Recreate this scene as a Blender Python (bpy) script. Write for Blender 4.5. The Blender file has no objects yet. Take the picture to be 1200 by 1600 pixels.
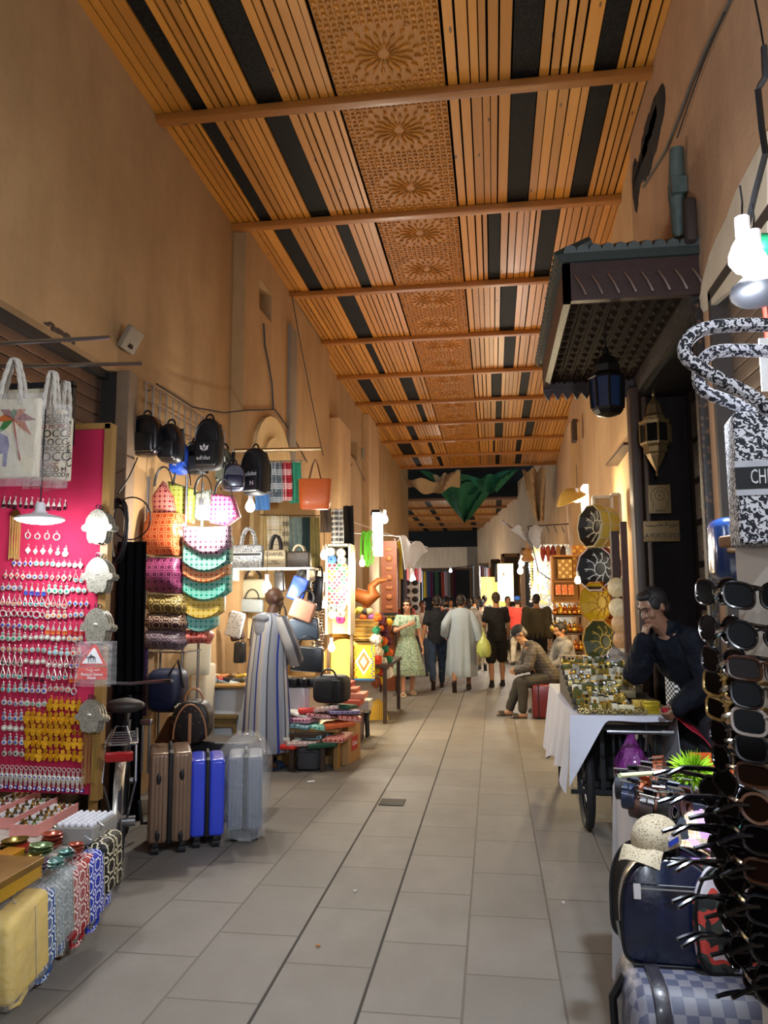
import bpy, math, random
from math import sin, cos, pi, sqrt, atan2, radians, hypot
from mathutils import Vector as V, Matrix as M4, Euler
SC = bpy.context.scene; C = SC.collection
rnd = random.Random(7)
U = rnd.uniform
# ------------------------------------------------------------------ camera
F, YAW, PITCH, ROLL, CH = 1200., .1405, .1186, -.004, 1.6
fw = V((-sin(YAW)*cos(PITCH), cos(YAW)*cos(PITCH), sin(PITCH)))
r0 = V((cos(YAW), sin(YAW), 0)); u0 = r0.cross(fw)
rt = r0*cos(ROLL)+u0*sin(ROLL); up = -r0*sin(ROLL)+u0*cos(ROLL)
cam = bpy.data.objects.new('camera', bpy.data.cameras.new('camera')); C.objects.link(cam)
cam.matrix_world = M4(((rt.x, up.x, -fw.x, 0), (rt.y, up.y, -fw.y, 0), (rt.z, up.z, -fw.z, CH), (0, 0, 0, 1)))
cam.data.sensor_fit = 'HORIZONTAL'; cam.data.sensor_width = 36; cam.data.lens = 36*F/1200; cam.data.clip_start = .05
SC.camera = cam
def at(px, py, y=None, x=None, z=None):
    d = fw*F + rt*(px-600) - up*(py-800)
    if y is not None: t = y/d.y
    elif x is not None: t = x/d.x
    else: t = (z-CH)/d.z
    return V((d.x*t, d.y*t, CH+d.z*t))
# ------------------------------------------------------------------ mesh builder
class MB:
    def __init__(s): s.v = []; s.f = []; s.m = []; s.mi = 0
    def add(s, vs, fs):
        b = len(s.v); s.v += [V(p) for p in vs]; s.f += [tuple(i+b for i in f) for f in fs]; s.m += [s.mi]*len(fs); return s
    def box(s, c, d, rot=None):
        h = [x/2 for x in d]; R = Euler(rot).to_matrix() if rot else None; c = V(c)
        vs = []
        for x in (-1, 1):
            for y in (-1, 1):
                for z in (-1, 1):
                    p = V((x*h[0], y*h[1], z*h[2])); vs.append(c+(R @ p if R else p))
        return s.add(vs, [(0,1,3,2), (4,6,7,5), (0,4,5,1), (2,3,7,6), (0,2,6,4), (1,5,7,3)])
    def bx(s, a, b):
        return s.box([(p+q)/2 for p, q in zip(a, b)], [abs(p-q) for p, q in zip(a, b)])
    def loft(s, rings, closed=True, cap=True):
        n = len(rings[0]); b = len(s.v); fs = []
        for r in rings: s.v += [V(p) for p in r]
        for i in range(len(rings)-1):
            for j in range(n if closed else n-1):
                k = (j+1) % n; fs.append((b+i*n+j, b+i*n+k, b+(i+1)*n+k, b+(i+1)*n+j))
        if cap and closed:
            fs.append(tuple(b+j for j in range(n))[::-1]); o = b+(len(rings)-1)*n; fs.append(tuple(o+j for j in range(n)))
        s.f += fs; s.m += [s.mi]*len(fs); return s
    def tube(s, pts, r, n=8, loop=False, flat=1):
        pts = [V(p) for p in pts]; N = len(pts); rr = r if isinstance(r, (list, tuple)) else [r]*N
        rings = []; nx = None
        for i, p in enumerate(pts):
            a = pts[i-1] if (i or loop) else p; c = pts[(i+1) % N] if (i < N-1 or loop) else p
            t = (c-a); t = t.normalized() if t.length > 1e-9 else V((0,0,1))
            if nx is None:
                nx = t.orthogonal().normalized() if abs(t.z) > .99 else V((0,0,1)).cross(t).normalized()
            nx = (nx-t*nx.dot(t)); nx = nx.normalized() if nx.length > 1e-6 else t.orthogonal().normalized(); ny = t.cross(nx)
            rings.append([p+nx*(cos(2*pi*k/n)*rr[i])+ny*(sin(2*pi*k/n)*rr[i]*flat) for k in range(n)])
        if loop: rings.append(rings[0])
        return s.loft(rings, cap=not loop)
    def cyl(s, a, b, r, n=12, r2=None): return s.tube([a, b], [r, r if r2 is None else r2], n)
    def lathe(s, prof, c=(0,0,0), n=16, R=None, sx=1, sy=1):
        c = V(c); rings = []
        for r, z in prof:
            rings.append([c+(R @ V((cos(2*pi*k/n)*r*sx, sin(2*pi*k/n)*r*sy, z)) if R else V((cos(2*pi*k/n)*r*sx, sin(2*pi*k/n)*r*sy, z))) for k in range(n)])
        return s.loft(rings)
    def ball(s, c, r, n=12, m=8, R=None):
        r = r if isinstance(r, (tuple, list)) else (r, r, r); c = V(c); rings = []
        for i in range(m+1):
            a = -pi/2+pi*(i if 0 < i < m else (i+(.02 if i == 0 else -.02)))/m
            rings.append([c+(R @ V((r[0]*cos(a)*cos(2*pi*k/n), r[1]*cos(a)*sin(2*pi*k/n), r[2]*sin(a))) if R else V((r[0]*cos(a)*cos(2*pi*k/n), r[1]*cos(a)*sin(2*pi*k/n), r[2]*sin(a)))) for k in range(n)])
        return s.loft(rings)
    def prism(s, out, y0, y1):          # outline in local xz, extruded along y
        n = len(out); vs = [(x, y0, z) for x, z in out]+[(x, y1, z) for x, z in out]
        return s.add(vs, [tuple(range(n)), tuple(range(n, 2*n))[::-1]]+[(i, i+n, (i+1) % n+n, (i+1) % n) for i in range(n)])
    def sheet(s, fn, nu, nv, th=.004):   # closed thin shell over fn(u,v)
        g = [[V(fn(i/nu, j/nv)) for j in range(nv+1)] for i in range(nu+1)]
        nrm = [[None]*(nv+1) for _ in range(nu+1)]
        for i in range(nu+1):
            for j in range(nv+1):
                a = g[min(i+1, nu)][j]-g[max(i-1, 0)][j]; b = g[i][min(j+1, nv)]-g[i][max(j-1, 0)]
                q = a.cross(b); nrm[i][j] = q.normalized() if q.length > 1e-12 else V((0,0,1))
        W = nv+1; K = (nu+1)*W
        vs = [g[i][j] for i in range(nu+1) for j in range(W)]+[g[i][j]-nrm[i][j]*th for i in range(nu+1) for j in range(W)]
        fs = []
        for i in range(nu):
            for j in range(nv):
                a = i*W+j; fs += [(a, a+W, a+W+1, a+1), (K+a, K+a+1, K+a+W+1, K+a+W)]
        for i in range(nu):
            for j in (0, nv):
                a = i*W+j; fs.append((a, a+W, K+a+W, K+a))
        for j in range(nv):
            for i in (0, nu):
                a = i*W+j; fs.append((a, a+1, K+a+1, K+a))
        return s.add(vs, fs)
    def rbox(s, c, d, r=.02, e=.015, n=4, axis=2, taper=1., sq=None):   # rounded box: rounded-rect rings lofted along axis
        c = V(c); ax = [i for i in range(3) if i != axis]; a, b = d[ax[0]]/2, d[ax[1]]/2; h = d[axis]/2
        r = min(r, a*.98, b*.98); e = min(e, h*.95, a*.6, b*.6); rings = []
        lv = [(-h+e*(1-cos(t)), e*(1-sin(t))) for t in [pi/2*i/3 for i in range(4)]]
        lv = lv+[(-z, k) for z, k in lv[::-1]]
        for z, k in lv:
            f = 1+(taper-1)*(z+h)/(2*h); q = []
            for cx, cy, a0 in ((1, 1, 0), (-1, 1, pi/2), (-1, -1, pi), (1, -1, 1.5*pi)):
                for i in range(n+1):
                    t = a0+pi/2*i/n; p = [0, 0, 0]
                    rr = max(min(r-k*.5, a-k, b-k), 1e-4)
                    p[ax[0]] = (cx*(a-k-rr)+cos(t)*rr)*f; p[ax[1]] = (cy*(b-k-rr)+sin(t)*rr)*f; p[axis] = z
                    q.append(c+V(p))
            rings.append(q)
        return s.loft(rings)
    def xf(s, loc=(0,0,0), rot=(0,0,0), sc=1, a=0):
        sc = sc if isinstance(sc, (tuple, list)) else (sc, sc, sc)
        m = M4.LocRotScale(V(loc), Euler(rot), V(sc))
        for i in range(a, len(s.v)): s.v[i] = m @ s.v[i]
        return s
    def n(s): return len(s.v)
def boxuv(me):
    L = me.uv_layers.new(name='UVMap'); co = me.vertices; d = L.data
    for p in me.polygons:
        nx, ny, nz = map(abs, p.normal)
        for li in p.loop_indices:
            q = co[me.loops[li].vertex_index].co
            d[li].uv = (q.x, q.z) if ny >= nx and ny >= nz else ((q.y, q.z) if nx >= nz else (q.x, q.y))
def mkmesh(name, m, mats, smooth=40, uv=True):
    me = bpy.data.meshes.new(name); me.from_pydata([tuple(p) for p in m.v], [], m.f)
    for x in (mats if isinstance(mats, (list, tuple)) else [mats]): me.materials.append(x)
    if any(m.m): me.polygons.foreach_set('material_index', m.m)
    import bmesh
    b = bmesh.new(); b.from_mesh(me); bmesh.ops.recalc_face_normals(b, faces=b.faces); b.to_mesh(me); b.free()
    if uv: boxuv(me)
    if smooth:
        me.polygons.foreach_set('use_smooth', [True]*len(me.polygons)); me.set_sharp_from_angle(angle=radians(smooth))
    return me
def obj(name, m, mat, parent=None, smooth=40, loc=None, rot=None, bevel=0, label=None):
    o = bpy.data.objects.new(name, mkmesh(name, m, mat, smooth)); C.objects.link(o)
    if parent: o.parent = parent
    if loc is not None: o.location = loc
    if rot is not None: o.rotation_euler = rot
    if bevel:
        b = o.modifiers.new('b', 'BEVEL'); b.width = bevel; b.segments = 2; b.limit_method = 'ANGLE'
    if label: o['label'] = label
    return o
def tag(o, label, cat, group=None, kind=None):
    o['label'] = label; o['category'] = cat
    if group: o['group'] = group
    if kind: o['kind'] = kind
    return o
def T(name, label, cat, loc=(0,0,0), rz=0, group=None, rot=None):
    o = bpy.data.objects.new(name, None); C.objects.link(o); o.empty_display_size = .1
    o.location = loc; o.rotation_euler = rot or (0, 0, rz); return tag(o, label, cat, group)
def S(name, m, mat, label, cat, group=None, loc=None, rot=None, smooth=40, bevel=0):
    return tag(obj(name, m, mat, None, smooth, loc, rot, bevel), label, cat, group)
def struct(name, m, mat, smooth=30):
    o = obj(name, m, mat, None, smooth); o['kind'] = 'structure'; return o
KIDS = {}
def dup(src, loc, rot=None, label=None, group=None, sc=None, mat=None):
    def rec(o, par):
        c = o.copy(); C.objects.link(c)
        if par: c.parent = par
        for k in [x for x in src_children(o)]: rec(k, c)
        return c
    c = rec(src, None); c.location = loc
    if rot is not None: c.rotation_euler = rot if isinstance(rot, (tuple, list)) else (0, 0, rot)
    if sc: c.scale = sc if isinstance(sc, (tuple, list)) else (sc, sc, sc)
    if label: c['label'] = label
    if group: c['group'] = group
    if mat and c.type == 'MESH':
        c.data = c.data.copy(); c.data.materials[0] = mat
    return c
def src_children(o): return [x for x in bpy.data.objects if x.parent == o] if o.type == 'EMPTY' or o.get('kids') else []
# ------------------------------------------------------------------ materials
def lin(c):
    if isinstance(c, str):
        c = c.lstrip('#'); c = [int(c[i:i+2], 16)/255 for i in (0, 2, 4)]
        return tuple(x/12.92 if x <= .04045 else ((x+.055)/1.055)**2.4 for x in c)+(1,)
    return tuple(c)[:3]+(1,)
class NG:
    def __init__(s, name):
        s.mat = bpy.data.materials.new(name); s.mat.use_nodes = True; s.t = s.mat.node_tree; s.N = s.t.nodes; s.b = s.N['Principled BSDF']
    def n(s, typ, **k):
        o = s.N.new('ShaderNode'+typ)
        for a, v in k.items(): setattr(o, a, v)
        return o
    def l(s, a, b): s.t.links.new(a, b); return s
    def put(s, inp, v):
        if hasattr(v, 'is_output') or isinstance(v, bpy.types.NodeSocket): s.l(v, inp)
        else: inp.default_value = v
    def m(s, op, a, b=0, c=0):
        o = s.n('Math', operation=op)
        for i, v in enumerate((a, b, c)): s.put(o.inputs[i], v)
        return o.outputs[0]
    def mix(s, f, a, b, bt='MIX'):
        o = s.n('Mix', data_type='RGBA', blend_type=bt); s.put(o.inputs[0], f); s.put(o.inputs[6], a); s.put(o.inputs[7], b); return o.outputs[2]
    def uv(s, sc=1, rot=0, kind='UV', loc=(0,0,0)):
        c = s.n('TexCoord'); mp = s.n('Mapping'); s.l(c.outputs[kind], mp.inputs[0])
        mp.inputs['Scale'].default_value = sc if isinstance(sc, tuple) else (sc,)*3; mp.inputs['Rotation'].default_value = (0, 0, rot); mp.inputs['Location'].default_value = loc
        return mp.outputs[0]
    def xyz(s, v): o = s.n('SeparateXYZ'); s.l(v, o.inputs[0]); return o.outputs
    def noise(s, v, sc, det=3, rough=.55, out='Fac'):
        o = s.n('TexNoise'); s.l(v, o.inputs['Vector']); o.inputs['Scale'].default_value = sc; o.inputs['Detail'].default_value = det; o.inputs['Roughness'].default_value = rough; return o.outputs[out]
    def ramp(s, f, stops, ip='LINEAR'):
        o = s.n('ValToRGB'); s.l(f, o.inputs[0]); e = o.color_ramp; e.interpolation = ip
        while len(e.elements) < len(stops): e.elements.new(.5)
        for q, (p, c) in zip(e.elements, stops): q.position = p; q.color = lin(c)
        return o.outputs[0]
    def bump(s, h, st=.3, d=.01):
        o = s.n('Bump'); s.l(h, o.inputs['Height']); o.inputs['Strength'].default_value = st; o.inputs['Distance'].default_value = d; s.l(o.outputs[0], s.b.inputs['Normal']); return s
    def fin(s, col, rough=.6, metal=0, spec=None):
        s.put(s.b.inputs['Base Color'], col if not isinstance(col, str) else lin(col)); s.put(s.b.inputs['Roughness'], rough); s.b.inputs['Metallic'].default_value = metal
        if spec is not None: s.b.inputs['Specular IOR Level'].default_value = spec
        return s.mat
_MC = {}
def mat(col, rough=.6, metal=0, noise=.12, sc=30, bump=0, coat=0):
    key = ('m', col, rough, metal, noise, sc, bump, coat)
    if key not in _MC:
        g = NG('plain_'+str(col).strip('#')); v = g.uv(kind='Object'); nz = g.noise(v, sc)
        c = lin(col); d = tuple(x*(1-noise*1.6) for x in c[:3])+(1,); e = tuple(min(1, x*(1+noise)) for x in c[:3])+(1,)
        o = g.mix(nz, d, e)
        if bump: g.bump(nz, bump, .01)
        if coat: g.b.inputs['Coat Weight'].default_value = coat; g.b.inputs['Coat Roughness'].default_value = .15
        _MC[key] = g.fin(o, rough, metal)
    return _MC[key]
def glow(col, st):
    key = ('g', col, st)
    if key not in _MC:
        g = NG('glow'); g.b.inputs['Emission Color'].default_value = lin(col); g.b.inputs['Emission Strength'].default_value = st; _MC[key] = g.fin(col, .4)
    return _MC[key]
def lattice(base, line, cell=.05, amp=0, r=.36, w=.05, dot=True, rough=.55, lobes=8, coat=0, base2=None):
    """ring or star outlines on a staggered grid, in surface metres"""
    key = ('lat', base, line, cell, amp, r, w, dot, rough, lobes, base2)
    if key not in _MC:
        g = NG('lattice_cloth'); v = g.xyz(g.uv(1/cell))
        def cellf(ox, oy):
            a = g.m('SUBTRACT', g.m('FRACT', g.m('ADD', v[0], ox)), .5); b = g.m('SUBTRACT', g.m('FRACT', g.m('ADD', v[1], oy)), .5)
            return a, b, g.m('SQRT', g.m('ADD', g.m('MULTIPLY', a, a), g.m('MULTIPLY', b, b)))
        a, b, d = cellf(100, 100)
        if amp:
            d = g.m('MULTIPLY', d, g.m('ADD', 1, g.m('MULTIPLY', amp, g.m('COSINE', g.m('MULTIPLY', lobes, g.m('ARCTAN2', a, b))))))
        f = g.m('LESS_THAN', g.m('ABSOLUTE', g.m('SUBTRACT', d, r)), w)
        a2, b2, d2 = cellf(100.5, 100.5)
        if dot: f = g.m('MAXIMUM', f, g.m('LESS_THAN', g.m('ABSOLUTE', g.m('SUBTRACT', d2, r*.42)), w*.9))
        bc = g.mix(g.noise(g.uv(kind='Object'), 9), tuple(x*.75 for x in lin(base)[:3])+(1,), lin(base))
        if base2: bc = g.mix(g.m('LESS_THAN', d, r-.05), bc, lin(base2))
        if coat: g.b.inputs['Coat Weight'].default_value = coat
        _MC[key] = g.fin(g.mix(f, bc, lin(line)), rough)
    return _MC[key]
def checker(a, b, cell, rough=.45):
    g = NG('checker_cloth'); o = g.n('TexChecker'); g.l(g.uv(1/cell), o.inputs[0]); o.inputs[3].default_value = 1; o.inputs[1].default_value = lin(a); o.inputs[2].default_value = lin(b)
    g.bump(g.noise(g.uv(60), 10), .15); return g.fin(o.outputs[0], rough)
def plaid(base, l1, l2, cell=.12, rough=.85):
    key = ('pl', base, l1, l2, cell)
    if key not in _MC:
        g = NG('plaid_cloth'); v = g.xyz(g.uv(1/cell)); c = lin(base)
        def band(x, p, w): return g.m('LESS_THAN', g.m('ABSOLUTE', g.m('SUBTRACT', g.m('FRACT', g.m('ADD', x, 50)), p)), w)
        f = g.m('MULTIPLY', g.m('ADD', g.m('ADD', band(v[1], .2, .05), band(v[1], .35, .05)), band(v[1], .5, .05)), .8)
        k = g.m('MULTIPLY', g.m('ADD', band(v[0], .3, .05), band(v[0], .5, .05)), .6)
        o = g.mix(f, c, lin(l1)); o = g.mix(k, o, lin(l1)); o = g.mix(g.m('MULTIPLY', g.m('ADD', band(v[0], .85, .02), band(v[1], .85, .02)), .7), o, lin(l2))
        _MC[key] = g.fin(o, rough)
    return _MC[key]
def speck(base, fleck, sc=60, th=.55, rough=.6, metric='EUCLIDEAN', metal=0, fleck2=None):
    key = ('sp', base, fleck, sc, th, rough, metric, metal, fleck2)
    if key not in _MC:
        g = NG('flecked'); o = g.n('TexVoronoi'); o.distance = metric; g.l(g.uv(), o.inputs['Vector']); o.inputs['Scale'].default_value = sc
        f = g.m('LESS_THAN', o.outputs['Distance'], th); c = lin(fleck)
        if fleck2: c = g.mix(g.m('GREATER_THAN', g.xyz(o.outputs['Color'])[0], .5), lin(fleck), lin(fleck2))
        _MC[key] = g.fin(g.mix(f, lin(base), c), rough, metal)
    return _MC[key]
def stripes(cols, cell, axis=0, rough=.85, kind='UV', wob=0, attr=None):
    """bands of colour across one axis; cols = [(width share, colour)]"""
    key = ('st', tuple(cols), cell, axis, kind, attr)
    if key not in _MC:
        g = NG('striped_cloth'); v = g.uv(1/cell, kind=kind); x = g.xyz(v)[axis]
        if attr: an = g.n('Attribute'); an.attribute_name = attr; x = g.m('MULTIPLY', an.outputs['Fac'], cell)
        if wob: x = g.m('ADD', x, g.m('MULTIPLY', g.noise(v, 1.5), wob))
        p = 0; st = []
        for w, c in cols: st.append((p, c)); p += w
        o = g.ramp(g.m('FRACT', g.m('ADD', x, 50)), st, 'CONSTANT'); g.bump(g.noise(g.uv(1, kind='Object'), 200), .1)
        _MC[key] = g.fin(o, rough)
    return _MC[key]
def wood(a, b, knots=True, ax=1, rough=.42, sc=1., coat=.2):
    key = ('wd', a, b, ax, rough, sc)
    if key not in _MC:
        g = NG('wood'); s3 = [9*sc]*3; s3[ax] = .7*sc
        v = g.uv(tuple(s3), kind='Object'); n1 = g.noise(v, 2.2, 5, .6); n2 = g.noise(g.uv((40*sc,)*ax+(2*sc,)+(40*sc,)*(2-ax), kind='Object'), 1.5, 4)
        geo = g.n('NewGeometry'); ri = geo.outputs['Random Per Island']
        o = g.mix(g.m('MULTIPLY', g.m('ADD', n1, n2), .5), lin(a), lin(b)); o = g.mix(g.m('MULTIPLY', ri, .55), o, tuple(x*.45 for x in lin(b)[:3])+(1,)); 
        if knots:
            k = g.n('TexVoronoi'); k.inputs['Scale'].default_value = 1; s4 = [7.]*3; s4[ax] = 2.2; g.l(g.uv(tuple(s4), kind='Object'), k.inputs['Vector'])
            kd = g.m('LESS_THAN', g.m('ADD', k.outputs['Distance'], g.m('MULTIPLY', n2, .06)), .115)
            o = g.mix(g.m('MULTIPLY', kd, .8), o, lin('#3a1a08'))
        if coat: g.b.inputs['Coat Weight'].default_value = coat; g.b.inputs['Coat Roughness'].default_value = .25
        g.bump(n2, .12); _MC[key] = g.fin(o, rough)
    return _MC[key]
def clear(col='#ffffff', rough=.08, a=.25):
    key = ('cl', col, rough, a)
    if key not in _MC:
        g = NG('clear_film'); g.bump(g.noise(g.uv(1, kind='Object'), 25, 4), .9, .03); g.b.inputs['Alpha'].default_value = a; g.b.inputs['Coat Weight'].default_value = 1.; _MC[key] = g.fin(col, rough, 0, .8)
    return _MC[key]
def dull(m, s=.12):
    m.node_tree.nodes['Principled BSDF'].inputs['Specular IOR Level'].default_value = s; return m
def leather(col, rough=.35, coat=.3): return mat(col, rough, 0, .18, 60, .12, coat)
BLK = mat('#0c0c0f', .5); STEEL = mat('#a9adb3', .28, 1, .05); DSTEEL = mat('#4a4a4e', .4, .8); GOLD = mat('#d9a840', .28, 1, .1); BRASS = mat('#8a6a30', .35, 1, .15); WHITE = mat('#e8e8ea', .5, 0, .04)
RUB = mat('#15151a', .7); SILV = mat('#d6d8dc', .3, .85, .12, 200)
def cmr(p, k=5):
    p = [V(q) for q in p]; o = []
    for i in range(len(p)-1):
        a, b, c, d = p[max(i-1, 0)], p[i], p[i+1], p[min(i+2, len(p)-1)]
        for j in range(k): t = j/k; o.append(.5*(2*b+(c-a)*t+(2*a-5*b+4*c-d)*t*t+(3*b-a-3*c+d)*t**3))
    return o+[p[-1]]
# lettering as flat mesh, text run along local +x, standing in xz, facing -y
_FC = {}
def text(m, s, size, loc, rot=(0,0,0), wide=1, th=.001):
    key = s
    if key not in _FC:
        cu = bpy.data.curves.new('lettering', 'FONT'); cu.body = s; cu.size = 1; cu.extrude = .01; cu.align_x = 'CENTER'; cu.align_y = 'CENTER'; cu.resolution_u = 2
        o = bpy.data.objects.new('lettering', cu); C.objects.link(o); dg = bpy.context.evaluated_depsgraph_get(); me = bpy.data.meshes.new_from_object(o.evaluated_get(dg))
        _FC[key] = ([v.co.copy() for v in me.vertices], [tuple(p.vertices) for p in me.polygons]); bpy.data.objects.remove(o); bpy.data.curves.remove(cu); bpy.data.meshes.remove(me)
    vs, fs = _FC[key]; a = m.n()
    m.add([V((p.x*size*wide, -p.z*th/.01, p.y*size)) for p in vs], fs); m.xf(loc, rot, 1, a); return m
# ================================================================== SETTING
LX = -3.0; LS = -2.85
def RX(y): return 1.42 if y < 6.3 else 1.42+(y-6.3)*.037
HC = 6.1
def plaster(c1, c2, c3, nm):
    g = NG(nm); v = g.uv(kind='Object'); a = g.noise(v, .55, 5, .62); b = g.noise(v, 6, 6, .7); c = g.noise(g.uv((1, 1, .25), kind='Object'), 3, 5)
    o = g.mix(g.ramp(a, [(.35, '#000000'), (.68, '#ffffff')]), lin(c1), lin(c2)); o = g.mix(g.m('MULTIPLY', g.ramp(c, [(.45, '#000000'), (.75, '#ffffff')]), .55), o, lin(c3))
    o = g.mix(g.m('MULTIPLY', g.m('SUBTRACT', b, .35), .5), o, tuple(x*.55 for x in lin(c1)[:3])+(1,))
    g.bump(g.m('ADD', b, g.m('MULTIPLY', g.noise(v, 60, 3), .25)), .35, .02); return g.fin(o, .85)
PLAS = plaster('#9c7a50', '#ad8b60', '#85653f', 'ochre_plaster'); PLAS2 = plaster('#b8946a', '#c9a87e', '#a07f5a', 'warm_plaster')
CREAM = plaster('#cdb07a', '#dcc493', '#b89a63', 'cream_plaster'); GREY = plaster('#7d7468', '#93897b', '#675f55', 'grey_plaster'); RAW = plaster('#b3a48e', '#cfc2ab', '#94836a', 'raw_render')
# ---- floor of long slabs with a gutter row down the middle
g = NG('stone_slabs'); br = g.n('TexBrick'); v = g.uv(1, kind='Object'); sw = g.n('CombineXYZ'); q = g.xyz(v)
g.l(q[1], sw.inputs[0]); g.l(g.m('ADD', q[0], .155), sw.inputs[1]); g.l(sw.outputs[0], br.inputs['Vector'])
for k, x in (('Scale', 1), ('Mortar Size', .006), ('Mortar Smooth', .3), ('Bias', 0), ('Brick Width', .64), ('Row Height', .405)): br.inputs[k].default_value = x
br.offset = .43; br.inputs[1].default_value = lin('#77736c'); br.inputs[2].default_value = lin('#86817a'); br.inputs[3].default_value = lin('#4b463d')
st = g.noise(v, 1.1, 6, .65); fi = g.noise(v, 90, 3, .7); mid = g.noise(v, 9, 4, .6)
o = g.mix(g.m('MULTIPLY', g.ramp(st, [(.42, '#000000'), (.7, '#ffffff')]), .55), br.outputs[0], lin('#5f5850')); o = g.mix(g.m('MULTIPLY', mid, .35), o, lin('#8d867a')); o = g.mix(g.m('MULTIPLY', fi, .3), o, lin('#54504a'))
g.bump(g.m('ADD', g.m('MULTIPLY', br.outputs['Fac'], -1.2), g.m('MULTIPLY', fi, .25)), .5, .01); FLOOR = g.fin(o, g.m('ADD', .48, g.m('MULTIPLY', mid, .25)))
m = MB(); m.add([(-14, -10, 0), (9, -10, 0), (9, 90, 0), (-14, 90, 0)], [(0, 1, 2, 3)]); struct('floor', m, FLOOR)
m = MB()
for x in (-.965, -.56): m.bx((x-.006, 1.5, -.004), (x+.006, 28, .0015))
struct('trim_1', m, mat('#3a362f', .9))
# ---- left wall with the shutter opening, steps and niches
SY = at(187, 582, x=LX).y; SZ = at(187, 582, x=LX).z
def wall_with_hole(name, x0, x1, y0, y1, z1, holes, mt):
    m = MB(); ys = sorted({y0, y1, *[h[0] for h in holes], *[h[1] for h in holes]})
    for a, b in zip(ys, ys[1:]):
        hs = sorted([(h[2], h[3]) for h in holes if h[0] <= a+1e-6 and h[1] >= b-1e-6]); z = 0
        for c, d in hs:
            if c > z: m.bx((x0, a, z), (x1, b, c))
            z = d
        if z < z1: m.bx((x0, a, z), (x1, b, z1))
    return struct(name, m, mt)
def sq(px0, py0, px1, py1, x=LX):
    a = at(px0, py0, x=x); b = at(px1, py1, x=x); return (min(a.y, b.y), max(a.y, b.y), min(a.z, b.z), max(a.z, b.z))
wall_with_hole('wall_left', LX-.35, LX, -9, 27.5, HC+.3, [(-.5, SY, -.01, SZ), sq(489, 598, 499, 656), sq(472, 618, 477, 648), sq(548, 680, 558, 722), sq(566, 790, 580, 826)], PLAS)
SA = at(366, 340, x=LX).y
wall_with_hole('wall_left_step', LX+.001, LS, SA, 13.2, HC+.3, [sq(405, 435, 424, 505, LS)], PLAS)
m = MB(); m.bx((LX-.5, -9, 0), (LX-.36, 27.5, HC)); struct('wall_left_backing', m, mat('#1d1712', .9))
def pil(px0, px1, top=HC, dx=.12, z0=0, mt=PLAS, nm='trim_2'):
    a = at(px0, 700, x=LX+dx).y; b = at(px1, 700, x=LX+dx).y; m = MB(); m.rbox((LX+dx/2-.02, (a+b)/2, (z0+top)/2), (dx+.04, b-a, top-z0), .015, .01); return struct(nm, m, mt)
pil(453, 463, 5.6, .2, 0, GREY, 'trim_3'); pil(530, 548, 5.05, .22, 0, PLAS2, 'trim_4'); pil(478, 486, 4.7, .06, 3.4, GREY, 'trim_5'); pil(577, 592, HC, .15, 0, PLAS2, 'trim_18')
# arched niche above the second stall
def arch(m, y0, y1, z0, zs, x0, x1, n=12):
    out = [(y0, z0), (y1, z0)]+[((y0+y1)/2+cos(pi*i/n)*(y1-y0)/2, zs+sin(pi*i/n)*(y1-y0)*.42) for i in range(n+1)]
    k = len(out); m.add([(x0, y, z) for y, z in out]+[(x1, y, z) for y, z in out], [tuple(range(k)), tuple(range(k, 2*k))[::-1]]+[(i, (i+1) % k, (i+1) % k+k, i+k) for i in range(k)])
aL = at(392, 700, x=LS).y; aR = at(452, 700, x=LS).y
m = MB(); arch(m, aL, aR, 1.2, 3.3, LS-.02, LS+.05); arch(m, aL+.25, aR-.3, 1.2, 3.25, LS-.02, LS+.09); struct('trim_6', m, CREAM)
# shutters
def shutter(name, x, y0, y1, z1, mt, sgn):
    m = MB(); z = .02
    while z < z1:
        m.rbox((x, (y0+y1)/2, z+.05), (.03, y1-y0, .088), .012, .004, 3); m.bx((x-.012, y0, z+.09), (x+.012, y1, z+.104)); z += .107
    o = struct(name, m, mt); return o
SHUT = mat('#6a5140', .45, .55, .15, 8); SHUTR = mat('#8f7a66', .42, .5, .12, 8)
shutter('door_1', LX-.16, -.5, SY, SZ, SHUT, 1)
m = MB(); m.bx((LX-.22, SY-.02, 0), (LX-.02, SY+.0, SZ)); m.bx((LX-.2, -.5, SZ-.06), (LX-.08, SY, SZ)); struct('trim_7', m, mat('#1a1512', .6))
m = MB(); m.rbox((LX+.03, SY+.07, SZ/2), (.12, .15, SZ+.03), .01, .01); struct('trim_8', m, mat('#7b6650', .8, 0, .2, 12))
m = MB(); a = at(75, 505, x=LX+.01); b = at(118, 535, x=LX+.01)
for i in range(26):
    t = i/25; m.ball((LX, a.y+(b.y-a.y)*t+U(-.02, .02), a.z+(b.z-a.z)*t+U(-.015, .02)), (.008, U(.02, .05), U(.008, .022)), 6, 4)
struct('trim_9', m, mat('#3b2a1c', .9))
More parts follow.
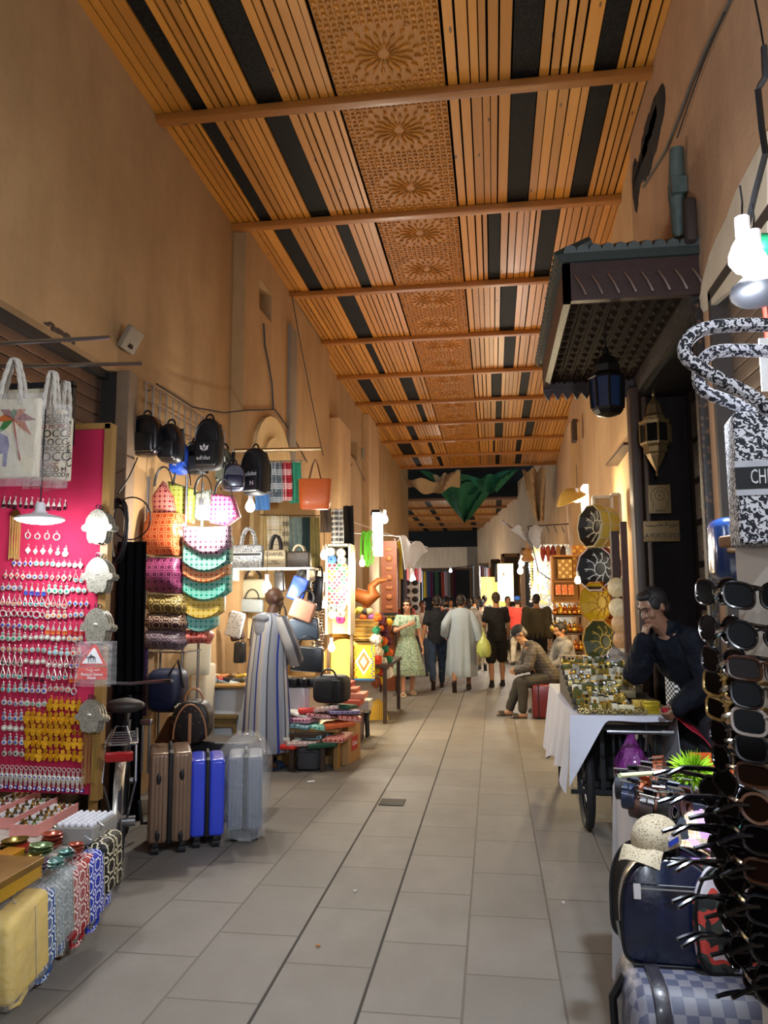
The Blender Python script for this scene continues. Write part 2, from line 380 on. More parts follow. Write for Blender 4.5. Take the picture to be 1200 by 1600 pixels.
# ---- right wall: shutter, jamb, deep doorway, long far stretch
JY0, JY1, DY1 = 4.98, 5.2, 7.4
PLR = plaster('#a88260', '#b99370', '#917055', 'rose_plaster')
RZ = at(1090, 490, x=1.42).z
m = MB(); m.bx((1.42, -9, RZ), (1.86, JY0, HC+.3)); m.bx((1.42, JY0, 0), (1.9, JY1, HC+.3)); m.bx((1.42, JY1, 3.62), (1.9, DY1, HC+.3)); struct('wall_right', m, PLR)
m = MB(); m.bx((1.42, -9, 0), (1.9, -1, RZ)); m.bx((1.62, -1, 0), (1.9, JY0, RZ)); m.bx((LX-.3, -9.3, 0), (1.9, -9, 2.2)); struct('wall_near', m, PLR)
shutter('door_2', 1.52, -1, JY0, RZ+.1, SHUTR, -1)
m = MB(); m.bx((1.40, JY0-.05, 0), (1.56, JY0, RZ)); m.bx((1.40, -1, RZ-.05), (1.47, JY0, RZ+.02)); struct('trim_10', m, mat('#30261f', .6))
m = MB(); pts = [(7.35, RX(7.35)), (25, RX(25)), (48, -.9), (50, -1.6), (80, -8.5)]
for (a, xa), (b, xb) in zip(pts, pts[1:]):
    vs = [(xa, a, 0), (xb, b, 0), (xb, b, HC+.6), (xa, a, HC+.6)]; m.add(vs+[(x+.4, y+.25, z) for x, y, z in vs], [(0, 1, 2, 3), (4, 7, 6, 5), (0, 4, 5, 1), (3, 2, 6, 7), (0, 3, 7, 4), (1, 5, 6, 2)])
struct('wall_right_far', m, PLAS2)
m = MB(); m.bx((-14, 27.1, 0), (LX-.3, 27.5, HC+.6)); m.bx((-14, 90, 0), (9, 90.3, 9)); struct('wall_far', m, PLAS2)
m = MB(); m.rbox((-1.15, 48.6, 3.3), (.9, .9, 6.6), .03, .02); struct('trim_11', m, GREY)
a = at(876, 680, x=RX(20)-.15).y; m = MB(); m.bx((RX(15)-.16, 15.5, 0), (RX(15)+.2, 16.3, HC-.9)); struct('trim_12', m, PLAS2)
# raw render patch edging the opening on the right wall
m = MB(); out = []
for px, py in ((1200, 205), (1172, 258), (1150, 300), (1136, 340), (1120, 372), (1108, 402), (1098, 440), (1093, 476), (1100, 488), (1130, 462), (1160, 440), (1200, 402)): p = at(px, py, x=1.41); out.append((p.y, p.z))
k = len(out); m.add([(1.405, y, z) for y, z in out]+[(1.44, y, z) for y, z in out], [tuple(range(k)), tuple(range(k, 2*k))[::-1]]+[(i, (i+1) % k, (i+1) % k+k, i+k) for i in range(k)]); struct('trim_13', m, RAW, 0)
m = MB(); a = at(1030, 168, x=1.41); b = at(992, 290, x=1.41)
for i in range(16):
    t = i/15; m.ball((1.42, a.y+(b.y-a.y)*t, a.z+(b.z-a.z)*t), (.03, U(.12, .24), U(.12, .3)), 7, 5)
struct('trim_14', m, mat('#1b1410', .9), 0)
# doorway reveals in dark wood
DARK = dull(mat('#140e0b', .7, 0, .2, 14, .2)); DWOOD = mat('#3a2618', .5, 0, .3, 10, .3); CARV = speck('#1b120c', '#4a3320', 26, .33, .55)
m = MB(); m.bx((1.30, DY1-.12, 0), (2.1, DY1, 3.62)); m.bx((1.80, JY1, 0), (1.9, DY1, 3.62)); m.bx((1.40, JY1, 3.5), (1.9, DY1, 3.62)); struct('trim_15', m, DARK)
m = MB(); m.rbox((1.34, DY1-.05, 1.8), (.09, .2, 3.6), .02, .01); m.rbox((1.42, DY1-.16, 1.75), (.05, .05, 3.5), .02, .01); struct('trim_16', m, DWOOD)
m = MB()
for i in range(9): m.rbox((1.78, 6.45, .3+i*.36), (.06, .95, .31), .02, .01); m.rbox((1.755, 6.45, .3+i*.36), (.05, .6, .18), .02, .02)
m.rbox((1.4, JY1+.02, 1.8), (.07, .09, 3.6), .015, .01)
struct('door_3', m, CARV)
# ---- timber ceiling
WOOD = wood('#dc9836', '#b9701f'); WOODP = wood('#d08a24', '#a0601a', False, 1, .55, 1.01, 0); BEAMW = wood('#b87836', '#96591f', True, 0)
g = NG('pierced_metal'); vo = g.n('TexVoronoi', feature='DISTANCE_TO_EDGE'); g.l(g.uv(), vo.inputs['Vector']); vo.inputs['Scale'].default_value = 22
f = g.m('GREATER_THAN', vo.outputs['Distance'], .07); PIER = g.fin(g.mix(f, lin('#1a1715'), lin('#040404')), .6, 0, .15)
BS = 2.08; BY = [4.22+BS*i for i in range(11)]
gap = .014
def bay(k, y0, y1, strips, ox=0, carve=True, xl=LX, xr=None):
    mw, ms = MB(), MB(); xr = xr if xr else RX(y1)+.06; x = xl; zones = sorted(strips+([(-1.3+ox, -.31+ox)] if carve else []))
    while x < xr-.03:
        hit = [z for z in zones if z[0]-.04 <= x < z[1]]
        if hit: x = hit[0][1]+.01; continue
        nx = min([z[0] for z in zones if z[0] > x]+[xr]); w = min(U(.068, .1), nx-x)
        if nx-x-w < .04: w = nx-x
        dz = U(0, .008); mw.bx((x, y0, HC+dz), (x+w-gap*U(.5, 1.5), y1, HC+.028+dz)); x += w
    for a, b in strips: ms.bx((a, y0, HC+.012), (b, y1, HC+.022))
    struct('ceiling', mw, WOOD, 0)
    if strips: struct('ceiling_grille', ms, PIER, 0)
pm = MB()
def carved(y0, y1):
    w = .96; pm.bx((-.5*w, 0, 0), (.5*w, y1-y0, .03)); n = 2; L = (y1-y0)/n
    for t in range(n):
        cy = (t+.5)*L; sy = L/w
        for i in range(18):
            for r1, r2, wd in ((.05, .14, .024), (.13, .245, .034), (.25, .315, .03)):
                a = 2*pi*(i+(.5 if r1 == .25 else 0))/18; e = V((cos(a), sin(a)*sy, 0)); f = V((-sin(a), cos(a)*sy, 0))
                rs = [e*r1, e*(r1*.45+r2*.55)+f*wd*.5, e*r2, e*(r1*.45+r2*.55)-f*wd*.5]
                pm.add([(p.x, cy+p.y, 0) for p in rs]+[(p.x*.98, cy+p.y*.98, -.014) for p in rs]+[((r1+r2)/2*e.x, cy+(r1+r2)/2*e.y, -.02)], [(0, 1, 5, 4), (1, 2, 6, 5), (2, 3, 7, 6), (3, 0, 4, 7), (4, 5, 8), (5, 6, 8), (6, 7, 8), (7, 4, 8)])
        N = 17
        for i in range(N):
            for j in range(N):
                x = (i+.5)/N*w-w/2; y = ((j+.5)/N-.5)*L
                if hypot(x, y/sy) < .33: continue
                s = .021+(.006 if (i+j) % 2 else -.003); k = (i*7+j*3) % 3
                out = [[(1, 0), (.3, .9), (-1, .6), (-.4, 0), (-1, -.6), (.3, -.9)], [(0, 1), (.9, .3), (.6, -1), (0, -.4), (-.6, -1), (-.9, .3)], [(1, 0), (0, 1), (-1, 0), (0, -1)]][k]
                q = [(x+a*s, cy+y+b*s*sy) for a, b in out]; c = len(q)
                pm.add([(a, b, 0) for a, b in q]+[(x+(a-x)*.75, cy+y+(b-cy-y)*.75, -.014) for a, b in q], [tuple(range(c, 2*c))[::-1]]+[(h, (h+1) % c, (h+1) % c+c, h+c) for h in range(c)])
carved(0, BS); PM = mkmesh('carved_panel', pm, WOODP, 0)
ST = [[(-2.64, -2.51), (-2.02, -1.8), (.25, .47), (.94, 1.12)], [(-2.55, -2.35), (-1.78, -1.64), (.03, .17), (.65, .85)], [(-2.2, -1.95), (.2, .42), (.92, 1.08)]]
for k in range(len(BY)-1):
    s = ST[max(0, k-1)] if k < 4 else [(a+U(-.1, .1), b+U(-.1, .1)) for a, b in ST[(k*2) % 3]] if k % 3 else [(a+.12, b+.1) for a, b in ST[1]]
    bay(k, BY[k]+.02, BY[k+1]-.02, s)
    o = bpy.data.objects.new('ceiling_panel', PM); C.objects.link(o); o.location = (-.805, BY[k], HC-.005); o['kind'] = 'structure'
for k, y in enumerate(BY):
    m = MB(); m.rbox(((LX+RX(y))/2, y, HC-.035), (RX(y)-LX+.06, .1, .075), .008, .01, 3, 0); struct('ceiling_beam', m, BEAMW)
m = MB(); m.bx((LX-.3, -9, HC+.2), (3.2, 24.3, HC+.3)); m.bx((LX-.3, -9, HC), (1.9, BY[0]-.06, HC+.1)); struct('ceiling_backing', m, mat('#0b0908', .9))  # near-black colour paints shade into the gaps between planks
for i in range(5):   # second stretch of roof, past the torn awnings
    bay(20+i, 33+3*i, 35.9+3*i, [(-4.2, -3.9), (-3, -2.75), (-1.2, -.9), (.2, .45)], 0, False, -7.5, 3.0)
    m = MB(); m.bx((-7.5, 32.9+3*i, HC-.1), (3, 33.05+3*i, HC+.03)); struct('ceiling_beam', m, BEAMW)
m = MB(); m.bx((-9, 33, HC+.2), (4.5, 48, HC+.3)); m.bx((-9, 24.4, HC+1.1), (4.5, 33, HC+1.2)); m.bx((-12, 48, HC+.5), (3, 80, HC+.6)); struct('ceiling_backing', m, mat('#10161a', .9))
m = MB(); m.bx((-9, 32.7, HC), (4, 32.9, HC+1.2)); m.bx((-9, 48.1, HC-1.0), (4, 48.3, HC+.6)); struct('trim_17', m, mat('#12181c', .9))
# ================================================================== PEOPLE (figure faces local -y; its own left is +x)
def cap_(m, a, b, ra, rb, n=12, flat=1., nv=None):
    a, b = V(a), V(b); t = (b-a).normalized(); h = 3; pts = []; rs = []
    for i in range(h+1):
        q = pi/2*i/h; pts.append(a-t*ra*cos(q)*.999); rs.append(max(ra*sin(q), .0006))
    for i in range(h+1):
        q = pi/2*i/h; pts.append(b+t*rb*sin(q)*.999); rs.append(max(rb*cos(q), .0006))
    return m.tube(pts, rs, n, flat=flat)
def ik(a, b, l1, l2, pole):
    a, b = V(a), V(b); d = b-a; L = min(d.length, (l1+l2)*.999); d.normalize(); c = (l1*l1+L*L-l2*l2)/(2*L); h = sqrt(max(l1*l1-c*c, 0))
    p = V(pole); p = (p-d*p.dot(d)); p = p.normalized() if p.length > 1e-5 else d.orthogonal().normalized()
    return a+d*c+p*h, a+d*L
CLD = bpy.data.textures.new('folds', 'CLOUDS'); CLD.noise_scale = .11; CLD.noise_depth = 2
def union(name, m, mt, par, vox=.012, sm=4, label=None, fold=0):
    me = bpy.data.meshes.new('tmp'); me.from_pydata([tuple(p) for p in m.v], [], m.f)
    import bmesh
    b = bmesh.new(); b.from_mesh(me); bmesh.ops.recalc_face_normals(b, faces=b.faces); b.to_mesh(me); b.free()
    o = bpy.data.objects.new('tmp', me); C.objects.link(o)
    r = o.modifiers.new('r', 'REMESH'); r.mode = 'VOXEL'; r.voxel_size = vox; r.use_smooth_shade = True
    if sm: q = o.modifiers.new('s', 'SMOOTH'); q.iterations = sm; q.factor = .5
    if fold: q = o.modifiers.new('d', 'DISPLACE'); q.texture = CLD; q.strength = fold; q.mid_level = .5; q.texture_coords = 'LOCAL'
    dg = bpy.context.evaluated_depsgraph_get(); me2 = bpy.data.meshes.new_from_object(o.evaluated_get(dg)); bpy.data.objects.remove(o); bpy.data.meshes.remove(me)
    me2.materials.clear(); me2.materials.append(mt); me2.name = name
    if mt.name.split('.')[0] in ('flecked', 'lattice_cloth', 'checker_cloth', 'plaid_cloth', 'striped_cloth'): boxuv(me2)
    o = bpy.data.objects.new(name, me2); C.objects.link(o); o.parent = par
    if label: o['label'] = label
    return o
SKIN = {}
def skin(c):
    if c not in SKIN:
        g = NG('skin'); v = g.uv(kind='Object'); g.b.inputs['Subsurface Weight'].default_value = .12; g.b.inputs['Subsurface Radius'].default_value = (.02, .008, .004)
        SKIN[c] = g.fin(g.mix(g.noise(v, 14, 4), tuple(x*.8 for x in lin(c)[:3])+(1,), lin(c)), .5)
    return SKIN[c]
def hand(m, w, d, nrm, curl=.5, s=1., side=1, fine=True):
    """palm plus four fingers and a thumb; d along the hand, nrm out of the palm"""
    d = V(d).normalized(); nrm = V(nrm); nrm = (nrm-d*nrm.dot(d)).normalized(); sd = d.cross(nrm)*side
    w = V(w); cap_(m, w, w+d*.02*s, .026*s, .027*s, 8)
    for k in (-1.5, -.5, .5, 1.5): cap_(m, w+d*.012*s+sd*k*.012*s, w+d*.078*s+sd*k*.018*s, .015*s, .0125*s, 6)
    for k, L in ((-1.5, .062), (-.5, .076), (.5, .082), (1.5, .072)):
        p = w+d*.082*s+sd*k*.0195*s; a = curl*.6; e = d
        for seg, f in ((.45, 1), (.32, 1.9), (.25, 2.7)):
            e = (d*cos(a*f)+nrm*sin(a*f)).normalized(); q = p+e*L*seg*s; cap_(m, p, q, .0092*s, .0082*s, 6); p = q
    p = w+d*.022*s+sd*.026*s; e1 = (d*.55+sd*.7+nrm*.35).normalized(); e2 = (d*.9+sd*.15+nrm*.45).normalized()
    q = p+e1*.04*s; cap_(m, p, q, .014*s, .0115*s, 6); cap_(m, q, q+e2*.034*s, .0112*s, .009*s, 6)
def person(label, loc, rz, h=1.75, sk='#b98058', hair='#17110e', top=None, legs=None, robe=None, skirt=None, shoes='#15130f', pose=None, vox=.013, face=False, build=1., bald=False, group=None, longhair=False, cat='person'):
    P = dict(pel=(0, 0, .94), lean=(0, 0), sh=1.43, syaw=0, hy=0, hp=0, head=(0, 0), LH=(.25, .02, .86), RH=(-.25, .02, .86), LE=(.3, 1, -.2), RE=(-.3, 1, -.2), LF=(.1, .02, .075), RF=(-.1, .02, .075), LK=(.1, -1, 0), RK=(-.1, -1, 0), Lh=0, Rh=0, Lt=0, Rt=0, curl=.5, Ln=None, Rn=None, Ld=None, Rd=None)
    P.update(pose or {}); root = T('person', label, cat, loc, rz, group); root.scale = (h/1.75,)*3
    pel = V(P['pel']); sc = V((pel.x+P['lean'][0], pel.y+P['lean'][1], P['sh'])); b = build
    ax = V((cos(P['syaw']), sin(P['syaw']), 0)); spine = (sc-pel)
    shL, shR = sc+ax*.172*b, sc-ax*.172*b; neck = sc+spine.normalized()*.055
    hc = neck+V((P['head'][0], P['head'][1]-.025, .155)); HR = Euler((P['hp'], 0, P['hy'])).to_matrix()
    B = MB()
    # torso as a stack of ellipses
    def torso(m, g=0, z0=-.06, z1=1., arms=True):
        prof = [(-.08, .14, .105), (-.02, .165, .118), (.06, .168, .118), (.14, .15, .105), (.24, .148, .102), (.34, .162, .11), (.42, .168, .112), (.48, .15, .1), (.525, .09, .075), (.55, .055, .058)]
        L = spine.length; rings = []; f = spine.normalized(); e = ax; nn = f.cross(e)
        for t, a, d in prof:
            if t < z0 or t > z1: continue
            c = pel+f*(t/.49*L); rings.append([c+e*cos(2*pi*k/16)*(a*b+g)+nn*sin(2*pi*k/16)*(d*b+g) for k in range(16)])
        m.loft(rings)
    torso(B); cap_(B, neck-spine.normalized()*.04, hc-V((0, 0, .06)), .06, .055)
    def hd(p): return hc+HR @ V(p)
    B.ball(hc+HR @ V((0, .012, .02)), (.075, .096, .095), 14, 10, HR); B.ball(hd((0, -.022, -.045)), (.056, .066, .07), 12, 8, HR)
    B.ball(hd((0, -.07, -.088)), (.025, .022, .02), 8, 6, HR)
    cap_(B, hd((0, -.083, .012)), hd((0, -.103, -.026)), .009, .014, 8)
    for s in (1, -1):
        B.ball(hd((s*.076, .012, -.01)), (.011, .02, .031), 8, 6, HR); B.ball(hd((s*.042, -.062, -.03)), (.022, .02, .022), 8, 6, HR)
        cap_(B, hd((s*.012, -.084, .03)), hd((s*.052, -.068, .03)), .01, .009, 6); B.ball(hd((s*.012, -.09, -.026)), (.009, .01, .007), 6, 5)
    cap_(B, hd((-.02, -.085, -.058)), hd((.02, -.085, -.058)), .0075, .0075, 6); cap_(B, hd((-.016, -.083, -.069)), hd((.016, -.083, -.069)), .008, .008, 6)
    arms = []
    for s, S_, H_, E_, n_, d_ in ((1, shL, P['LH'], P['LE'], P['Ln'], P['Ld']), (-1, shR, P['RH'], P['RE'], P['Rn'], P['Rd'])):
        el, wr = ik(S_, H_, .285, .255, E_); arms.append((S_, el, wr)); cap_(B, S_, el, .052*b, .04*b); cap_(B, el, wr, .041*b, .026*b)
        d = V(d_) if d_ else (wr-el); hand(B, wr, d, n_ or (-s, -.3, 0), P['curl'], 1, 1 if s < 0 else -1)
    lg = []
    for s, K, F_, hd_, tl in ((1, P['LK'], P['LF'], P['Lh'], P['Lt']), (-1, P['RK'], P['RF'], P['Rh'], P['Rt'])):
        hip = pel+V((s*.088, 0, -.02)); kn, an = ik(hip, F_, .43, .425, K); lg.append((hip, kn, an))
        cap_(B, hip, kn, .085*b, .055*b); cap_(B, kn, kn*.55+an*.45+V((0, .012, 0)), .054*b, .053*b); cap_(B, kn*.55+an*.45+V((0, .012, 0)), an, .052*b, .036)
        fd = Euler((0, 0, hd_)).to_matrix() @ V((0, -cos(tl), -sin(tl))); u_ = Euler((0, 0, hd_)).to_matrix() @ V((0, -sin(tl), cos(tl))); sd = fd.cross(u_)
        for k in (-1, 0, 1): cap_(B, an-u_*.035-fd*.03, an-u_*.045+fd*.13+sd*k*.022, .036, .02, 8)
        for k in range(5): cap_(B, an-u_*.047+fd*.13+sd*(k-2)*.017*s, an-u_*.051+fd*(.165-.006*k)+sd*(k-2)*.018*s, .0115, .0095, 6)
        P['fr%d' % s] = (an, fd, u_, sd)
    union('body', B, skin(sk), root, vox, 3 if vox > .008 else 2)
    if face:
        for s in (1, -1):
            m = MB(); m.ball(hd((s*.031, -.078, .012)), (.0125, .009, .0055), 8, 6, HR); obj('eye', m, mat('#2a211c', .25), root)
            m = MB(); cap_(m, hd((s*.014, -.091, .032)), hd((s*.05, -.078, .034)), .0045, .0035, 6); obj('eyebrow', m, mat('#120d0a', .8), root)
        m = MB(); cap_(m, hd((-.021, -.0895, -.063)), hd((.021, -.0895, -.063)), .0042, .0042, 6); obj('mouth', m, mat('#7d4338', .5), root)
    HM = mat(hair, .65, 0, .3, 120, .3)
    if not bald:
        m = MB(); m.ball(hd((0, .024, .034)), (.082, .094, .093), 16, 10, HR); m.ball(hd((0, -.026, .092)), (.062, .05, .028), 12, 8, HR); m.ball(hd((0, .06, -.03)), (.066, .05, .06), 12, 8, HR)
        for s in (1, -1): m.ball(hd((s*.066, -.005, .03)), (.018, .05, .045), 8, 6, HR)
        if longhair: m.ball(hd((0, .075, -.07)), (.075, .055, .11), 12, 8, HR); m.ball(hd((.0, .07, -.15)), (.06, .04, .08), 10, 8, HR)
        union('hair', m, HM, root, max(vox*.8, .006), 2)
    if top:
        m = MB(); torso(m, top.get('g', .016), -.09 if top.get('long', 1) else .02, .53)
        for s, (a, e, w) in zip((1, -1), arms):
            cap_(m, a-ax*s*.06-V((0,0,.012)), a+(e-a)*.16, .05*b+top.get('g', .016)*.4, .054*b+top.get('g', .016)*.5)
            g_ = top.get('g', .016); wd = top.get('wide', 0); cut = top.get('sleeve', 1)
            if cut <= .5: cap_(m, a, a+(e-a)*cut*2*.9, .05*b+g_*.5, .05*b+g_*.9+wd)
            else: cap_(m, a, e, .058*b+g_*.6, .05*b+g_*.8+wd); cap_(m, e, e+(w-e)*(cut-.5)*2*.95, .05*b+g_*.7+wd, .034+g_*.7+wd)
        if top.get('collar'): m.lathe([(.07, -.03), (.085, .02), (.08, .06), (.06, .055)], neck, 14)
        union(top.get('name', 'shirt'), m, top['m'], root, max(vox, .009), top.get('sm', 4), None, top.get('fold', .028))
    if legs:
        m = MB(); g_ = legs.get('g', .015); f = spine.normalized(); rings = []
        for t, a, d in ((-.1, .12, .1), (-.05, .16, .12), (.0, .172, .124), (.06, .172, .122), (.1, .16, .112)):
            c = pel+f*t; rings.append([c+V((cos(2*pi*k/14)*(a*b+g_), sin(2*pi*k/14)*(d*b+g_), 0)) for k in range(14)])
        m.loft(rings); cut = legs.get('cut', 1.)
        for a, k, n_ in lg:
            cap_(m, a, k if cut > .5 else a+(k-a)*cut*2, .088*b+g_, .058*b+g_*1.4+legs.get('wide', 0))
            if cut > .5: cap_(m, k, k+(n_-k)*(cut-.5)*2*.93, .057*b+g_*1.4, .045+g_+legs.get('wide', 0))
        union(legs.get('name', 'trousers'), m, legs['m'], root, max(vox, .009), 3, None, .026)
    if skirt or robe:
        q = robe or skirt; m = MB(); n = 56; rings = []; ph = q.get('ph', .3); z0 = q['hem']; cx = [q.get('dx', 0), q.get('dy', 0)]; f = spine.normalized()
        prof = q['prof']      # (z, a, b, fold)
        for z, a, d, fo in prof:
            t = max(0, min(1, (z-pel.z)/(sc.z-pel.z))); kk = max(0, (pel.z-z)/(pel.z-z0)); c = V((pel.x+(sc.x-pel.x)*t+cx[0]*kk, pel.y+(sc.y-pel.y)*t+cx[1]*kk, z)); r = []
            for k in range(n):
                th = 2*pi*k/n; w = 1+fo*(.55*cos(q.get('k', 7)*th+ph+z*.8)+.35*cos((q.get('k', 7)+4)*th-ph*2-z*1.1)+.3*cos(3*th+z*2))
                p = V((cos(th)*a*w, sin(th)*d*w, 0)); r.append(c+Euler((0, 0, P['syaw']*t)).to_matrix() @ p)
            rings.append(r)
        nm = q.get('name', 'robe' if robe else 'dress')
        def wrapped(name, rings, mt):
            m = MB(); R2 = [r+[r[0]] for r in rings]; N = len(R2[0]); m.loft(R2, False, False); k = m.n()
            m.add(rings[0], [tuple(range(N-1))]); m.add(rings[-1], [tuple(range(N-1))])
            o = obj(name, m, mt, root, 60); at_ = o.data.attributes.new('around', 'FLOAT', 'POINT'); at_.data.foreach_set('value', [(i % N)/(N-1) for i in range(k)]+[0]*(2*N-2)); return o
        wrapped(nm, rings, q['m'])
        for s, (a, e, w) in zip((1, -1), arms):
            g_ = q.get('sl', .03); cut = q.get('cut', 1); pts = []
            nn = (a-e).cross(w-e); nn = nn.normalized() if nn.length > 1e-4 else V((1, 0, 0)); n2 = 18; rr = []
            P0 = a-ax*s*.07-V((0, 0, .0)); path = [P0, a+(e-a)*.02, a+(e-a)*.35, a+(e-a)*.7, e*.92+a*.08, e*.9+w*.1, e*.6+w*.4, e*.3+w*.7, e*.07+w*.93]; rad = [.05, .066, .062+g_*.3, .055+g_*.6, .052+g_*.8, .05+g_*.8, .045+g_, .045+g_, .047+g_]
            if cut < .5: path = path[:3]+[a+(e-a)*cut*2]; rad = rad[:3]+[.062+g_*.5]
            for i, p in enumerate(path):
                t = (path[min(i+1, len(path)-1)]-path[max(i-1, 0)]).normalized(); n1 = (nn-t*nn.dot(t)).normalized(); n3 = t.cross(n1)
                rr.append([p+(n1*cos(2*pi*j/n2)+n3*sin(2*pi*j/n2))*rad[i]*(1+.07*sin(5*2*pi*j/n2+i*1.3)*min(1, i/2)) for j in range(n2)])
            wrapped('sleeve', rr, q.get('ms', q['m']))
        if q.get('hood'):
            m = MB(); m.ball(sc+V((0, .115, .02)), (.11, .05, .05), 12, 8); m.ball(sc+V((0, .12, -.06)), (.09, .045, .13), 12, 8, Euler((.15, 0, 0)).to_matrix()); m.lathe([(.1, -.05), (.095, 0), (.08, .05), (.06, .045)], sc+V((0, .005, .025)), 16)
            union('hood', m, q['hood'], root, .0095, 3, None, .02)
    if shoes:
        for s in (1, -1):
            an, fd, u_, sd = P['fr%d' % s]; m = MB(); mt = mat(shoes, .55, 0, .15, 40)
            if shoes == '#22344c' or shoes == '#3b332b' or shoes == '#c9bfa6':      # slides
                m.tube([an-u_*.068-fd*.06, an-u_*.07-fd*.03, an-u_*.07+fd*.06, an-u_*.07+fd*.15, an-u_*.068+fd*.185], [.03, .043, .045, .052, .03], 10, flat=.35)
                cap = [an-u_*(.07-.058*sin(pi*i/8))+fd*.085+sd*(.056*cos(pi*i/8)) for i in range(9)]
                for q in (0, .03, .055): m.tube([p+fd*q for p in cap], .014, 6)
                union('sandal', m, mt, root, .009, 2)
            else:
                cap_(m, an-u_*.035-fd*.035, an-u_*.035+fd*.04, .045, .043); cap_(m, an-u_*.03+fd*.03, an-u_*.048+fd*.15, .042, .03); cap_(m, an-u_*.045+fd*.02-sd*.014, an-u_*.05+fd*.15-sd*.014, .032, .024); cap_(m, an-u_*.01, an+u_*.02, .043, .044)
                m.tube([an-u_*.07-fd*.085, an-u_*.07-fd*.05, an-u_*.072+fd*.06, an-u_*.072+fd*.15, an-u_*.07+fd*.195], [.02, .042, .04, .047, .02], 10, flat=.35); union('shoe', m, mt, root, .009, 2)
    root['hc'] = (hc.x, hc.y, hc.z); return root
def headpart(root, name, build, mt, hy=0, hp=0, vox=None):
    hc = V(root['hc']); HR = Euler((hp, 0, hy)).to_matrix(); m = MB(); build(m)
    m.v = [hc+HR @ p for p in m.v]; return union(name, m, mt, root, vox, 2) if vox else obj(name, m, mt, root)
def hat(m):
    m.ball((0, .012, .055), (.092, .108, .082), 16, 10); m.ball((0, -.12, .05), (.07, .075, .012), 14, 6)
def C_(c, r=.85, n=.15, s=18, b=.25): return mat(c, r, 0, n, s, b)
# --- man in the striped djellaba
DJ = stripes([(.10, '#a7adb9'), (.035, '#46484f'), (.20, '#8f939d'), (.06, '#2c3f96'), (.16, '#9da2ac'), (.03, '#55575e'), (.12, '#c1bfbd'), (.03, '#6a6b70'), (.10, '#a3a8b2'), (.045, '#32479c'), (.12, '#b9b4ae')], 3., 0, .9, 'UV', 0, 'around')
DJS = stripes([(.3, '#9ba0aa'), (.12, '#2c3f96'), (.2, '#8b8f98'), (.1, '#55575e'), (.28, '#b3b1b0')], 1., 0, .9, 'UV', 0, 'around')
RP = [(1.50, .08, .075, 0), (1.47, .15, .1, 0), (1.41, .2, .135, .01), (1.3, .2, .15, .02), (1.1, .2, .165, .04), (.9, .215, .18, .06), (.6, .235, .2, .085), (.35, .25, .21, .1), (.2, .26, .215, .11), (.17, .25, .205, .11)]
person('shaven-headed man in a grey djellaba with blue stripes and blue slides', at(415, 1200, z=0), radians(148), 1.76, '#5f4232', bald=True,
    robe=dict(m=DJ, ms=DJS, hem=.17, prof=RP, k=9, hood=mat('#8f939d', .9, 0, .15, 20), sl=.03, name='djellaba'), shoes='#22344c',
    pose=dict(LH=(.17, -.24, .98), RH=(-.16, -.24, 1.02), LE=(.8, .5, -.3), RE=(-.8, .5, -.3), hy=-.35, hp=.28, head=(0, -.03), curl=.9, lean=(0, -.03), LF=(.11, -.05, .08), RF=(-.12, .06, .08)), vox=.0085, face=True)
# --- woman in the green patterned dress
GD = speck('#9db79f', '#3f5f4d', 42, .36, .8, fleck2='#e8ead9')
DP = [(1.45, .1, .08, 0), (1.41, .165, .115, .0), (1.3, .175, .14, .01), (1.15, .15, .115, .01), (1.07, .145, .11, .02), (.97, .19, .145, .03), (.8, .23, .175, .06), (.55, .27, .21, .1), (.38, .3, .24, .14), (.36, .29, .23, .14)]
def woman_dress(root): pass
p = person('smiling woman in a pale green patterned midi dress with hand on chest', at(637, 1086, z=0), radians(16), 1.68, '#d09a7c', '#2a1a12',
    robe=dict(m=GD, hem=.36, prof=DP, k=7, sl=.02, cut=.36, name='dress', dx=.0, dy=-.03), shoes='#c9bfa6', longhair=True,
    pose=dict(RH=(-.02, -.17, 1.27), RE=(-1, .1, -.6), Rd=(.9, -.1, .4), Rn=(0, 1, 0), LH=(.27, -.04, .88), LF=(.1, .12, .08), RF=(-.12, -.22, .08), Rh=-.2, hy=-.55, head=(0, 0), pel=(0, 0, .92), sh=1.41), vox=.0095, face=True, build=.93)
m = MB(); m.tube([V((.13, -.125, 1.33)), V((.15, -.06, 1.43)), V((.14, .05, 1.44)), V((.2, .13, 1.2)), V((.24, .1, .95))], .008, 6); obj('shoulder_strap', m, mat('#15110f', .6), p)
TEE = C_('#0e0f14'); JEAN = mat('#27374d', .9, 0, .3, 8, .2)
walkL = dict(LF=(.09, -.28, .085), RF=(-.09, .34, .17), Rt=.95, RK=(-.1, -1, 0), pel=(0, -.02, .915), sh=1.41)
walkR = dict(RF=(-.09, -.28, .085), LF=(.09, .34, .17), Lt=.95, LK=(.1, -1, 0), pel=(0, -.02, .915), sh=1.41)
person('man in a black polo shirt and blue jeans seen from behind', at(684, 1076, z=0), radians(186), 1.76, '#a8764f', '#19120e', top=dict(m=TEE, sleeve=.37, g=.02, collar=1), legs=dict(m=JEAN, g=.012), pose=dict(walkR, LH=(.28, .06, .88), RH=(-.24, -.18, .92)), shoes='#3a2a20', vox=.012)
BR = mat('#9fabb4', .9, 0, .1, 5, .15)
BP = [(1.50, .075, .07, 0), (1.47, .15, .1, 0), (1.41, .21, .135, .01), (1.3, .22, .155, .02), (1.1, .235, .17, .05), (.9, .25, .19, .08), (.6, .26, .22, .11), (.4, .27, .26, .13), (.3, .27, .27, .15), (.27, .26, .26, .15)]
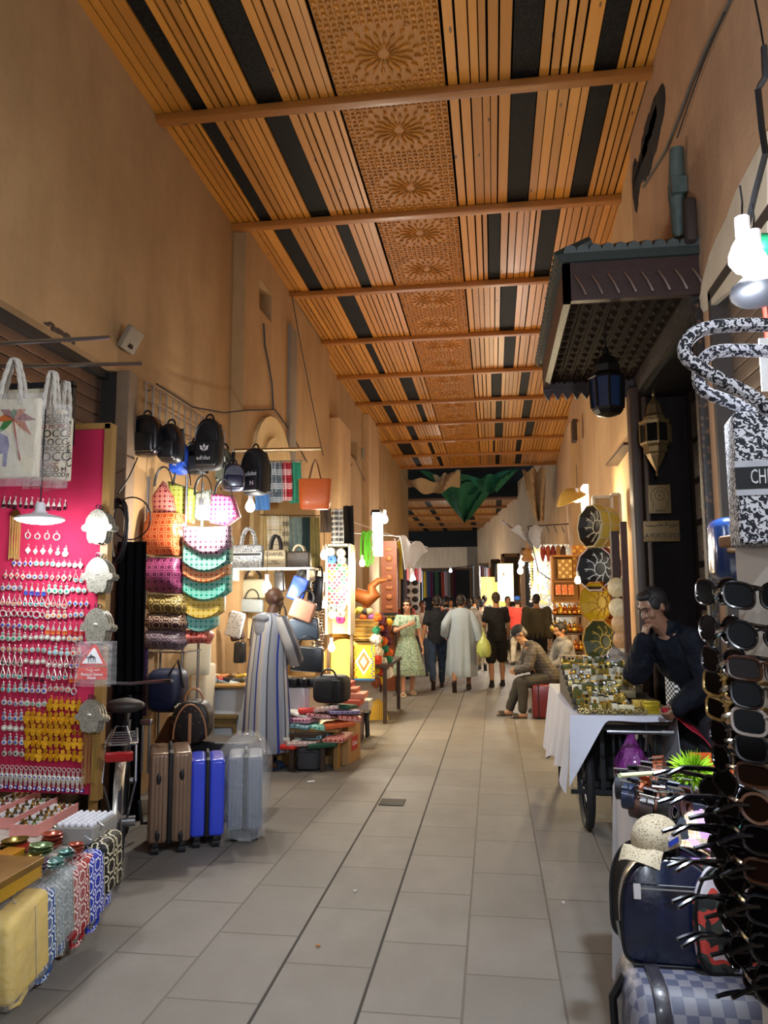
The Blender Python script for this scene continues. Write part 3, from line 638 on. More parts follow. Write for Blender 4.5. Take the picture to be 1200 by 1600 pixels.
person('man in a long pale blue robe walking away with a plastic bag', at(722, 1080, z=0), radians(176), 1.77, '#9c6b48', '#1c130e', robe=dict(m=BR, hem=.27, prof=BP, k=8, sl=.035), pose=dict(walkL, LF=(.1, .3, .17), Lt=.95, RF=(-.1, -.24, .085), Rt=0, RH=(-.34, -.02, .9), RE=(-.8, .5, 0), LH=(.3, -.05, 1.0), curl=.9), shoes='#2a1a14', vox=.011)
p0 = at(756, 1010, y=14.0)
m = MB(); m.lathe([(.015, .02), (.02, 0), (.035, -.06), (.09, -.13), (.13, -.22), (.135, -.32), (.1, -.4), (.04, -.42)], (0, 0, 0), 14, sx=1, sy=.75)
for i in range(len(m.v)): m.v[i] *= 1+.06*sin(i*2.1)
for s in (-1, 1): m.tube([V((s*.012, 0, .0)), V((s*.02, 0, .08)), V((0, 0, .1))], .006, 5)
S('plastic_bag', m, mat('#b9c46a', .35, 0, .3, 20, .4), 'yellow green plastic carrier bag held by the man in the pale blue robe', 'bag', loc=at(756, 1018, y=14.05)+V((0, 0, .32)))
person('man in a black T-shirt and black shorts seen from behind', at(778, 1073, z=0), radians(188), 1.80, '#c08a63', '#3a2a1c', top=dict(m=C_('#15120f'), sleeve=.37, g=.022), legs=dict(m=C_('#1a1715'), cut=.47, g=.022, wide=.02), pose=dict(LH=(.2, -.22, 1.05), RH=(-.24, -.2, .95), LF=(.12, .08, .08), RF=(-.11, -.12, .08), pel=(0, 0, .93)), shoes='#0f0f10', vox=.012)
# --- seated man, bowed over his lap
q = at(846, 1122, z=0); SB = V((q.x+.06, q.y+.15, 0))
m = MB(); m.rbox((0, 0, .24), (.36, .55, .46), .04, .03); r = T('hard_case', 'dark red hard case used as a seat by the man in the navy cap', 'suitcase', SB); obj('shell', m, mat('#6a1418', .35, 0, .15, 10, 0, .4), r)
m = MB(); m.rbox((-.1, 0, .24), (.02, .56, .47), .02, .01); obj('trim', m, BLK, r); m = MB()
m.tube([(-.02, -.1, .47), (-.02, -.09, .5), (-.02, .09, .5), (-.02, .1, .47)], .008, 6); obj('handle', m, BLK, r)
p = person('seated man in a navy cap and quilted grey jacket looking down', SB+V((.02, 0, 0)), radians(-82), 1.72, '#b98862', '#77716b', top=dict(m=stripes([(.82, '#4f4a45'), (.18, '#27231f')], .045, 2, .6, 'Object'), g=.034, sm=3, collar=1, name='quilted_jacket'), legs=dict(m=C_('#3b3830'), g=.02, cut=.97),
    pose=dict(pel=(0, .06, .57), lean=(0, -.27), sh=.98, hp=.75, head=(0, -.1), LH=(.06, -.42, .66), RH=(-.08, -.38, .64), LE=(1, .3, -.3), RE=(-1, .3, -.3), LF=(.14, -.36, .075), RF=(-.12, -.52, .075), LK=(.2, -1, .6), RK=(-.2, -1, .6), Ld=(-.4, -.6, -.2), Rd=(.5, -.6, -.3), curl=.9), shoes='#3b332b', vox=.009, face=True)
headpart(p, 'cap', hat, mat('#10131f', .8, 0, .1, 30, .2), 0, .75, .01)
p = person('young man in a grey hoodie sitting behind the man in the navy cap', at(888, 1088, y=11.9).xy.to_3d(), radians(-70), 1.7, '#b07d58', '#120e0c', top=dict(m=C_('#7b7a78'), g=.03, collar=1, name='hooded_jacket'), legs=dict(m=C_('#1d1f26')), pose=dict(pel=(0, .06, .55), lean=(0, -.12), sh=1.02, hp=.3, LH=(.1, -.4, .66), RH=(-.1, -.4, .66), LF=(.14, -.4, .075), RF=(-.12, -.42, .075), LK=(.2, -1, .6), RK=(-.2, -1, .6)), vox=.013)
m = MB(); m.rbox((0, 0, .22), (.34, .34, .05), .04, .01)
for a in (-1, 1):
    for b in (-1, 1): m.cyl((a*.13, b*.13, 0), (a*.11, b*.11, .22), .018, 6)
S('low_stool', m, mat('#4a3524', .7), 'low wooden stool under the young man in the grey hoodie', 'stool', loc=at(888, 1088, y=11.9).xy.to_3d()+V((-.08, 0, .2)))
# --- man in the dark jacket at the doorway
JK = dull(mat('#090d18', .8, 0, .3, 14, .5), .2)
jp = V((1.36, 5.42, 0))
p = person('man in a dark navy jacket with one hand at his mouth', jp, radians(-58), 1.74, '#7d5a45', '#0c0908', top=dict(m=JK, g=.03, collar=1, name='jacket', wide=.01, sm=3, fold=.045), legs=dict(m=C_('#12131a'), g=.02),
    pose=dict(lean=(0, -.26), sh=1.38, hp=.5, hy=-.1, head=(0, -.09), RH=(-.045, -.45, 1.375), RE=(-.25, -.25, -1), Rd=(.25, .1, 1), Rn=(.3, 1, 0), LH=(.14, -.36, .95), LE=(.6, .8, -.5), curl=1.5), vox=.0075, face=True)
m = MB(); m.rbox((-.05, -.215, 1.05), (.11, .05, .3), .02, .015); obj('checked_shirt', m, checker('#d9d5cb', '#23242c', .016), p)
# --- the crowd further along
def crowd(label, px, y, rz, top, legs, h=1.75, **k):
    b = at(px, 940, y=y); tk = k.pop('t', {})
    return person(label, (b.x, y, 0), radians(rz), h, top=top and dict(m=C_(top) if isinstance(top, str) else top, g=.022, **tk), legs=legs and dict(m=C_(legs)), vox=.016, **k)
REDP = speck('#c2584a', '#8a3328', 40, .35, .8); PATT = speck('#a89a86', '#5c4f42', 30, .4, .8)
crowd('bald man in a red patterned short-sleeved shirt near the carved door panel', 631, 16.6, 165, REDP, '#2b2f3a', 1.76, sk='#c48a66', bald=True, t=dict(sleeve=.37), build=1.1)
p = crowd('woman in a white printed T-shirt with a red bag strap', 660, 17.4, 8, '#dcd6cb', '#4b5a73', 1.66, sk='#8a5a42', t=dict(sleeve=.37), face=True)
m = MB(); m.tube([V((-.15, -.02, 1.47)), V((-.09, -.155, 1.32)), V((.0, -.165, 1.12)), V((.16, -.1, .95))], .022, 6, flat=.4); obj('bag_strap', m, mat('#b03426', .7), p)
walk = dict(LF=(.09, -.22, .085), RF=(-.09, .28, .15), Rt=.8, pel=(0, 0, .92), sh=1.42)
crowd('man in a red T-shirt, cream trousers and blue cap', 808, 20.5, 172, '#cf3a26', '#c7b593', 1.76, t=dict(sleeve=.37), build=1.1, pose=dict(LF=(.14, .05, .08), RF=(-.16, -.05, .08)))
rs = [o for o in bpy.data.objects if o.get('category') == 'person'][-1]; headpart(rs, 'cap', hat, mat('#1f4d8f', .8), 0, 0, .012)
crowd('bearded man in a pale T-shirt and dark trousers facing the camera', 793, 22, 15, '#b7b2ab', '#14161d', 1.78, t=dict(sleeve=.37))
crowd('man in a dark suit beside the man in the red T-shirt', 823, 22.2, 60, '#171a22', '#171a22', 1.84, hair='#6b6660')
crowd('stout man in an olive green jacket seen from behind', 838, 16.2, 178, '#4b4228', '#191715', 1.78, build=1.22, t=dict(wide=.015))
crowd('tan-jacketed man bending with a bag behind the black T-shirt man', 752, 19, 176, PATT, '#9a8a70', 1.70, pose=walk, sk='#c59a78')
crowd('woman in a dark red hooded top behind the jeans man', 690, 22, 190, '#7a1f28', '#26242c', 1.7)
crowd('woman in a pale blue sleeveless top further along the alley', 741, 25, 180, '#a9b4c4', '#3b4557', 1.78, hair='#20160f')
crowd('woman with long dark hair in a beige top further along', 733, 23, 180, '#a79b88', '#5b5348', 1.72, longhair=True, hair='#2b1d15')
crowd('man with curly black hair in a grey shirt', 757, 24, 170, '#6f7278', '#25272e', 1.83, hair='#0c0a09')
crowd('man in a mustard shirt near the bend of the alley', 717, 26, 185, '#b5803f', '#3a3026', 1.68)
crowd('man in a white shirt near the bend of the alley', 704, 27, 10, '#d5d7da', '#2a2f3c', 1.72)
crowd('man in a black shirt near the bend of the alley', 697, 29, 175, '#1a1b20', '#1a1b20', 1.86, hair='#0c0a09')
crowd('man in a navy shirt by the far clothes stalls', 748, 31, 20, '#222c47', '#23242b', 1.85)
crowd('man in a maroon shirt by the far clothes stalls', 768, 33, 160, '#5c2530', '#23242b', 1.9)
crowd('man in a brown shirt by the far clothes stalls', 782, 30, 185, '#5b4330', '#23242b', 1.74)
crowd('man in a pale grey shirt walking with the far crowd', 726, 33, 182, '#9a9da3', '#2d3038', 1.8)
crowd('boy in a green shirt among the far crowd', 711, 31, 178, '#47624b', '#2d3038', 1.55)
# ================================================================== generic goods
def sup(m, prof, n=24, c=(0, 0, 0)):   # superellipse rings up z: (z, half width, half depth, exponent)
    c = V(c); rings = []
    for p in prof:
        z, a, b, e = (p+(.6,))[:4]; r = []
        for k in range(n):
            t = 2*pi*k/n; x, y = cos(t), sin(t); r.append(c+V((a*math.copysign(abs(x)**e, x), b*math.copysign(abs(y)**e, y), z)))
        rings.append(r)
    return m.loft(rings)
def soft_bag(m, w, h, d, top=.15, e=.5, n=28, sag=0):    # soft bag standing on z=0, mouth narrowed to a slit
    N = 9; pr = [(0, w*.42, d*.2, e)]
    for i in range(N+1):
        t = i/N; k = 1-(1-top)*max(0, (t-.25)/.75)**1.3; pr.append((h*(.015+.985*t), w/2*(1-.05*(1-t)**3+sag*(1-t)), d/2*k*(1 if t > .05 else .8), e))
    return sup(m, pr, n)
def arc(w, h, n=10, z0=0, y=0): return [V((-w/2*cos(pi*i/n), y, z0+h*sin(pi*i/n))) for i in range(n+1)]
def tote(label, loc, w, h, d, mt, hm, rz=0, hh=.22, hw=.5, cat='bag', name='tote_bag', group=None, top=.3, rot=None):
    r = T(name, label, cat, loc, rz, group, rot); m = MB(); soft_bag(m, w, h, d, top); obj('body', m, mt, r)
    for s in (-1, 1): m = MB(); m.tube([p+V((0, s*d*.12, h-.02)) for p in arc(w*hw, hh)], .011, 6, flat=.5); obj('handle', m, hm, r)
    return r
def lamp_bulb(name, label, loc, r=.035, col='#fff4dc', st=30, cord=.3, energy=30, lc=(1, .85, .64), sock=WHITE, group=None):
    t = T(name, label, 'lamp', loc, 0, group); m = MB(); m.lathe([(.006, -r*1.1), (r*.6, -r*.95), (r, -r*.3), (r*.98, r*.2), (r*.7, r*.9), (r*.42, r*1.35)], (0, 0, 0), 14); obj('bulb', m, glow(col, st), t)
    m = MB(); m.cyl((0, 0, r*1.3), (0, 0, r*2.8), r*.48, 10); obj('socket', m, sock, t)
    if cord: m = MB(); m.tube([(0, 0, r*2.7), (.004, 0, r*2.7+cord*.5), (0, 0, r*2.7+cord)], .0035, 5); obj('cord', m, BLK, t)
    if energy: light(V(loc)+V((0, -.0, -r*1.25)), energy, lc, r)
    return t
def light(p, e, c=(1, .85, .64), r=.04):
    l = bpy.data.lights.new('lamp_light', 'POINT'); l.energy = e*LK; l.color = c; l.shadow_soft_size = r; o = bpy.data.objects.new('lamp_light', l); C.objects.link(o); o.location = p; return o
LK = 1.5
# ================================================================== STALL 1: the jewellery board and its table
BYD = 4.2; bx1 = at(163, 950, y=BYD).x; bz0 = at(100, 1240, y=BYD).z; bz1 = at(120, 672, y=BYD).z
VEL = mat('#a3103c', .9, 0, .12, 6, .2); PINE = wood('#a9803f', '#8a6430', False, 2, .5, 1, 0)
r = T('display_board', 'crimson velvet display board in a pine frame hung with earrings', 'display board', (-2.55, BYD, bz0))
m = MB(); m.bx((-2.95+2.55, 0, .0), (bx1-.03+2.55, .03, bz1-bz0)); obj('velvet_panel', m, VEL, r)
m = MB(); m.bx((bx1-.035+2.55, -.012, -.03), (bx1+2.55+.012, .045, bz1-bz0+.03)); m.bx((-.4, -.012, bz1-bz0), (bx1+2.55, .045, bz1-bz0+.035)); obj('frame', m, PINE, r)
for x in (-.35, bx1+2.5): m = MB(); m.bx((x-.02, .035, -bz0), (x+.02, .07, .3)); obj('leg', m, PINE, r)
# earrings
def wire(m, h=.018): m.tube([V((0, 0, h)), V((.004, 0, h+.007)), V((0, 0, h+.012)), V((-.004, 0, h+.008))], .0011, 4)
def disc(m, x, z, r, y=0, t=.0025, n=12): m.tube([V((x, y-t, z)), V((x, y+t, z))], r, n)
def ring(m, x, z, rx, rz, w=.0022, n=14): m.tube([V((x+cos(2*pi*k/n)*rx, 0, z+sin(2*pi*k/n)*rz)) for k in range(n)], w, 4, True)
EM = {}
GEM = ['#2456b4', '#1f8a70', '#0f1116', '#c83a2e', '#7fc3d8', '#e9e6da', '#3b2fa0', '#d8742a', '#18a0a8']
EG = mat('#f0b52c', .35, .7, .1, 100); EGD = mat('#8e7432', .4, .8, .15, 60); ESIL = mat('#dcd8cc', .35, .5, .15, 200); PEARL = mat('#efe9dc', .3)
def earring_mesh(kind, gem):
    k = (kind, gem)
    if k in EM: return EM[k]
    m = MB(); gm = mat(GEM[gem], .2); base = ESIL
    if kind == 0: ring(m, 0, 0, .011, .011); wire(m, .011); disc(m, 0, 0, .0085); m.mi = 1; disc(m, 0, 0, .0042, -.002)
    elif kind == 1:
        m.tube([V((sin(t)*.012*(.25+.75*(1-i/14) if i < 14 else 1), 0, -.012+.036*i/28*0)) for i, t in enumerate([0]*2)], .001, 4)
        m.tube([V(p) for p in ((0, 0, .026), (.006, 0, .008), (.012, 0, -.008), (.009, 0, -.018), (0, 0, -.021), (-.009, 0, -.018), (-.012, 0, -.008), (-.006, 0, .008))], .0022, 4, True); wire(m, .026); disc(m, 0, -.009, .007); m.mi = 1; disc(m, 0, -.009, .0048, -.002)
    elif kind == 2: m.prism([(0, .016), (.012, 0), (0, -.018), (-.012, 0)], -.002, .002); wire(m, .016); m.mi = 1; disc(m, 0, -.001, .0055, -.0025)
    elif kind == 3:
        base = EG; disc(m, 0, .014, .009); disc(m, -.007, -.002, .008, -.002); disc(m, .007, -.002, .008, -.001); disc(m, 0, -.014, .009, -.003); wire(m, .022); m.mi = 1
        m.ball((0, .0, .003), .004, 6, 4); gm = EGD
    elif kind == 4: disc(m, 0, .012, .007); disc(m, 0, -.008, .0115); wire(m, .018); ring(m, 0, -.008, .0115, .0115, .002); m.mi = 1; disc(m, 0, -.008, .0055, -.002); disc(m, 0, .012, .003, -.002)
    elif kind == 5: ring(m, 0, -.004, .014, .014, .0028); wire(m, .011); m.mi = 1; m.ball((0, 0, -.018), .004, 6, 4)
    elif kind == 6:
        m.prism([(0, .014), (.009, -.012), (-.009, -.012)], -.0015, .0015); wire(m, .014); m.mi = 1
        for x in (-.007, 0, .007): m.tube([V((x, 0, -.011)), V((x, 0, -.026))], .002, 4); m.ball((x, 0, -.027), .0035, 6, 4)
    else: base = EG; m.prism([(0, .013), (.004, .004), (.013, .002), (.006, -.005), (.009, -.015), (0, -.009), (-.009, -.015), (-.006, -.005), (-.013, .002), (-.004, .004)], -.002, .002); wire(m, .013); m.mi = 1; disc(m, 0, 0, .004, -.002); gm = EGD
    EM[k] = mkmesh('earring', m, [base, gm]); return EM[k]
ORD = 'first second third fourth fifth sixth seventh eighth ninth tenth eleventh twelfth thirteenth fourteenth fifteenth sixteenth seventeenth eighteenth nineteenth twentieth'.split()
KN = ['round silver {} stone', 'teardrop silver {} stone', 'diamond-shaped silver {} stone', 'gold coin cluster', 'double disc silver {} stone', 'silver hoop with {} bead', 'fan silver {} bead', 'gold star']
GN = ['blue', 'green', 'black', 'red', 'pale blue', 'white', 'violet', 'orange', 'teal']
rows = [(786, 2, 106, [6], 1), (836, 36, 96, [5], .45), (861, 38, 108, [4, 2], .8), (881, 18, 130, [1, 0, 2, 4], 1), (901, 4, 132, [2, 1, 1, 0], 1), (920, 0, 136, [0, 6, 4], 1), (941, 0, 140, [1, 1, 2, 6], 1), (959, 0, 132, [4, 5, 0], 1), (979, 0, 132, [6, 2, 0], 1), (996, 0, 130, [0, 4, 5], 1), (1016, 0, 128, [4, 0], 1), (1034, 0, 126, [0, 1], 1), (1054, 0, 124, [6, 2, 1], 1), (1076, 0, 120, [4, 0, 5], 1), (1100, 2, 128, [0, 0, 3, 3], 1), (1121, 2, 128, [4, 3, 3, 3], 1), (1140, 2, 130, [0, 3, 3, 7], 1), (1159, 2, 130, [4, 3, 3, 3], 1), (1179, 2, 130, [0, 3, 3, 3], 1)]

for ri, (py, x0, x1, kinds, den) in enumerate(rows):
    n = max(4, int((x1-x0)/8.6*den)); seg = 0; kd = kinds[0]; gm = rnd.randrange(9)
    for i in range(n):
        if i % 4 == 0:
            kd = kinds[min(len(kinds)-1, int(i/n*len(kinds)))] if ri > 12 else rnd.choice(kinds); gm = rnd.randrange(9)
            if ri == 0: gm = 2
        px = x0+(x1-x0)*(i+.5)/n; p = at(px, py+(px-60)*.035+U(-1, 1), y=BYD-.012)
        o = bpy.data.objects.new('earring', earring_mesh(kd, gm)); C.objects.link(o); o.location = p; sc = U(1.1, 1.4)*(1.15 if kd in (3,) else 1); o.scale = (sc,)*3; o.rotation_euler = (0, U(-.1, .1), U(-.3, .3))
        tag(o, '%s earring, %s in the %s row down the velvet board' % (KN[kd].format(GN[gm]), ORD[i], ORD[ri]), 'earring', 'earrings on the velvet board')
# key pendants with eye charms along the foot of the board
def pendant_mesh(kind):
    m = MB(); ring(m, 0, .05, .011, .011, .0022); ring(m, 0, .031, .006, .009, .002); m.prism([(0, .024), (.012, .014), (.014, -.004), (.008, -.03), (-.008, -.03), (-.014, -.004), (-.012, .014)], -.002, .002)
    m.mi = 1; disc(m, 0, .004, .0095, -.003); m.mi = 2; disc(m, 0, .004, .005, -.005)
    for x in (-.006, 0, .006): m.mi = 0; m.tube([V((x, 0, -.03)), V((x, 0, -.05))], .0018, 4)
    m.mi = 2 if kind else 1; disc(m, 0, -.06, .011, 0); m.mi = 1 if kind else 2; disc(m, 0, -.06, .005, -.004)
    return mkmesh('eye_pendant', m, [ESIL, PEARL, mat('#2a2a98', .25)])
PMS = [pendant_mesh(0), pendant_mesh(1)]
for i in range(18):
    p = at(3+i*7.4, 1212+i*.4, y=BYD-.016); o = bpy.data.objects.new('eye_pendant', PMS[i % 2]); C.objects.link(o); o.location = p
    tag(o, 'silver chain pendant with blue eye charms, %s along the board\'s lower edge' % ORD[i], 'pendant', 'eye pendants on the velvet board')
# hamsa plates
hs = [(0, .1), (.028, .09), (.05, .07), (.066, .045), (.074, .012), (.09, .006), (.096, -.012), (.085, -.028), (.062, -.03), (.056, -.075), (.04, -.1), (.02, -.094), (0, -.106)]
hout = hs+[(-x, z) for x, z in hs[-2:0:-1]]
HAM = speck('#a9a596', '#6f6c60', 150, .4, .4, 'EUCLIDEAN', .55)
hm = MB(); hm.prism(hout, -.006, .006); hme = mkmesh('hand_plate', hm, HAM, 30); em = MB(); em.ball((0, -.006, .005), (.015, .006, .008), 10, 6); eme = mkmesh('eye_motif', em, ESIL); lm = MB(); ring(lm, 0, .112, .012, .012, .003); lme = mkmesh('hanging_loop', lm, DSTEEL)
HN = ['topmost', 'second', 'third', 'lowest']
for gi, (px, py, s) in enumerate(((152, 822, 1), (152, 898, 1.02), (150, 977, 1), (140, 1118, .92))):
    for k in range(3):
        p = at(px+k*4.5, py+k*1, y=BYD-.05+k*.022); r = T('hand_plate', '%s hand-shaped silver plate %s hanging beside the velvet board' % (HN[gi], ['in front of its stack', 'between two others', 'behind its stack'][k]), 'ornament', p, 0, 'hand plates by the velvet board'); r.scale = (s,)*3
        for nm, me in (('plate', hme), ('eye_motif', eme), ('hanging_loop', lme)):
            o = bpy.data.objects.new(nm, me); C.objects.link(o); o.parent = r
# camel warning sign in a clear bag
p = at(146, 1044, y=BYD-.09); r = T('camel_sign', 'red and white camel warning sign reading Reduce Speed Now in clear bag', 'sign', p, 0, None, (0, 0, .05)); RED = mat('#cf3328', .4)
m = MB(); m.prism([(-.085, .015), (.075, .015), (.012, .13), (-.006, .13)], -.004, .002); m.bx((-.092, -.004, -.062), (.08, .002, .005)); obj('board', m, RED, r)
m = MB(); m.prism([(-.066, .026), (.056, .026), (.006, .112), (-.002, .112)], -.006, -.004); obj('white_field', m, WHITE, r)
m = MB(); a0 = V((-.008, -.0075, .062))
for q in ([(-.024, .0), (-.014, .004), (-.006, .016), (.003, .006), (.014, .004), (.018, -.004), (-.02, -.006)],): m.prism([(x+a0.x, z+a0.z) for x, z in q], -.0085, -.006)
for pts, w in (([(-.02, 0), (-.03, -.004), (-.034, .01), (-.04, .012)], .0035), ([(-.016, -.004), (-.02, -.03)], .0018), ([(-.008, -.004), (-.004, -.03)], .0018), ([(.01, -.004), (.006, -.03)], .0018), ([(.016, -.004), (.022, -.03)], .0018), ([(.018, 0), (.024, -.01)], .0012)): m.tube([V((x, 0, z))+a0 for x, z in pts], w, 5)
obj('camel_motif', m, BLK, r)
m = MB(); text(m, 'Reduce Speed', .022, (-.006, -.005, -.034)); text(m, 'Now', .024, (-.006, -.005, -.053))
for pts in ([(.04, -.006), (.034, -.012), (.03, -.006), (.02, -.012), (.008, -.01)], [(0, -.012), (-.01, -.008), (-.018, -.013), (-.028, -.012)], [(-.034, -.002), (-.034, -.012)], [(.0, -.022), (-.008, -.018), (-.016, -.023)], [(.026, -.004), (.027, -.0045)]): m.tube([V((x, -.005, z)) for x, z in pts], .0014, 4)
obj('lettering', m, WHITE, r)
m = MB(); m.sheet(lambda u, v: V((-.105+.215*u, -.014+.004*sin(u*9+v*5), -.1+.245*v)), 8, 8, .001); m.sheet(lambda u, v: V((-.09+.22*u, .008+.004*sin(u*7+v*4), -.09+.24*v)), 6, 6, .001); obj('clear_bag', m, clear(a=.06), r)
# gold fringe necklaces
def fringe(label, px, py, L, w, n, y):
    p = at(px, py, y=y); m = MB()
    for i in range(n):
        x = -w/2+w*i/(n-1); m.tube([V((x, U(-.004, .004), 0)), V((x+U(-.002, .002), U(-.006, .004), -L*.5)), V((x, 0, -L*U(.92, 1)))], .0022, 5)
    r = T('fringe_necklace', label, 'necklace', p); obj('fringe', m, mat('#d9bd72', .3, .8, .3, 300), r); m = MB(); m.prism([(-w/2-.004, -.004), (w/2+.004, -.004), (.012, .035), (-.012, .035)], -.003, .003); obj('hanger', m, BRASS, r)
fringe('long gold fringe necklace hanging under the lowest hand plates', 143, 1146, .29, .09, 12, BYD-.03)
fringe('gold chain fringe necklace hanging behind the white disc lamp', 25, 806, .27, .065, 10, BYD-.03)
# white disc lamp
p = at(62, 812, y=3.85); r = T('disc_lamp', 'glowing white disc lamp hanging in front of the velvet board', 'lamp', p)
m = MB(); m.lathe([(.128, .0), (.13, .006), (.11, .018), (.045, .032), (.028, .05), (.026, .085), (.018, .095)], (0, 0, 0), 28); obj('housing', m, WHITE, r)
m = MB(); m.lathe([(.02, -.024), (.07, -.02), (.11, -.01), (.127, .0), (.12, .004)], (0, 0, 0), 28); obj('diffuser', m, glow('#f2f7ff', 14), r)
m = MB(); m.tube([(0, 0, .09), (.0, .0, .3), (-.01, .02, .62)], .004, 5); obj('cord', m, BLK, r)
light(p+V((0, 0, -.06)), 14, (.93, .96, 1), .1)
# hanging totes
ROPE = mat('#cdc7ba', .9, 0, .2, 150, .5)
def rope(m, pts, rr=.012):
    for ph in (0, 2.1, 4.2):
        pp = []
        N = 26
        for i in range(N+1):
            t = i/N*(len(pts)-1); k = min(int(t), len(pts)-2); q = pts[k].lerp(pts[k+1], t-k); a = i*.9+ph; pp.append(q+V((cos(a)*rr*.5, sin(a)*rr*.5, 0)))
        m.tube(pp, rr*.62, 5)
CAN = mat('#ddd3b8', .9, 0, .06, 60, .3)
def hung_tote(label, px, py, y, w, h, fn, rz=0):
    p = at(px, py, y=y); r = T('tote_bag', label, 'bag', p, rz); m = MB(); m.rbox((0, 0, -h/2), (w, .05, h), .02, .012); obj('body', m, CAN, r)
    for s in (-1, 1):
        m = MB(); rope(m, [V((-w*.2, s*.02, -.04)), V((-w*.14, s*.02, .1)), V((-.015, s*.01, .22)), V((.015, s*.01, .22)), V((w*.14, s*.02, .1)), V((w*.2, s*.02, -.04))]); obj('rope_handle', m, ROPE, r)
    fn(r, w, h); m = MB(); m.sheet(lambda u, v: V((-w/2-.03+(w+.07)*u, -.036+.01*sin(u*8+v*6)-.006*cos(v*14), -h-.05+(h+.07)*v)), 12, 14, .0012); obj('clear_bag', m, clear(a=.14), r); return r
def art(r, w, h):
    m = MB(); c = V((.03, -.0265, -.12))
    for a, L in ((.2, .13), (.9, .11), (1.6, .09), (2.3, .12), (2.9, .12), (3.6, .11), (-.5, .12)):
        e = V((cos(a), 0, sin(a))); n_ = V((-sin(a), 0, cos(a))); m.mi = int(a*3) % 3
        m.add([c, c+e*L*.5+n_*.022, c+e*L+V((0, 0, -.03)), c+e*L*.5-n_*.02], [(0, 1, 2, 3)])
    m.mi = 0; m.tube([c, c+V((.02, 0, -.1)), c+V((.05, 0, -.22))], .006, 4, flat=.3)
    obj('palm_print', m, [mat('#8d2f2a', .8), mat('#3d7a3c', .8), mat('#c0642d', .8)], r)
    m = MB(); m.prism([(-.12, -.26), (-.1, -.2), (-.07, -.165), (-.04, -.19), (.0, -.21), (.012, -.26), (.005, -.3), (.0, -.37), (-.02, -.37), (-.02, -.3), (-.07, -.3), (-.09, -.37), (-.11, -.37), (-.1, -.29)], -.028, -.0255); obj('animal_print', m, [mat('#5a4a86', .8)], r)
def moro(r, w, h):
    m = MB(); z = -.03; i = 0
    while z > -h+.03:
        s = [.03, .026, .03, .05, .044, .03, .06, .026][i % 8]; m.mi = [0, 0, 1, 0, 0, 1, 0, 0][(i+3) % 8]; text(m, ['MOROCCO M', 'CO MOROCCO', 'OCCO MORO', 'MOROCC'][i % 4] if s < .04 else ['OROCC', 'MOROCC', 'CCO'][i % 3], s*1.3, (0, -.0265, z-s/2)); z -= s*1.02; i += 1
    obj('lettering', m, [mat('#3c3633', .8), mat('#8e3440', .8)], r)
hung_tote('cream tote with a palm and camel print in clear plastic', 20, 624, 3.7, .34, .43, art)
hung_tote('cream tote printed all over with MOROCCO in clear plastic', 80, 641, 3.92, .19, .4, moro)
hung_tote('mauve lettered tote in clear plastic behind the MOROCCO tote', 100, 655, 4.06, .15, .37, moro, -.5)
p = at(64, 640, y=4.14); r = T('wall_picture', 'dark framed cream panel leaning on the shutter behind the hanging totes', 'frame', p); m = MB(); m.bx((-.25, 0, -.2), (.17, .02, .13)); obj('panel', m, mat('#cfc6a8', .7), r); m = MB()
m.bx((-.27, -.01, .13), (.205, .03, .165)); m.bx((.17, -.01, -.22), (.205, .03, .14))
obj('frame', m, BLK, r)
m = MB(); a = at(0, 470, y=3.7); m.cyl((-2.98, 3.62, 2.98), (-1.95, 3.62, 2.98), .012, 8); m.cyl((-2.98, 4.0, 2.99), (-1.95, 4.0, 2.96), .012, 8); S('hanging_rail', m, STEEL, 'steel rail the printed totes hang from in front of the brown shutter', 'rail')
# table with trays, bowls, boxes
TX, TZ = -1.99, .45
r = T('display_table', 'low trestle table with a white top in front of the velvet board', 'table', (-2.5, 3.1, 0)); m = MB(); m.rbox((.02, -.1, TZ-.02), (.98, 1.75, .035), .01, .008); obj('tabletop', m, mat('#c9c3b8', .5), r)
for x in (-.4, .36):
    for y in (-.85, .62): m = MB(); m.cyl((x, y, 0), (x, y, TZ-.03), .02, 8); obj('leg', m, DSTEEL, r)
PINK = mat('#d99086', .6); TRAY = mat('#e7e4e2', .55)
def bottle_mesh():
    m = MB(); m.lathe([(.011, 0), (.012, .004), (.012, .034), (.006, .042)], n=8); m.mi = 1; m.lathe([(.0075, .042), (.0075, .055)], n=8); return m
VB = [mkmesh('vial', bottle_mesh(), [mat(c, .15), BRASS]) for c in ('#7b5a2a', '#3a2c1e', '#a97d36', '#5f6f3a', '#6b2f2a')]
vi = 0
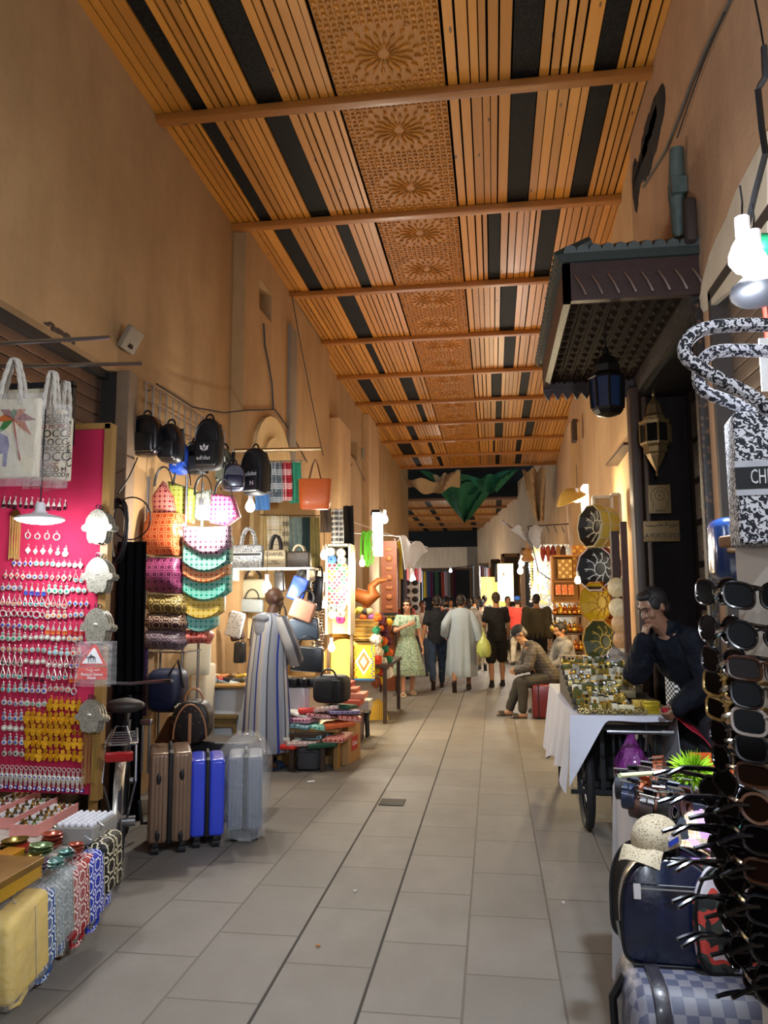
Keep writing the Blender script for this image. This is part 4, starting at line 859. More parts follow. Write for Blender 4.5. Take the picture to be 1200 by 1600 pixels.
for ti, (px, py, rz) in enumerate(((38, 1262, .03), (72, 1272, .06), (12, 1250, .02))):
    p = at(px, py, z=TZ+.05); p.z = TZ
    r = T('gift_tray', ['white divided tray with a pink rim in the middle of three', 'white divided tray with a pink rim closest to the brass bowls', 'white divided tray with a pink rim at the back by the board'][ti], 'tray', p, rz); m = MB(); W, L = .12, .42
    m.bx((-W/2, -L/2, 0), (W/2, L/2, .012))
    for x in (-W/2, W/2): m.bx((x-.004, -L/2, 0), (x+.004, L/2, .05))
    for k in range(6): y = -L/2+L*k/5; m.bx((-W/2, y-.003, 0), (W/2, y+.003, .048))
    obj('tray', m, TRAY, r); m = MB(); m.bx((W/2+.004, -L/2-.005, -.0), (W/2+.012, L/2+.005, .055)); m.bx((-W/2-.012, -L/2-.005, 0), (W/2+.012, -L/2-.012, .055)); obj('rim', m, PINK, r)
    for k in range(5):
        for j in (-.032, 0, .032):
            o = bpy.data.objects.new('vial', VB[rnd.randrange(5)]); C.objects.link(o); o.location = p+V((j+U(-.004, .004), -L/2+L*(k+.5)/5, .013)); o.rotation_euler = (U(-.25, .25), U(-.2, .2), 0)
            vi += 1; tag(o, 'little scent vial in the %s cell of the %s gift tray' % (ORD[k], ['middle', 'bowl-side', 'back'][ti]), 'vial', 'scent vials in cell %d of tray %d' % (k, ti))
BOWL = [mat('#8a7a3a', .25, .8, .25, 12), mat('#7e9a6a', .2, .5, .25, 14), mat('#b8604a', .2, .5, .2, 14), mat('#8a86a0', .2, .6, .25, 12), mat('#6fa39a', .22, .4, .3, 16)]
def bowl(R): m = MB(); m.lathe([(R*.35, 0), (R*.75, R*.16), (R, R*.42), (R*.96, R*.44), (R*.7, R*.2), (R*.3, R*.06)], n=20); return m
BN = ['olive brass', 'green glazed', 'coral red glazed', 'lilac glazed', 'turquoise glazed']
for i, (px, py, R, c, n, w) in enumerate(((23, 1308, .062, 0, 3, 'beside the trays'), (101, 1291, .052, 1, 4, 'nearest the egg tray'), (82, 1302, .05, 2, 4, 'in the middle of the table'), (64, 1315, .055, 1, 3, 'behind the lilac bowls'), (49, 1325, .05, 0, 2, 'behind the lilac bowl stack'), (54, 1342, .058, 3, 3, 'near the gold box'), (86, 1331, .042, 4, 2, 'at the table edge'), (104, 1316, .038, 4, 2, 'at the table edge by the coral bowls'), (119, 1310, .036, 2, 3, 'at the table edge beyond the turquoise bowls'), (8, 1326, .05, 3, 1, 'next to the red packet'))):
    p = at(px, py, z=TZ+.07); p.z = TZ
    for k in range(n): S('bowl', bowl(R), BOWL[(c+(k > 0)*0) % 5], '%s bowl, %s of its stack %s' % (BN[c], ['lowest', 'second', 'third', 'fourth'][k] if k < n-1 else 'topmost', w), 'bowl', 'stacked bowls on the low table', p+V((U(-.003, .003), U(-.003, .003), k*.016+.002)), (U(-.06, .06), U(-.06, .06), 0))
p = at(20, 1375, z=TZ+.04); p.z = TZ
r = T('gift_box', 'flat gold lidded gift box at the front of the low table', 'box', p+V((-.06, 0, 0)), .02); m = MB(); m.rbox((0, 0, .03), (.2, .3, .055), .005, .004); obj('base', m, mat('#d0a02c', .35, .5, .1, 80), r); m = MB(); m.rbox((0, 0, .07), (.21, .31, .03), .005, .004); obj('lid', m, mat('#8d6a2a', .4, .4, .4, 12), r)
p = at(22, 1338, z=TZ+.03); p.z = TZ; S('packet', MB().rbox((0, 0, .025), (.09, .13, .05), .006, .004), mat('#c68a1e', .4, .3), 'small amber packet behind the gold gift box', 'packet', loc=p+V((-.03, 0, 0)))
p = at(26, 1322, z=TZ+.03); p.z = TZ; S('packet', MB().rbox((0, 0, .02), (.05, .08, .04), .006, .004), mat('#b02a24', .4), 'small red packet between the bowls and amber packet', 'packet', loc=p+V((.02, .0, 0)))
p = at(134, 1295, z=TZ+.04); p.z = TZ; r = T('egg_crate', 'grey tray of white bead rolls at the far table end', 'tray', p, .05); m = MB(); m.rbox((0, 0, .04), (.2, .26, .08), .01, .006); obj('crate', m, mat('#8d8a84', .8), r); m = MB()
for a in range(6):
    for b in range(8): m.ball((-.08+a*.032, -.11+b*.031, .088), .0135, 7, 5)
obj('bead', m, mat('#dfe0e6', .4), r)
# star-patterned bags hanging from the table edge
def star(b, l, cell=.075): return lattice(b, l, cell, .09, .36, .05, True, .6, 8)
HB = [('yellow floral cloth toiletry bag with a cord handle', 28, 1405, .30, .33, mat('#e0be52', .8, 0, .25, 9, .2), .12), ('deep blue and white star-patterned toiletry bag', 66, 1385, .22, .31, star('#134a8a', '#e6ecf2'), .1), ('grey star-patterned toiletry bag wrapped in clear plastic', 92, 1362, .24, .27, star('#7d8787', '#aab2b0'), .1), ('red and cream star-patterned toiletry bag with a looped handle', 118, 1342, .24, .31, star('#a3161f', '#f0e2da'), .1), ('bright blue and white star-patterned toiletry bag', 142, 1324, .24, .31, star('#2238b0', '#e2e4f2'), .1), ('black and cream star-patterned bag hanging at the table end', 160, 1302, .2, .26, star('#0f0e0d', '#d8cfae', .09), .12)]
for i, (lb, px, py, w, h, mt, d) in enumerate(HB):
    p = at(px, py, x=TX+.05); r = T('toiletry_bag', lb+' at the low table edge' if len(lb) < 50 else lb, 'bag', (p.x+.02, p.y, p.z-h), 0, 'toiletry bags on the table edge', (0, -.12, pi/2+.05)); m = MB(); m.rbox((0, 0, h/2), (w, d, h), .03, .03); obj('body', m, mt, r)
    m = MB(); m.bx((-w*.5+.01, -d/2-.003, h*.3), (w*.5-.01, -d/2-.0, h*.34)) if False else m.tube([V((w*.1, -d/2-.001, .02)), V((w*.1, -d/2-.001, h-.02))], .006, 5, flat=.3); obj('zip', m, mat('#c8b890', .6), r)
    m = MB(); m.tube([V((-.05, 0, .01)), V((-.055, 0, -.05)), V((0, 0, -.07)), V((.055, 0, -.05)), V((.05, 0, .01))], .009, 6); obj('handle', m, mt, r)
    if i in (2, 0): m = MB(); m.rbox((0, 0, h/2), (w+.02, d+.02, h+.03), .03, .03); obj('clear_wrap', m, clear(a=.13), r)
    m = MB(); m.tube([V((0, 0, h-.01)), V((0, .02, h+.02)), V((.0, .0, h+.05)), V((0, .03, h+.07))], .003, 5); obj('hook', m, STEEL, r)
m = MB(); p = at(85, 1496, z=0)
m.ball(p+V((0, 0, .014)), (.045, .02, .014), 8, 5); S('litter_scrap', m, mat('#cfc5ad', .7), 'crumpled pale wrapper on the floor under the table', 'litter')
# ================================================================== bicycle, cables, suitcases
bk = at(192, 1372, z=0); r = T('bicycle', 'old bicycle with a rear rack and red reflector seen from behind', 'bicycle', (bk.x+.1, bk.y-.3, 0), radians(24)); WR = .33
def wheel(nm, y):
    m = MB(); m.tube([V((0, y+cos(2*pi*k/32)*WR, WR+.0+sin(2*pi*k/32)*WR)) for k in range(32)], .024, 8, True); w = obj('wheel', m, RUB, r); w['kids'] = 1
    m = MB(); m.tube([V((0, y+cos(2*pi*k/32)*(WR-.03), WR+sin(2*pi*k/32)*(WR-.03))) for k in range(32)], .011, 6, True); obj('rim', m, DSTEEL, w)
    m = MB()
    for k in range(18): a = 2*pi*k/18; m.tube([V(((-1)**k*.02, y, WR)), V((0, y+cos(a)*(WR-.035), WR+sin(a)*(WR-.035)))], .0018, 4)
    m.cyl((-.04, y, WR), (.04, y, WR), .022, 8); obj('spokes', m, STEEL, w)
y0, y1 = WR, WR+1.05; wheel('r', y0); wheel('f', y1)
FR = mat('#17181c', .35, .3); m = MB()
for a, b in (((0, y0, WR), (0, y0+.42, WR-.02)), ((0, y0, WR), (0, y0+.3, .82)), ((0, y0+.42, WR-.02), (0, y0+.27, .93)), ((0, y0+.28, .85), (0, y1-.1, .86)), ((0, y0+.42, WR-.02), (0, y1-.08, .78)), ((0, y1, WR), (0, y1-.12, .95))): m.tube([V(a), V(b)], .017, 8)
obj('frame', m, FR, r)
m = MB(); m.tube([V((-.29, y1-.28, 1.06)), V((-.24, y1-.16, 1.05)), V((0, y1-.1, 1.03)), V((.24, y1-.16, 1.05)), V((.29, y1-.28, 1.06))], .013, 8); obj('handlebar', m, STEEL, r)
m = MB(); m.ball((0, y0+.2, .97), (.1, .15, .045), 12, 8); m.ball((0, y0+.05, .985), (.13, .09, .045), 12, 8); union('saddle', m, mat('#2a2320', .6), r, .012)
m = MB(); m.tube([V((.0, y0-.34, WR-.06)), V((0, y0-.33, WR+.1)), V((0, y0-.22, WR+.28)), V((0, y0, WR+.375)), V((0, y0+.2, WR+.32))], .036, 8, flat=.4); obj('mudguard', m, mat('#9b968e', .35, .7, .3, 20), r)
m = MB()
for s in (-1, 1):
    m.tube([V((s*.075, y0+.22, .82)), V((s*.09, y0-.25, .81)), V((s*.05, y0-.32, .82))], .008, 6); m.tube([V((s*.085, y0-.2, .81)), V((s*.09, y0-.24, .6)), V((s*.04, y0, WR))], .007, 6)
for k in range(6): m.tube([V((-.085, y0-.28+k*.09, .81)), V((.085, y0-.28+k*.09, .81))], .006, 5)
m.tube([V((-.06, y0-.3, .83)), V((-.03, y0-.2, .9)), V((.03, y0-.2, .9)), V((.06, y0-.3, .83))], .005, 5); obj('rear_rack', m, STEEL, r)
m = MB(); m.rbox((0, y0-.345, .755), (.15, .03, .055), .012, .01); obj('reflector', m, mat('#8c1216', .2), r)
m = MB(); m.cyl((-.09, y0-.05, WR), (.09, y0-.05, WR), .03, 10); obj('hub', m, STEEL, r)
m = MB(); m.tube([V((.1, y0+.42, WR)), V((.12, y0+.45, WR-.15)), V((.2, y0+.45, WR-.15))], .012, 6); obj('pedal', m, DSTEEL, r)
# coil of black cable
p = at(182, 830, y=4.5); m = MB()
for k in range(8):
    c = V((U(-.015, .015), U(-.03, .03), U(-.02, .02))); a = U(.05, .075); b = U(.17, .21); m.tube([p+c+V((cos(2*pi*i/20)*a, sin(2*pi*i/20)*.02, sin(2*pi*i/20)*b)) for i in range(20)], .006, 5, True)
S('cable_coil', m, BLK, 'coil of black cable hanging beside the velvet board', 'cable')
m = MB(); q = at(205, 810, y=4.9); m.tube([q+V((cos(2*pi*i/28)*.14, 0, sin(2*pi*i/28)*.145)) for i in range(28)], .005, 5, True); S('cable_loop', m, BLK, 'thin wide loop of black cable next to the coil', 'cable')
m = MB(); a, b = at(185, 770, y=4.6), at(215, 715, y=6.0); m.tube([a, a.lerp(b, .5)-V((0, 0, .03)), b], .006, 5); S('black_cable', m, BLK, 'black cord running up from the cable coil to the wire grid', 'cable')
# suitcases
def suitcase(label, loc, w, d, h, mt, ribs, rz=0, handle=True, group=None):
    r = T('suitcase', label, 'suitcase', loc, rz, group); b0 = .075
    for s in (-1, 1):
        m = MB(); m.rbox((s*(w/4+.004), 0, b0+(h-b0)/2), (w/2-.008, d, h-b0), .028, .025, 5); 
        if ribs:
            for k in (-3, -2, -1, 0, 1, 2, 3) if ribs > 1 else ():
                pass
            for k in range(4): m.rbox((s*(w/4+.008)+(k-1.5)*.024*1, 0, b0+(h-b0)/2), (.011, d+.014, h-b0-.03), .004, .02, 3)
        obj('shell', m, mt, r)
    m = MB(); m.rbox((0, 0, b0+(h-b0)/2), (.032, d+.002, h-b0+.002), .015, .03); obj('zip_band', m, mat('#101014', .6), r)
    for x in (-w/2+.05, w/2-.05):
        for y in (-d/2+.05, d/2-.05):
            m = MB(); m.cyl((x-.022, y, .028), (x+.022, y, .028), .028, 14); c = obj('caster', m, RUB, r); c['kids'] = 1
            m = MB(); m.rbox((x, y, .062), (.05, .06, .04), .012, .01); m.cyl((x-.025, y, .028), (x+.025, y, .028), .01, 8); obj('fork', m, BLK, c)
    m = MB(); m.tube([V((-.0, -.08, h)), V((0, -.075, h+.022)), V((0, .075, h+.022)), V((0, .08, h))], .01, 6); obj('top_handle', m, BLK, r)
    if ribs > 1:
        for s, zz in ((-1, .75), (1, .78), (-1, .2), (1, .18)): m = MB(); m.ball((s*w*.27, -d/2-.004, h*zz), (.017, .008, .036), 10, 6); obj('bumper_foot', m, BLK, r)
    return r
BEIGE = mat('#8a6f5a', .3, .3, .06, 40, 0, .3); BLUE = mat('#3348d0', .3, 0, .06, 40, 0, .3); GRAYS = mat('#6f7885', .45, 0, .1, 30, .1)
q = at(260, 1338, z=0); suitcase('ribbed beige hard-shell suitcase with black zip band', (q.x-.2*sin(.4), q.y+.22*cos(.4), 0), .27, .42, .64, BEIGE, 2, .42)
q = at(320, 1329, z=0); suitcase('smooth bright blue hard-shell suitcase with black zip band', (q.x-.18*sin(.38), q.y+.19, 0), .225, .36, .57, BLUE, 0, .38)
q = at(380, 1318, z=0); sg = suitcase('grey fabric suitcase wrapped in clear plastic beside the blue one', (q.x-.18*sin(.3), q.y+.19, 0), .235, .36, .56, GRAYS, 1, .3)
m = MB(); N = 30; rings = []
for i in range(13):
    t = i/12; z = .03+.66*t; k = (1.0+.22*sin(t*2.6)) if t < .85 else 1.12-(t-.85)*4.2
    rings.append([V((math.copysign(abs(cos(2*pi*j/N))**.6, cos(2*pi*j/N))*.148*k*(1+.05*sin(j*1.9+i)), math.copysign(abs(sin(2*pi*j/N))**.6, sin(2*pi*j/N))*.22*k*(1+.045*sin(j*2.3-i*1.3)), z+.012*sin(j*1.3))) for j in range(N)])
m.loft(rings); obj('clear_wrap', m, clear('#e8edf2', .12, .2), sg)
# dark blue carrier with a purple dotted cover on the rack, barrel bag, brown pack
p = at(300, 1158, y=5.7); m = MB(); q = V((p.x, 5.72, .56))
r = T('travel_bag', 'dark brown patterned travel bag with tan piping standing on suitcases', 'bag', q, .12); MONO = speck('#1c1614', '#6a5233', 38, .22, .5); m.rbox((0, 0, .16), (.27, .2, .32), .12, .03, 6, 1); obj('body', m, MONO, r)
TAN = mat('#a9764f', .5); m = MB(); m.tube([V((cos(pi*i/14)*.125, -.1, .04 if i in (0, 14) else .05+sin(pi*i/14)*.245)) for i in range(15)], .007, 6); obj('piping', m, TAN, r); m = MB(); m.rbox((.0, -.105, .12), (.026, .012, .22), .006, .004); obj('strap', m, TAN, r); m = MB(); m.tube(arc(.14, .09, 8, .31), .01, 6); obj('handle', m, TAN, r)
m = MB(); m.rbox((-1.9, 5.9, .28), (.5, .34, .56), .04, .03); S('suitcase', m, mat('#15161b', .5), 'black suitcase standing behind the beige one and carrying the travel bag', 'suitcase', loc=(0.0, 0, 0)).location = (-.2, .02, 0)
q = at(270, 1150, y=6.0); S('travel_pack', MB().rbox((0, 0, .12), (.3, .2, .28), .05, .04), mat('#6b4220', .6, 0, .3, 8, .2), 'brown quilted pack wedged under the dark blue holdall', 'bag', loc=q+V((0, 0, -.12)), rot=(0, .5, 0))
q = at(287, 1118, y=5.85); S('patterned_pouch', MB().rbox((0, 0, 0), (.17, .14, .17), .05, .04), star('#0d0c0c', '#d8cda8', .07), 'black and cream star-patterned pouch above the travel bag', 'bag', loc=q, rot=(0, .2, .2))
q = at(262, 1078, y=6.0); r = T('holdall', 'large dark navy holdall on the lower rack shelf', 'bag', q+V((0, 0, -.17)), .1); m = MB(); m.rbox((0, 0, .17), (.3, .28, .34), .08, .08, 5); obj('body', m, mat('#0c1736', .55, 0, .15, 30, .1), r); m = MB(); m.tube([V((.05, -.14, .3)), V((.13, -.17, .42)), V((.16, -.1, .2))], .012, 6); obj('strap', m, mat('#1d1d22', .6), r)
q = at(303, 1060, y=7.6); suitcase('tall cream hard suitcase with black straps behind the navy holdall', (q.x, 7.6, .15), .36, .3, .85, mat('#b8aa92', .4), 0)
# ================================================================== STALL 2: the bag rack
RY = 6.3; rx0 = at(227, 900, y=RY).x; rx1 = at(358, 900, y=RY).x
r = T('shelf_rack', 'tall steel shelf rack stacked with ring-patterned bags', 'shelf rack', (rx0, RY, 0)); W = rx1-rx0
for x, y in ((0, 0), (W*.47, 0), (0, .36), (W*.47, .36)): m = MB(); m.cyl((x, y, .3), (x, y, at(228, 745, y=RY).z), .013, 8); obj('post', m, STEEL, r)
sz = [at(250, v, y=RY).z for v in (868, 926, 1018, 1106)]
for z in sz: m = MB(); m.bx((-.01, -.01, z-.012), (W*.5, .37, z)); obj('shelf', m, STEEL, r)
for x in (0, W*.47):
    for y in (0, .36): m = MB(); m.cyl((x, y, 0), (x, y, .3), .016, 8); obj('leg', m, DSTEEL, r)
def rings_(b, l, cell=.045): return lattice(b, l, cell, 0, .37, .055, True, .5)
m = MB(); a = at(228, 940, y=RY-.02); m.rbox((0, 0, 0), (.05, .03, .62), .01, .01); S('trolley_cover', m, lattice('#32104e', '#e8e2f0', .06, 0, .0, .16, False), 'purple white-dotted cover over the rack pole', 'cover', loc=at(226, 1060, y=RY-.05))
m = MB()
for x in (-.025, .025): m.cyl((x, 0, 0), (x, 0, .34), .009, 8)
m.rbox((0, 0, .35), (.09, .03, .04), .01, .008); S('trolley_pull', m, STEEL, 'raised twin-tube trolley handle behind the beige suitcase', 'handle', loc=at(226, 1208, y=5.3))
def lump(px0, py0, px1, py1, y, d, mt, label, name='folded_bag', e=.35, hang=0, rot=0):
    a, b = at(px0, py1, y=y), at(px1, py0, y=y); w, h = b.x-a.x, b.z-a.z; m = MB(); N = 12
    prof = [(h*t, w/2*(1-.06*abs(2*t-1)**3), d/2*(.35+.65*sin(pi*min(max(t, .03), .97))**.6), e) for t in [i/N for i in range(N+1)]]
    sup(m, prof, 28)
    for i, p in enumerate(m.v): m.v[i] = p+V((.006*sin(p.z*60+p.x*30), .008*sin(p.x*40+p.z*25), .006*sin(p.x*35)))
    return S(name, m, mt, label, 'bag', loc=((a.x+b.x)/2, y, a.z), rot=(0, rot, 0))
G1 = 'ring-patterned bags on the rack'
lump(231, 802, 286, 868, RY-.06, .3, rings_('#a53a14', '#c97a4c', .06), 'rust orange ring-patterned bag, topmost in the darker rack column')
lump(231, 872, 286, 926, RY-.04, .3, rings_('#4e1138', '#96456a', .06), 'plum ring-patterned bag under the rust orange one')
lump(234, 930, 292, 959, RY-.03, .26, star('#5e4a22', '#b39c5c', .1), 'brown and gold star-patterned folded bag on the rack')
lump(232, 959, 290, 985, RY-.04, .26, star('#360d14', '#a8907a', .085), 'dark maroon star-patterned folded bag on the rack')
lump(230, 985, 287, 1014, RY-.05, .26, star('#564650', '#8d7a80', .09), 'dusty mauve star-patterned folded bag on the rack')
def hangbag(pts, y, d, mt, label, hm=BLK, handles=True, dip=.0):
    """flat-sided hanging shopper traced in its own plane at its depth, puffed to a real thickness"""
    w = [at(px, py, y=y) for px, py in pts]; c = sum(w, V())/len(w); r = T('shopper_bag', label, 'bag', (c.x, y, min(p.z for p in w))); m = MB(); zz = min(p.z for p in w)
    q = [(p.x-c.x, p.z-zz) for p in w]; cx = sum(p[0] for p in q)/len(q); cz = sum(p[1] for p in q)/len(q); k = len(q); rings = []
    for t, f in ((-1, .75), (-.8, .93), (-.35, 1), (.35, 1), (.8, .93), (1, .75)): rings.append([V((cx+(x-cx)*f, t*d/2, cz+(z-cz)*f)) for x, z in q])
    m.loft(rings); b = obj('body', m, mt, r, 60)
    if handles: 
        top = max(q, key=lambda p: p[1])[1]; m = MB(); m.tube([p+V((cx, -d*.4, top-.05)) for p in arc(.16, .17)], .011, 6, flat=.5); obj('handle', m, hm, r)
    return r
hangbag([(240, 775), (256, 752), (270, 775), (276, 812), (262, 845), (242, 812)], RY+.0, .12, rings_('#7c1526', '#e8a08c'), 'crimson and pink ring-patterned shopper at the rack top')
hangbag([(264, 752), (306, 765), (302, 818), (276, 812)], RY+.1, .12, rings_('#8f9a1c', '#d8de8a'), 'lime green ring-patterned shopper')
hangbag([(308, 770), (330, 765), (336, 815), (306, 812)], RY+.12, .12, rings_('#6f7468', '#b9bdb0'), 'grey ring-patterned shopper behind the glowing bulb')
hangbag([(333, 772), (365, 775), (375, 808), (355, 822), (330, 818)], RY+.05, .14, rings_('#c8186e', '#f3b4d0', .04), 'hot pink ring-patterned shopper')
def swag(px0, px1, pt, pb, y, mt, label, dip=1.):
    a, b = at(px0, pt, y=y), at(px1, pb, y=y); w = b.x-a.x; h = a.z-b.z; n = 16; out = []
    out = [(-w/2+w*i/n, -h*.42-h*.58*sin(pi*(.12+.76*i/n))**.7*dip) for i in range(n+1)]; up_ = [(w/2-w*i/n, -h*.02-h*.3*sin(pi*i/n)) for i in range(n+1)]
    q = out+up_; m = MB(); rings = []; cz = -h*.5
    for t, f in ((-1, .86), (-.7, .97), (0, 1), (.7, .97), (1, .86)): rings.append([V((x*f, t*.07, cz+(z-cz)*f)) for x, z in q])
    m.loft(rings); return S('shopper_bag', m, mt, label, 'bag', loc=((a.x+b.x)/2, y, a.z))
hangbag([(288, 822), (322, 824), (361, 822), (362, 855), (345, 868), (318, 868), (296, 855), (287, 845)], RY-.1, .14, rings_('#4a2138', '#efc6da', .045), 'plum and pale pink ring-patterned shopper, topmost of the hanging stack', handles=False)
for k, (pt, pb, c1, c2, x0, x1, nm) in enumerate(((838, 895, '#1d6a5a', '#a8dccb', 287, 362, 'dark green and mint'), (862, 912, '#c9682e', '#f0c79c', 287, 360, 'orange and peach'), (885, 940, '#119a80', '#b4ecdc', 287, 361, 'emerald and mint'), (925, 968, '#c8a21c', '#f3e29a', 288, 350, 'yellow'), (950, 988, '#3aa99a', '#c2efe6', 290, 340, 'turquoise'))):
    swag(x0, x1, pt, pb, RY-.06+.035*k, rings_(c1, c2), '%s ring-patterned shopper hanging in the stack' % nm)
lump(288, 985, 330, 1005, RY+.12, .2, rings_('#b02a2a', '#f0a890', .05), 'red and pink ring-patterned bag under the turquoise shopper')
q = at(308, 1028, y=7.2); tote('cream canvas shopper with black handles hanging below the rack', q+V((0, 0, -.16)), .27, .33, .1, CAN, BLK)
# wire grid and hanging backpacks
a, b = at(229, 596, x=LX+.06), at(352, 648, x=LX+.06); m = MB(); c = at(229, 680, x=LX+.06).z
for k in range(15): y = a.y+(b.y-a.y)*k/14; m.cyl((LX+.06, y, c), (LX+.06, y, a.z), .006, 5)
for k in range(4): z = c+(a.z-c)*k/3; m.cyl((LX+.06, a.y, z), (LX+.06, b.y, z), .007, 5)
for z in (c+.05, a.z-.05): m.cyl((LX-.01, a.y+.1, z), (LX+.06, a.y+.1, z), .01, 6)
S('wire_grid', m, STEEL, 'chromed wire grid panel fixed high on the plaster wall', 'rack')
def backpack(label, px0, py0, px1, py1, y, mt, rz=0, deco=None, d=.16, name='backpack'):
    a, b = at(px0, py1, y=y), at(px1, py0, y=y); w, h = b.x-a.x, b.z-a.z; r = T(name, label, 'backpack', ((a.x+b.x)/2, y, a.z), rz)
    m = MB(); n = 40; rings = []
    base = []
    for k in range(n):
        t = 2*pi*k/n; x, z = cos(t), sin(t); e = .45 if z < 0 else .75; base.append((math.copysign(abs(x)**e, x)*w/2*(1-.1*max(z, 0)), h/2+math.copysign(abs(z)**(.45 if z < 0 else .8), z)*h/2))
    for t, f in ((-1, .82), (-.85, .93), (-.5, .99), (.3, 1), (.8, .96), (1, .86)): rings.append([V((x*f, t*d/2, h/2+(z-h/2)*f)) for x, z in base])
    m.loft(rings); obj('body', m, mt, r)
    m = MB(); m.tube(arc(.07, .05, 8, h-.01), .009, 6); obj('grab_handle', m, BLK, r)
    m = MB(); m.rbox((0, -d/2-.012, h*.3), (w*.78, .05, h*.46), .04, .02); obj('front_pocket', m, mt, r)
    for s in (-1, 1): m = MB(); m.tube([V((s*.06, d/2, h*.93)), V((s*w*.3, d/2+.05, h*.6)), V((s*w*.38, d/2+.01, h*.08))], .018, 6, flat=.4); obj('shoulder_strap', m, BLK, r)
    m = MB(); m.tube([V((cos(pi*i/12)*w*.42, -d/2-.004, h*.56+sin(pi*i/12)*h*.34)) for i in range(13)], .005, 5); obj('zip', m, DSTEEL, r)
    if deco: deco(r, w, h, d)
    return r
def deco1(r, w, h, d):    # three-leaf emblem over lettering
    m = MB(); y = -d/2-.04
    for a in (-.65, 0, .65):
        c = V((sin(a)*.03, y, h*.33+cos(a)*.03)); e = V((sin(a), 0, cos(a))); n_ = V((cos(a), 0, -sin(a))); L = .034
        m.add([c-e*L*.9, c+n_*.017, c+e*L, c-n_*.017]+[c-e*L*.9+V((0, .004, 0)), c+n_*.017+V((0, .004, 0)), c+e*L+V((0, .004, 0)), c-n_*.017+V((0, .004, 0))], [(0, 1, 2, 3), (7, 6, 5, 4), (0, 4, 5, 1), (1, 5, 6, 2), (2, 6, 7, 3), (3, 7, 4, 0)])
    obj('emblem', m, WHITE, r); m = MB(); text(m, 'adidas', .05, (-.005, y, h*.2)); obj('lettering', m, WHITE, r)
def deco2(r, w, h, d): m = MB(); text(m, 'adidas', .058, (.035, -d/2-.041, h*.42)); obj('lettering', m, WHITE, r); m = MB(); text(m, 'N', .06, (.05, -d/2-.041, h*.22)); obj('emblem', m, WHITE, r)
def deco3(r, w, h, d): m = MB(); text(m, 'SPORT', .045, (w*.2, -d/2-.041, h*.4), (0, -1.3, 0)); obj('emblem', m, WHITE, r)
BLL = leather('#0b0c11', .3, .4)
backpack('glossy black leather backpack hanging at the end of the wire grid', 205, 648, 254, 714, 6.0, BLL)
backpack('flat black messenger backpack beside the glossy leather one', 250, 662, 284, 724, 6.12, leather('#0e0f14', .4))
backpack('bright blue backpack with white lettering behind the black ones', 268, 688, 292, 742, 6.4, mat('#1647b4', .6, 0, .1, 40), 0, deco3)
backpack('black nylon backpack behind the blue backpack', 290, 690, 322, 742, 6.55, mat('#101218', .6))
backpack('black backpack with a white three-leaf emblem hanging high', 306, 654, 348, 736, 6.2, mat('#090a0d', .7), 0, deco1)
backpack('camouflage backpack behind the emblem backpack', 340, 700, 360, 758, 6.7, speck('#6f7765', '#2f352b', 14, .5, .7, fleck2='#c8ccc0'))
backpack('navy backpack wrapped in clear plastic', 346, 724, 382, 768, 6.7, mat('#1c2748', .3, 0, .2, 10, .3, .6), .5)
backpack('black backpack with white lettering hanging from the metal bar', 378, 700, 420, 775, 6.9, mat('#101318', .7), -.35, deco2)
m = MB(); a, b = at(365, 704, y=7.0), at(500, 701, y=8.4); m.cyl(a, b, .018, 8); m.cyl(a, V((LS, a.y+.2, a.z)), .012, 6); m.cyl(b, V((LS, b.y+.1, b.z)), .012, 6); S('hanging_bar', m, STEEL, 'grey metal bar on the wall carrying the lettered backpack and orange tote', 'bar')
q = at(492, 796, y=8.3); r = T('tote_bag', 'large orange leather tote hanging from the metal bar', 'bag', q, .1); m = MB(); sup(m, [(0, .15, .06, .5), (.015, .165, .075, .5), (.1, .175, .085, .5), (.25, .18, .07, .5), (.34, .185, .05, .5)], 28); obj('body', m, leather('#b4531c', .5, .1), r)
m = MB(); m.lathe([(.0, 0)]*2) if False else sup(m, [(.335, .178, .044, .5), (.343, .178, .044, .5)], 28); obj('lining', m, mat('#3a1d0e', .8), r)
for s in (-1, 1): m = MB(); m.tube([V((-.075, s*.045, .3)), V((-.03, s*.03, .5)), V((0, s*.01, .57)), V((.03, s*.03, .5)), V((.075, s*.045, .3))], .011, 6, flat=.45); obj('handle', m, leather('#5a2a12'), r)
lamp_bulb('bulb_lamp', 'round white bulb glowing in front of the ring-patterned bags', at(314, 803, y=6.0), .045, '#fffaf0', 40, .35, 38, (1, .95, .84))
lamp_bulb('bulb_lamp', 'white bulb glowing under the lettered backpack', at(391, 792, y=6.9), .045, '#fffaf0', 40, .25, 38, (1, .95, .84))
lamp_bulb('bulb_lamp', 'white bulb glowing behind the head of the striped djellaba man', at(417, 918, y=7.9), .05, '#fffaf0', 40, .25, 34, (1, .96, .88))
# ================================================================== STALL 2: handbags, scarves, cloth table
m = MB(); a, b = at(345, 888, y=9.1), at(492, 785, y=9.1); m.bx((a.x, 9.1, .75), (b.x, 9.16, b.z+.05)); S('back_panel', m, wood('#c9a468', '#b48c50', False, 2, .6, 1, 0), 'pale boarded back panel of the handbag stall', 'panel')
def scarf(label, px0, py0, px1, py1, y, mt, waves=3):
    a, b = at(px0, py1, y=y), at(px1, py0, y=y); w, h = b.x-a.x, b.z-a.z; m = MB(); m.sheet(lambda u, v: V((a.x+w*u+.004*sin(v*5), y+.018*sin(u*pi*waves+v*1.2)+.01*(1-v), a.z+h*v)), 14, 8, .012)
    return S('scarf', m, mt, label, 'scarf')
PL1 = plaid('#4f5a63', '#b9c2c8', '#20252b', .16); PL2 = plaid('#a01c2c', '#e6c9c9', '#1c0d10', .16); PL3 = plaid('#e6d9b4', '#f6f2e4', '#3a3433', .18)
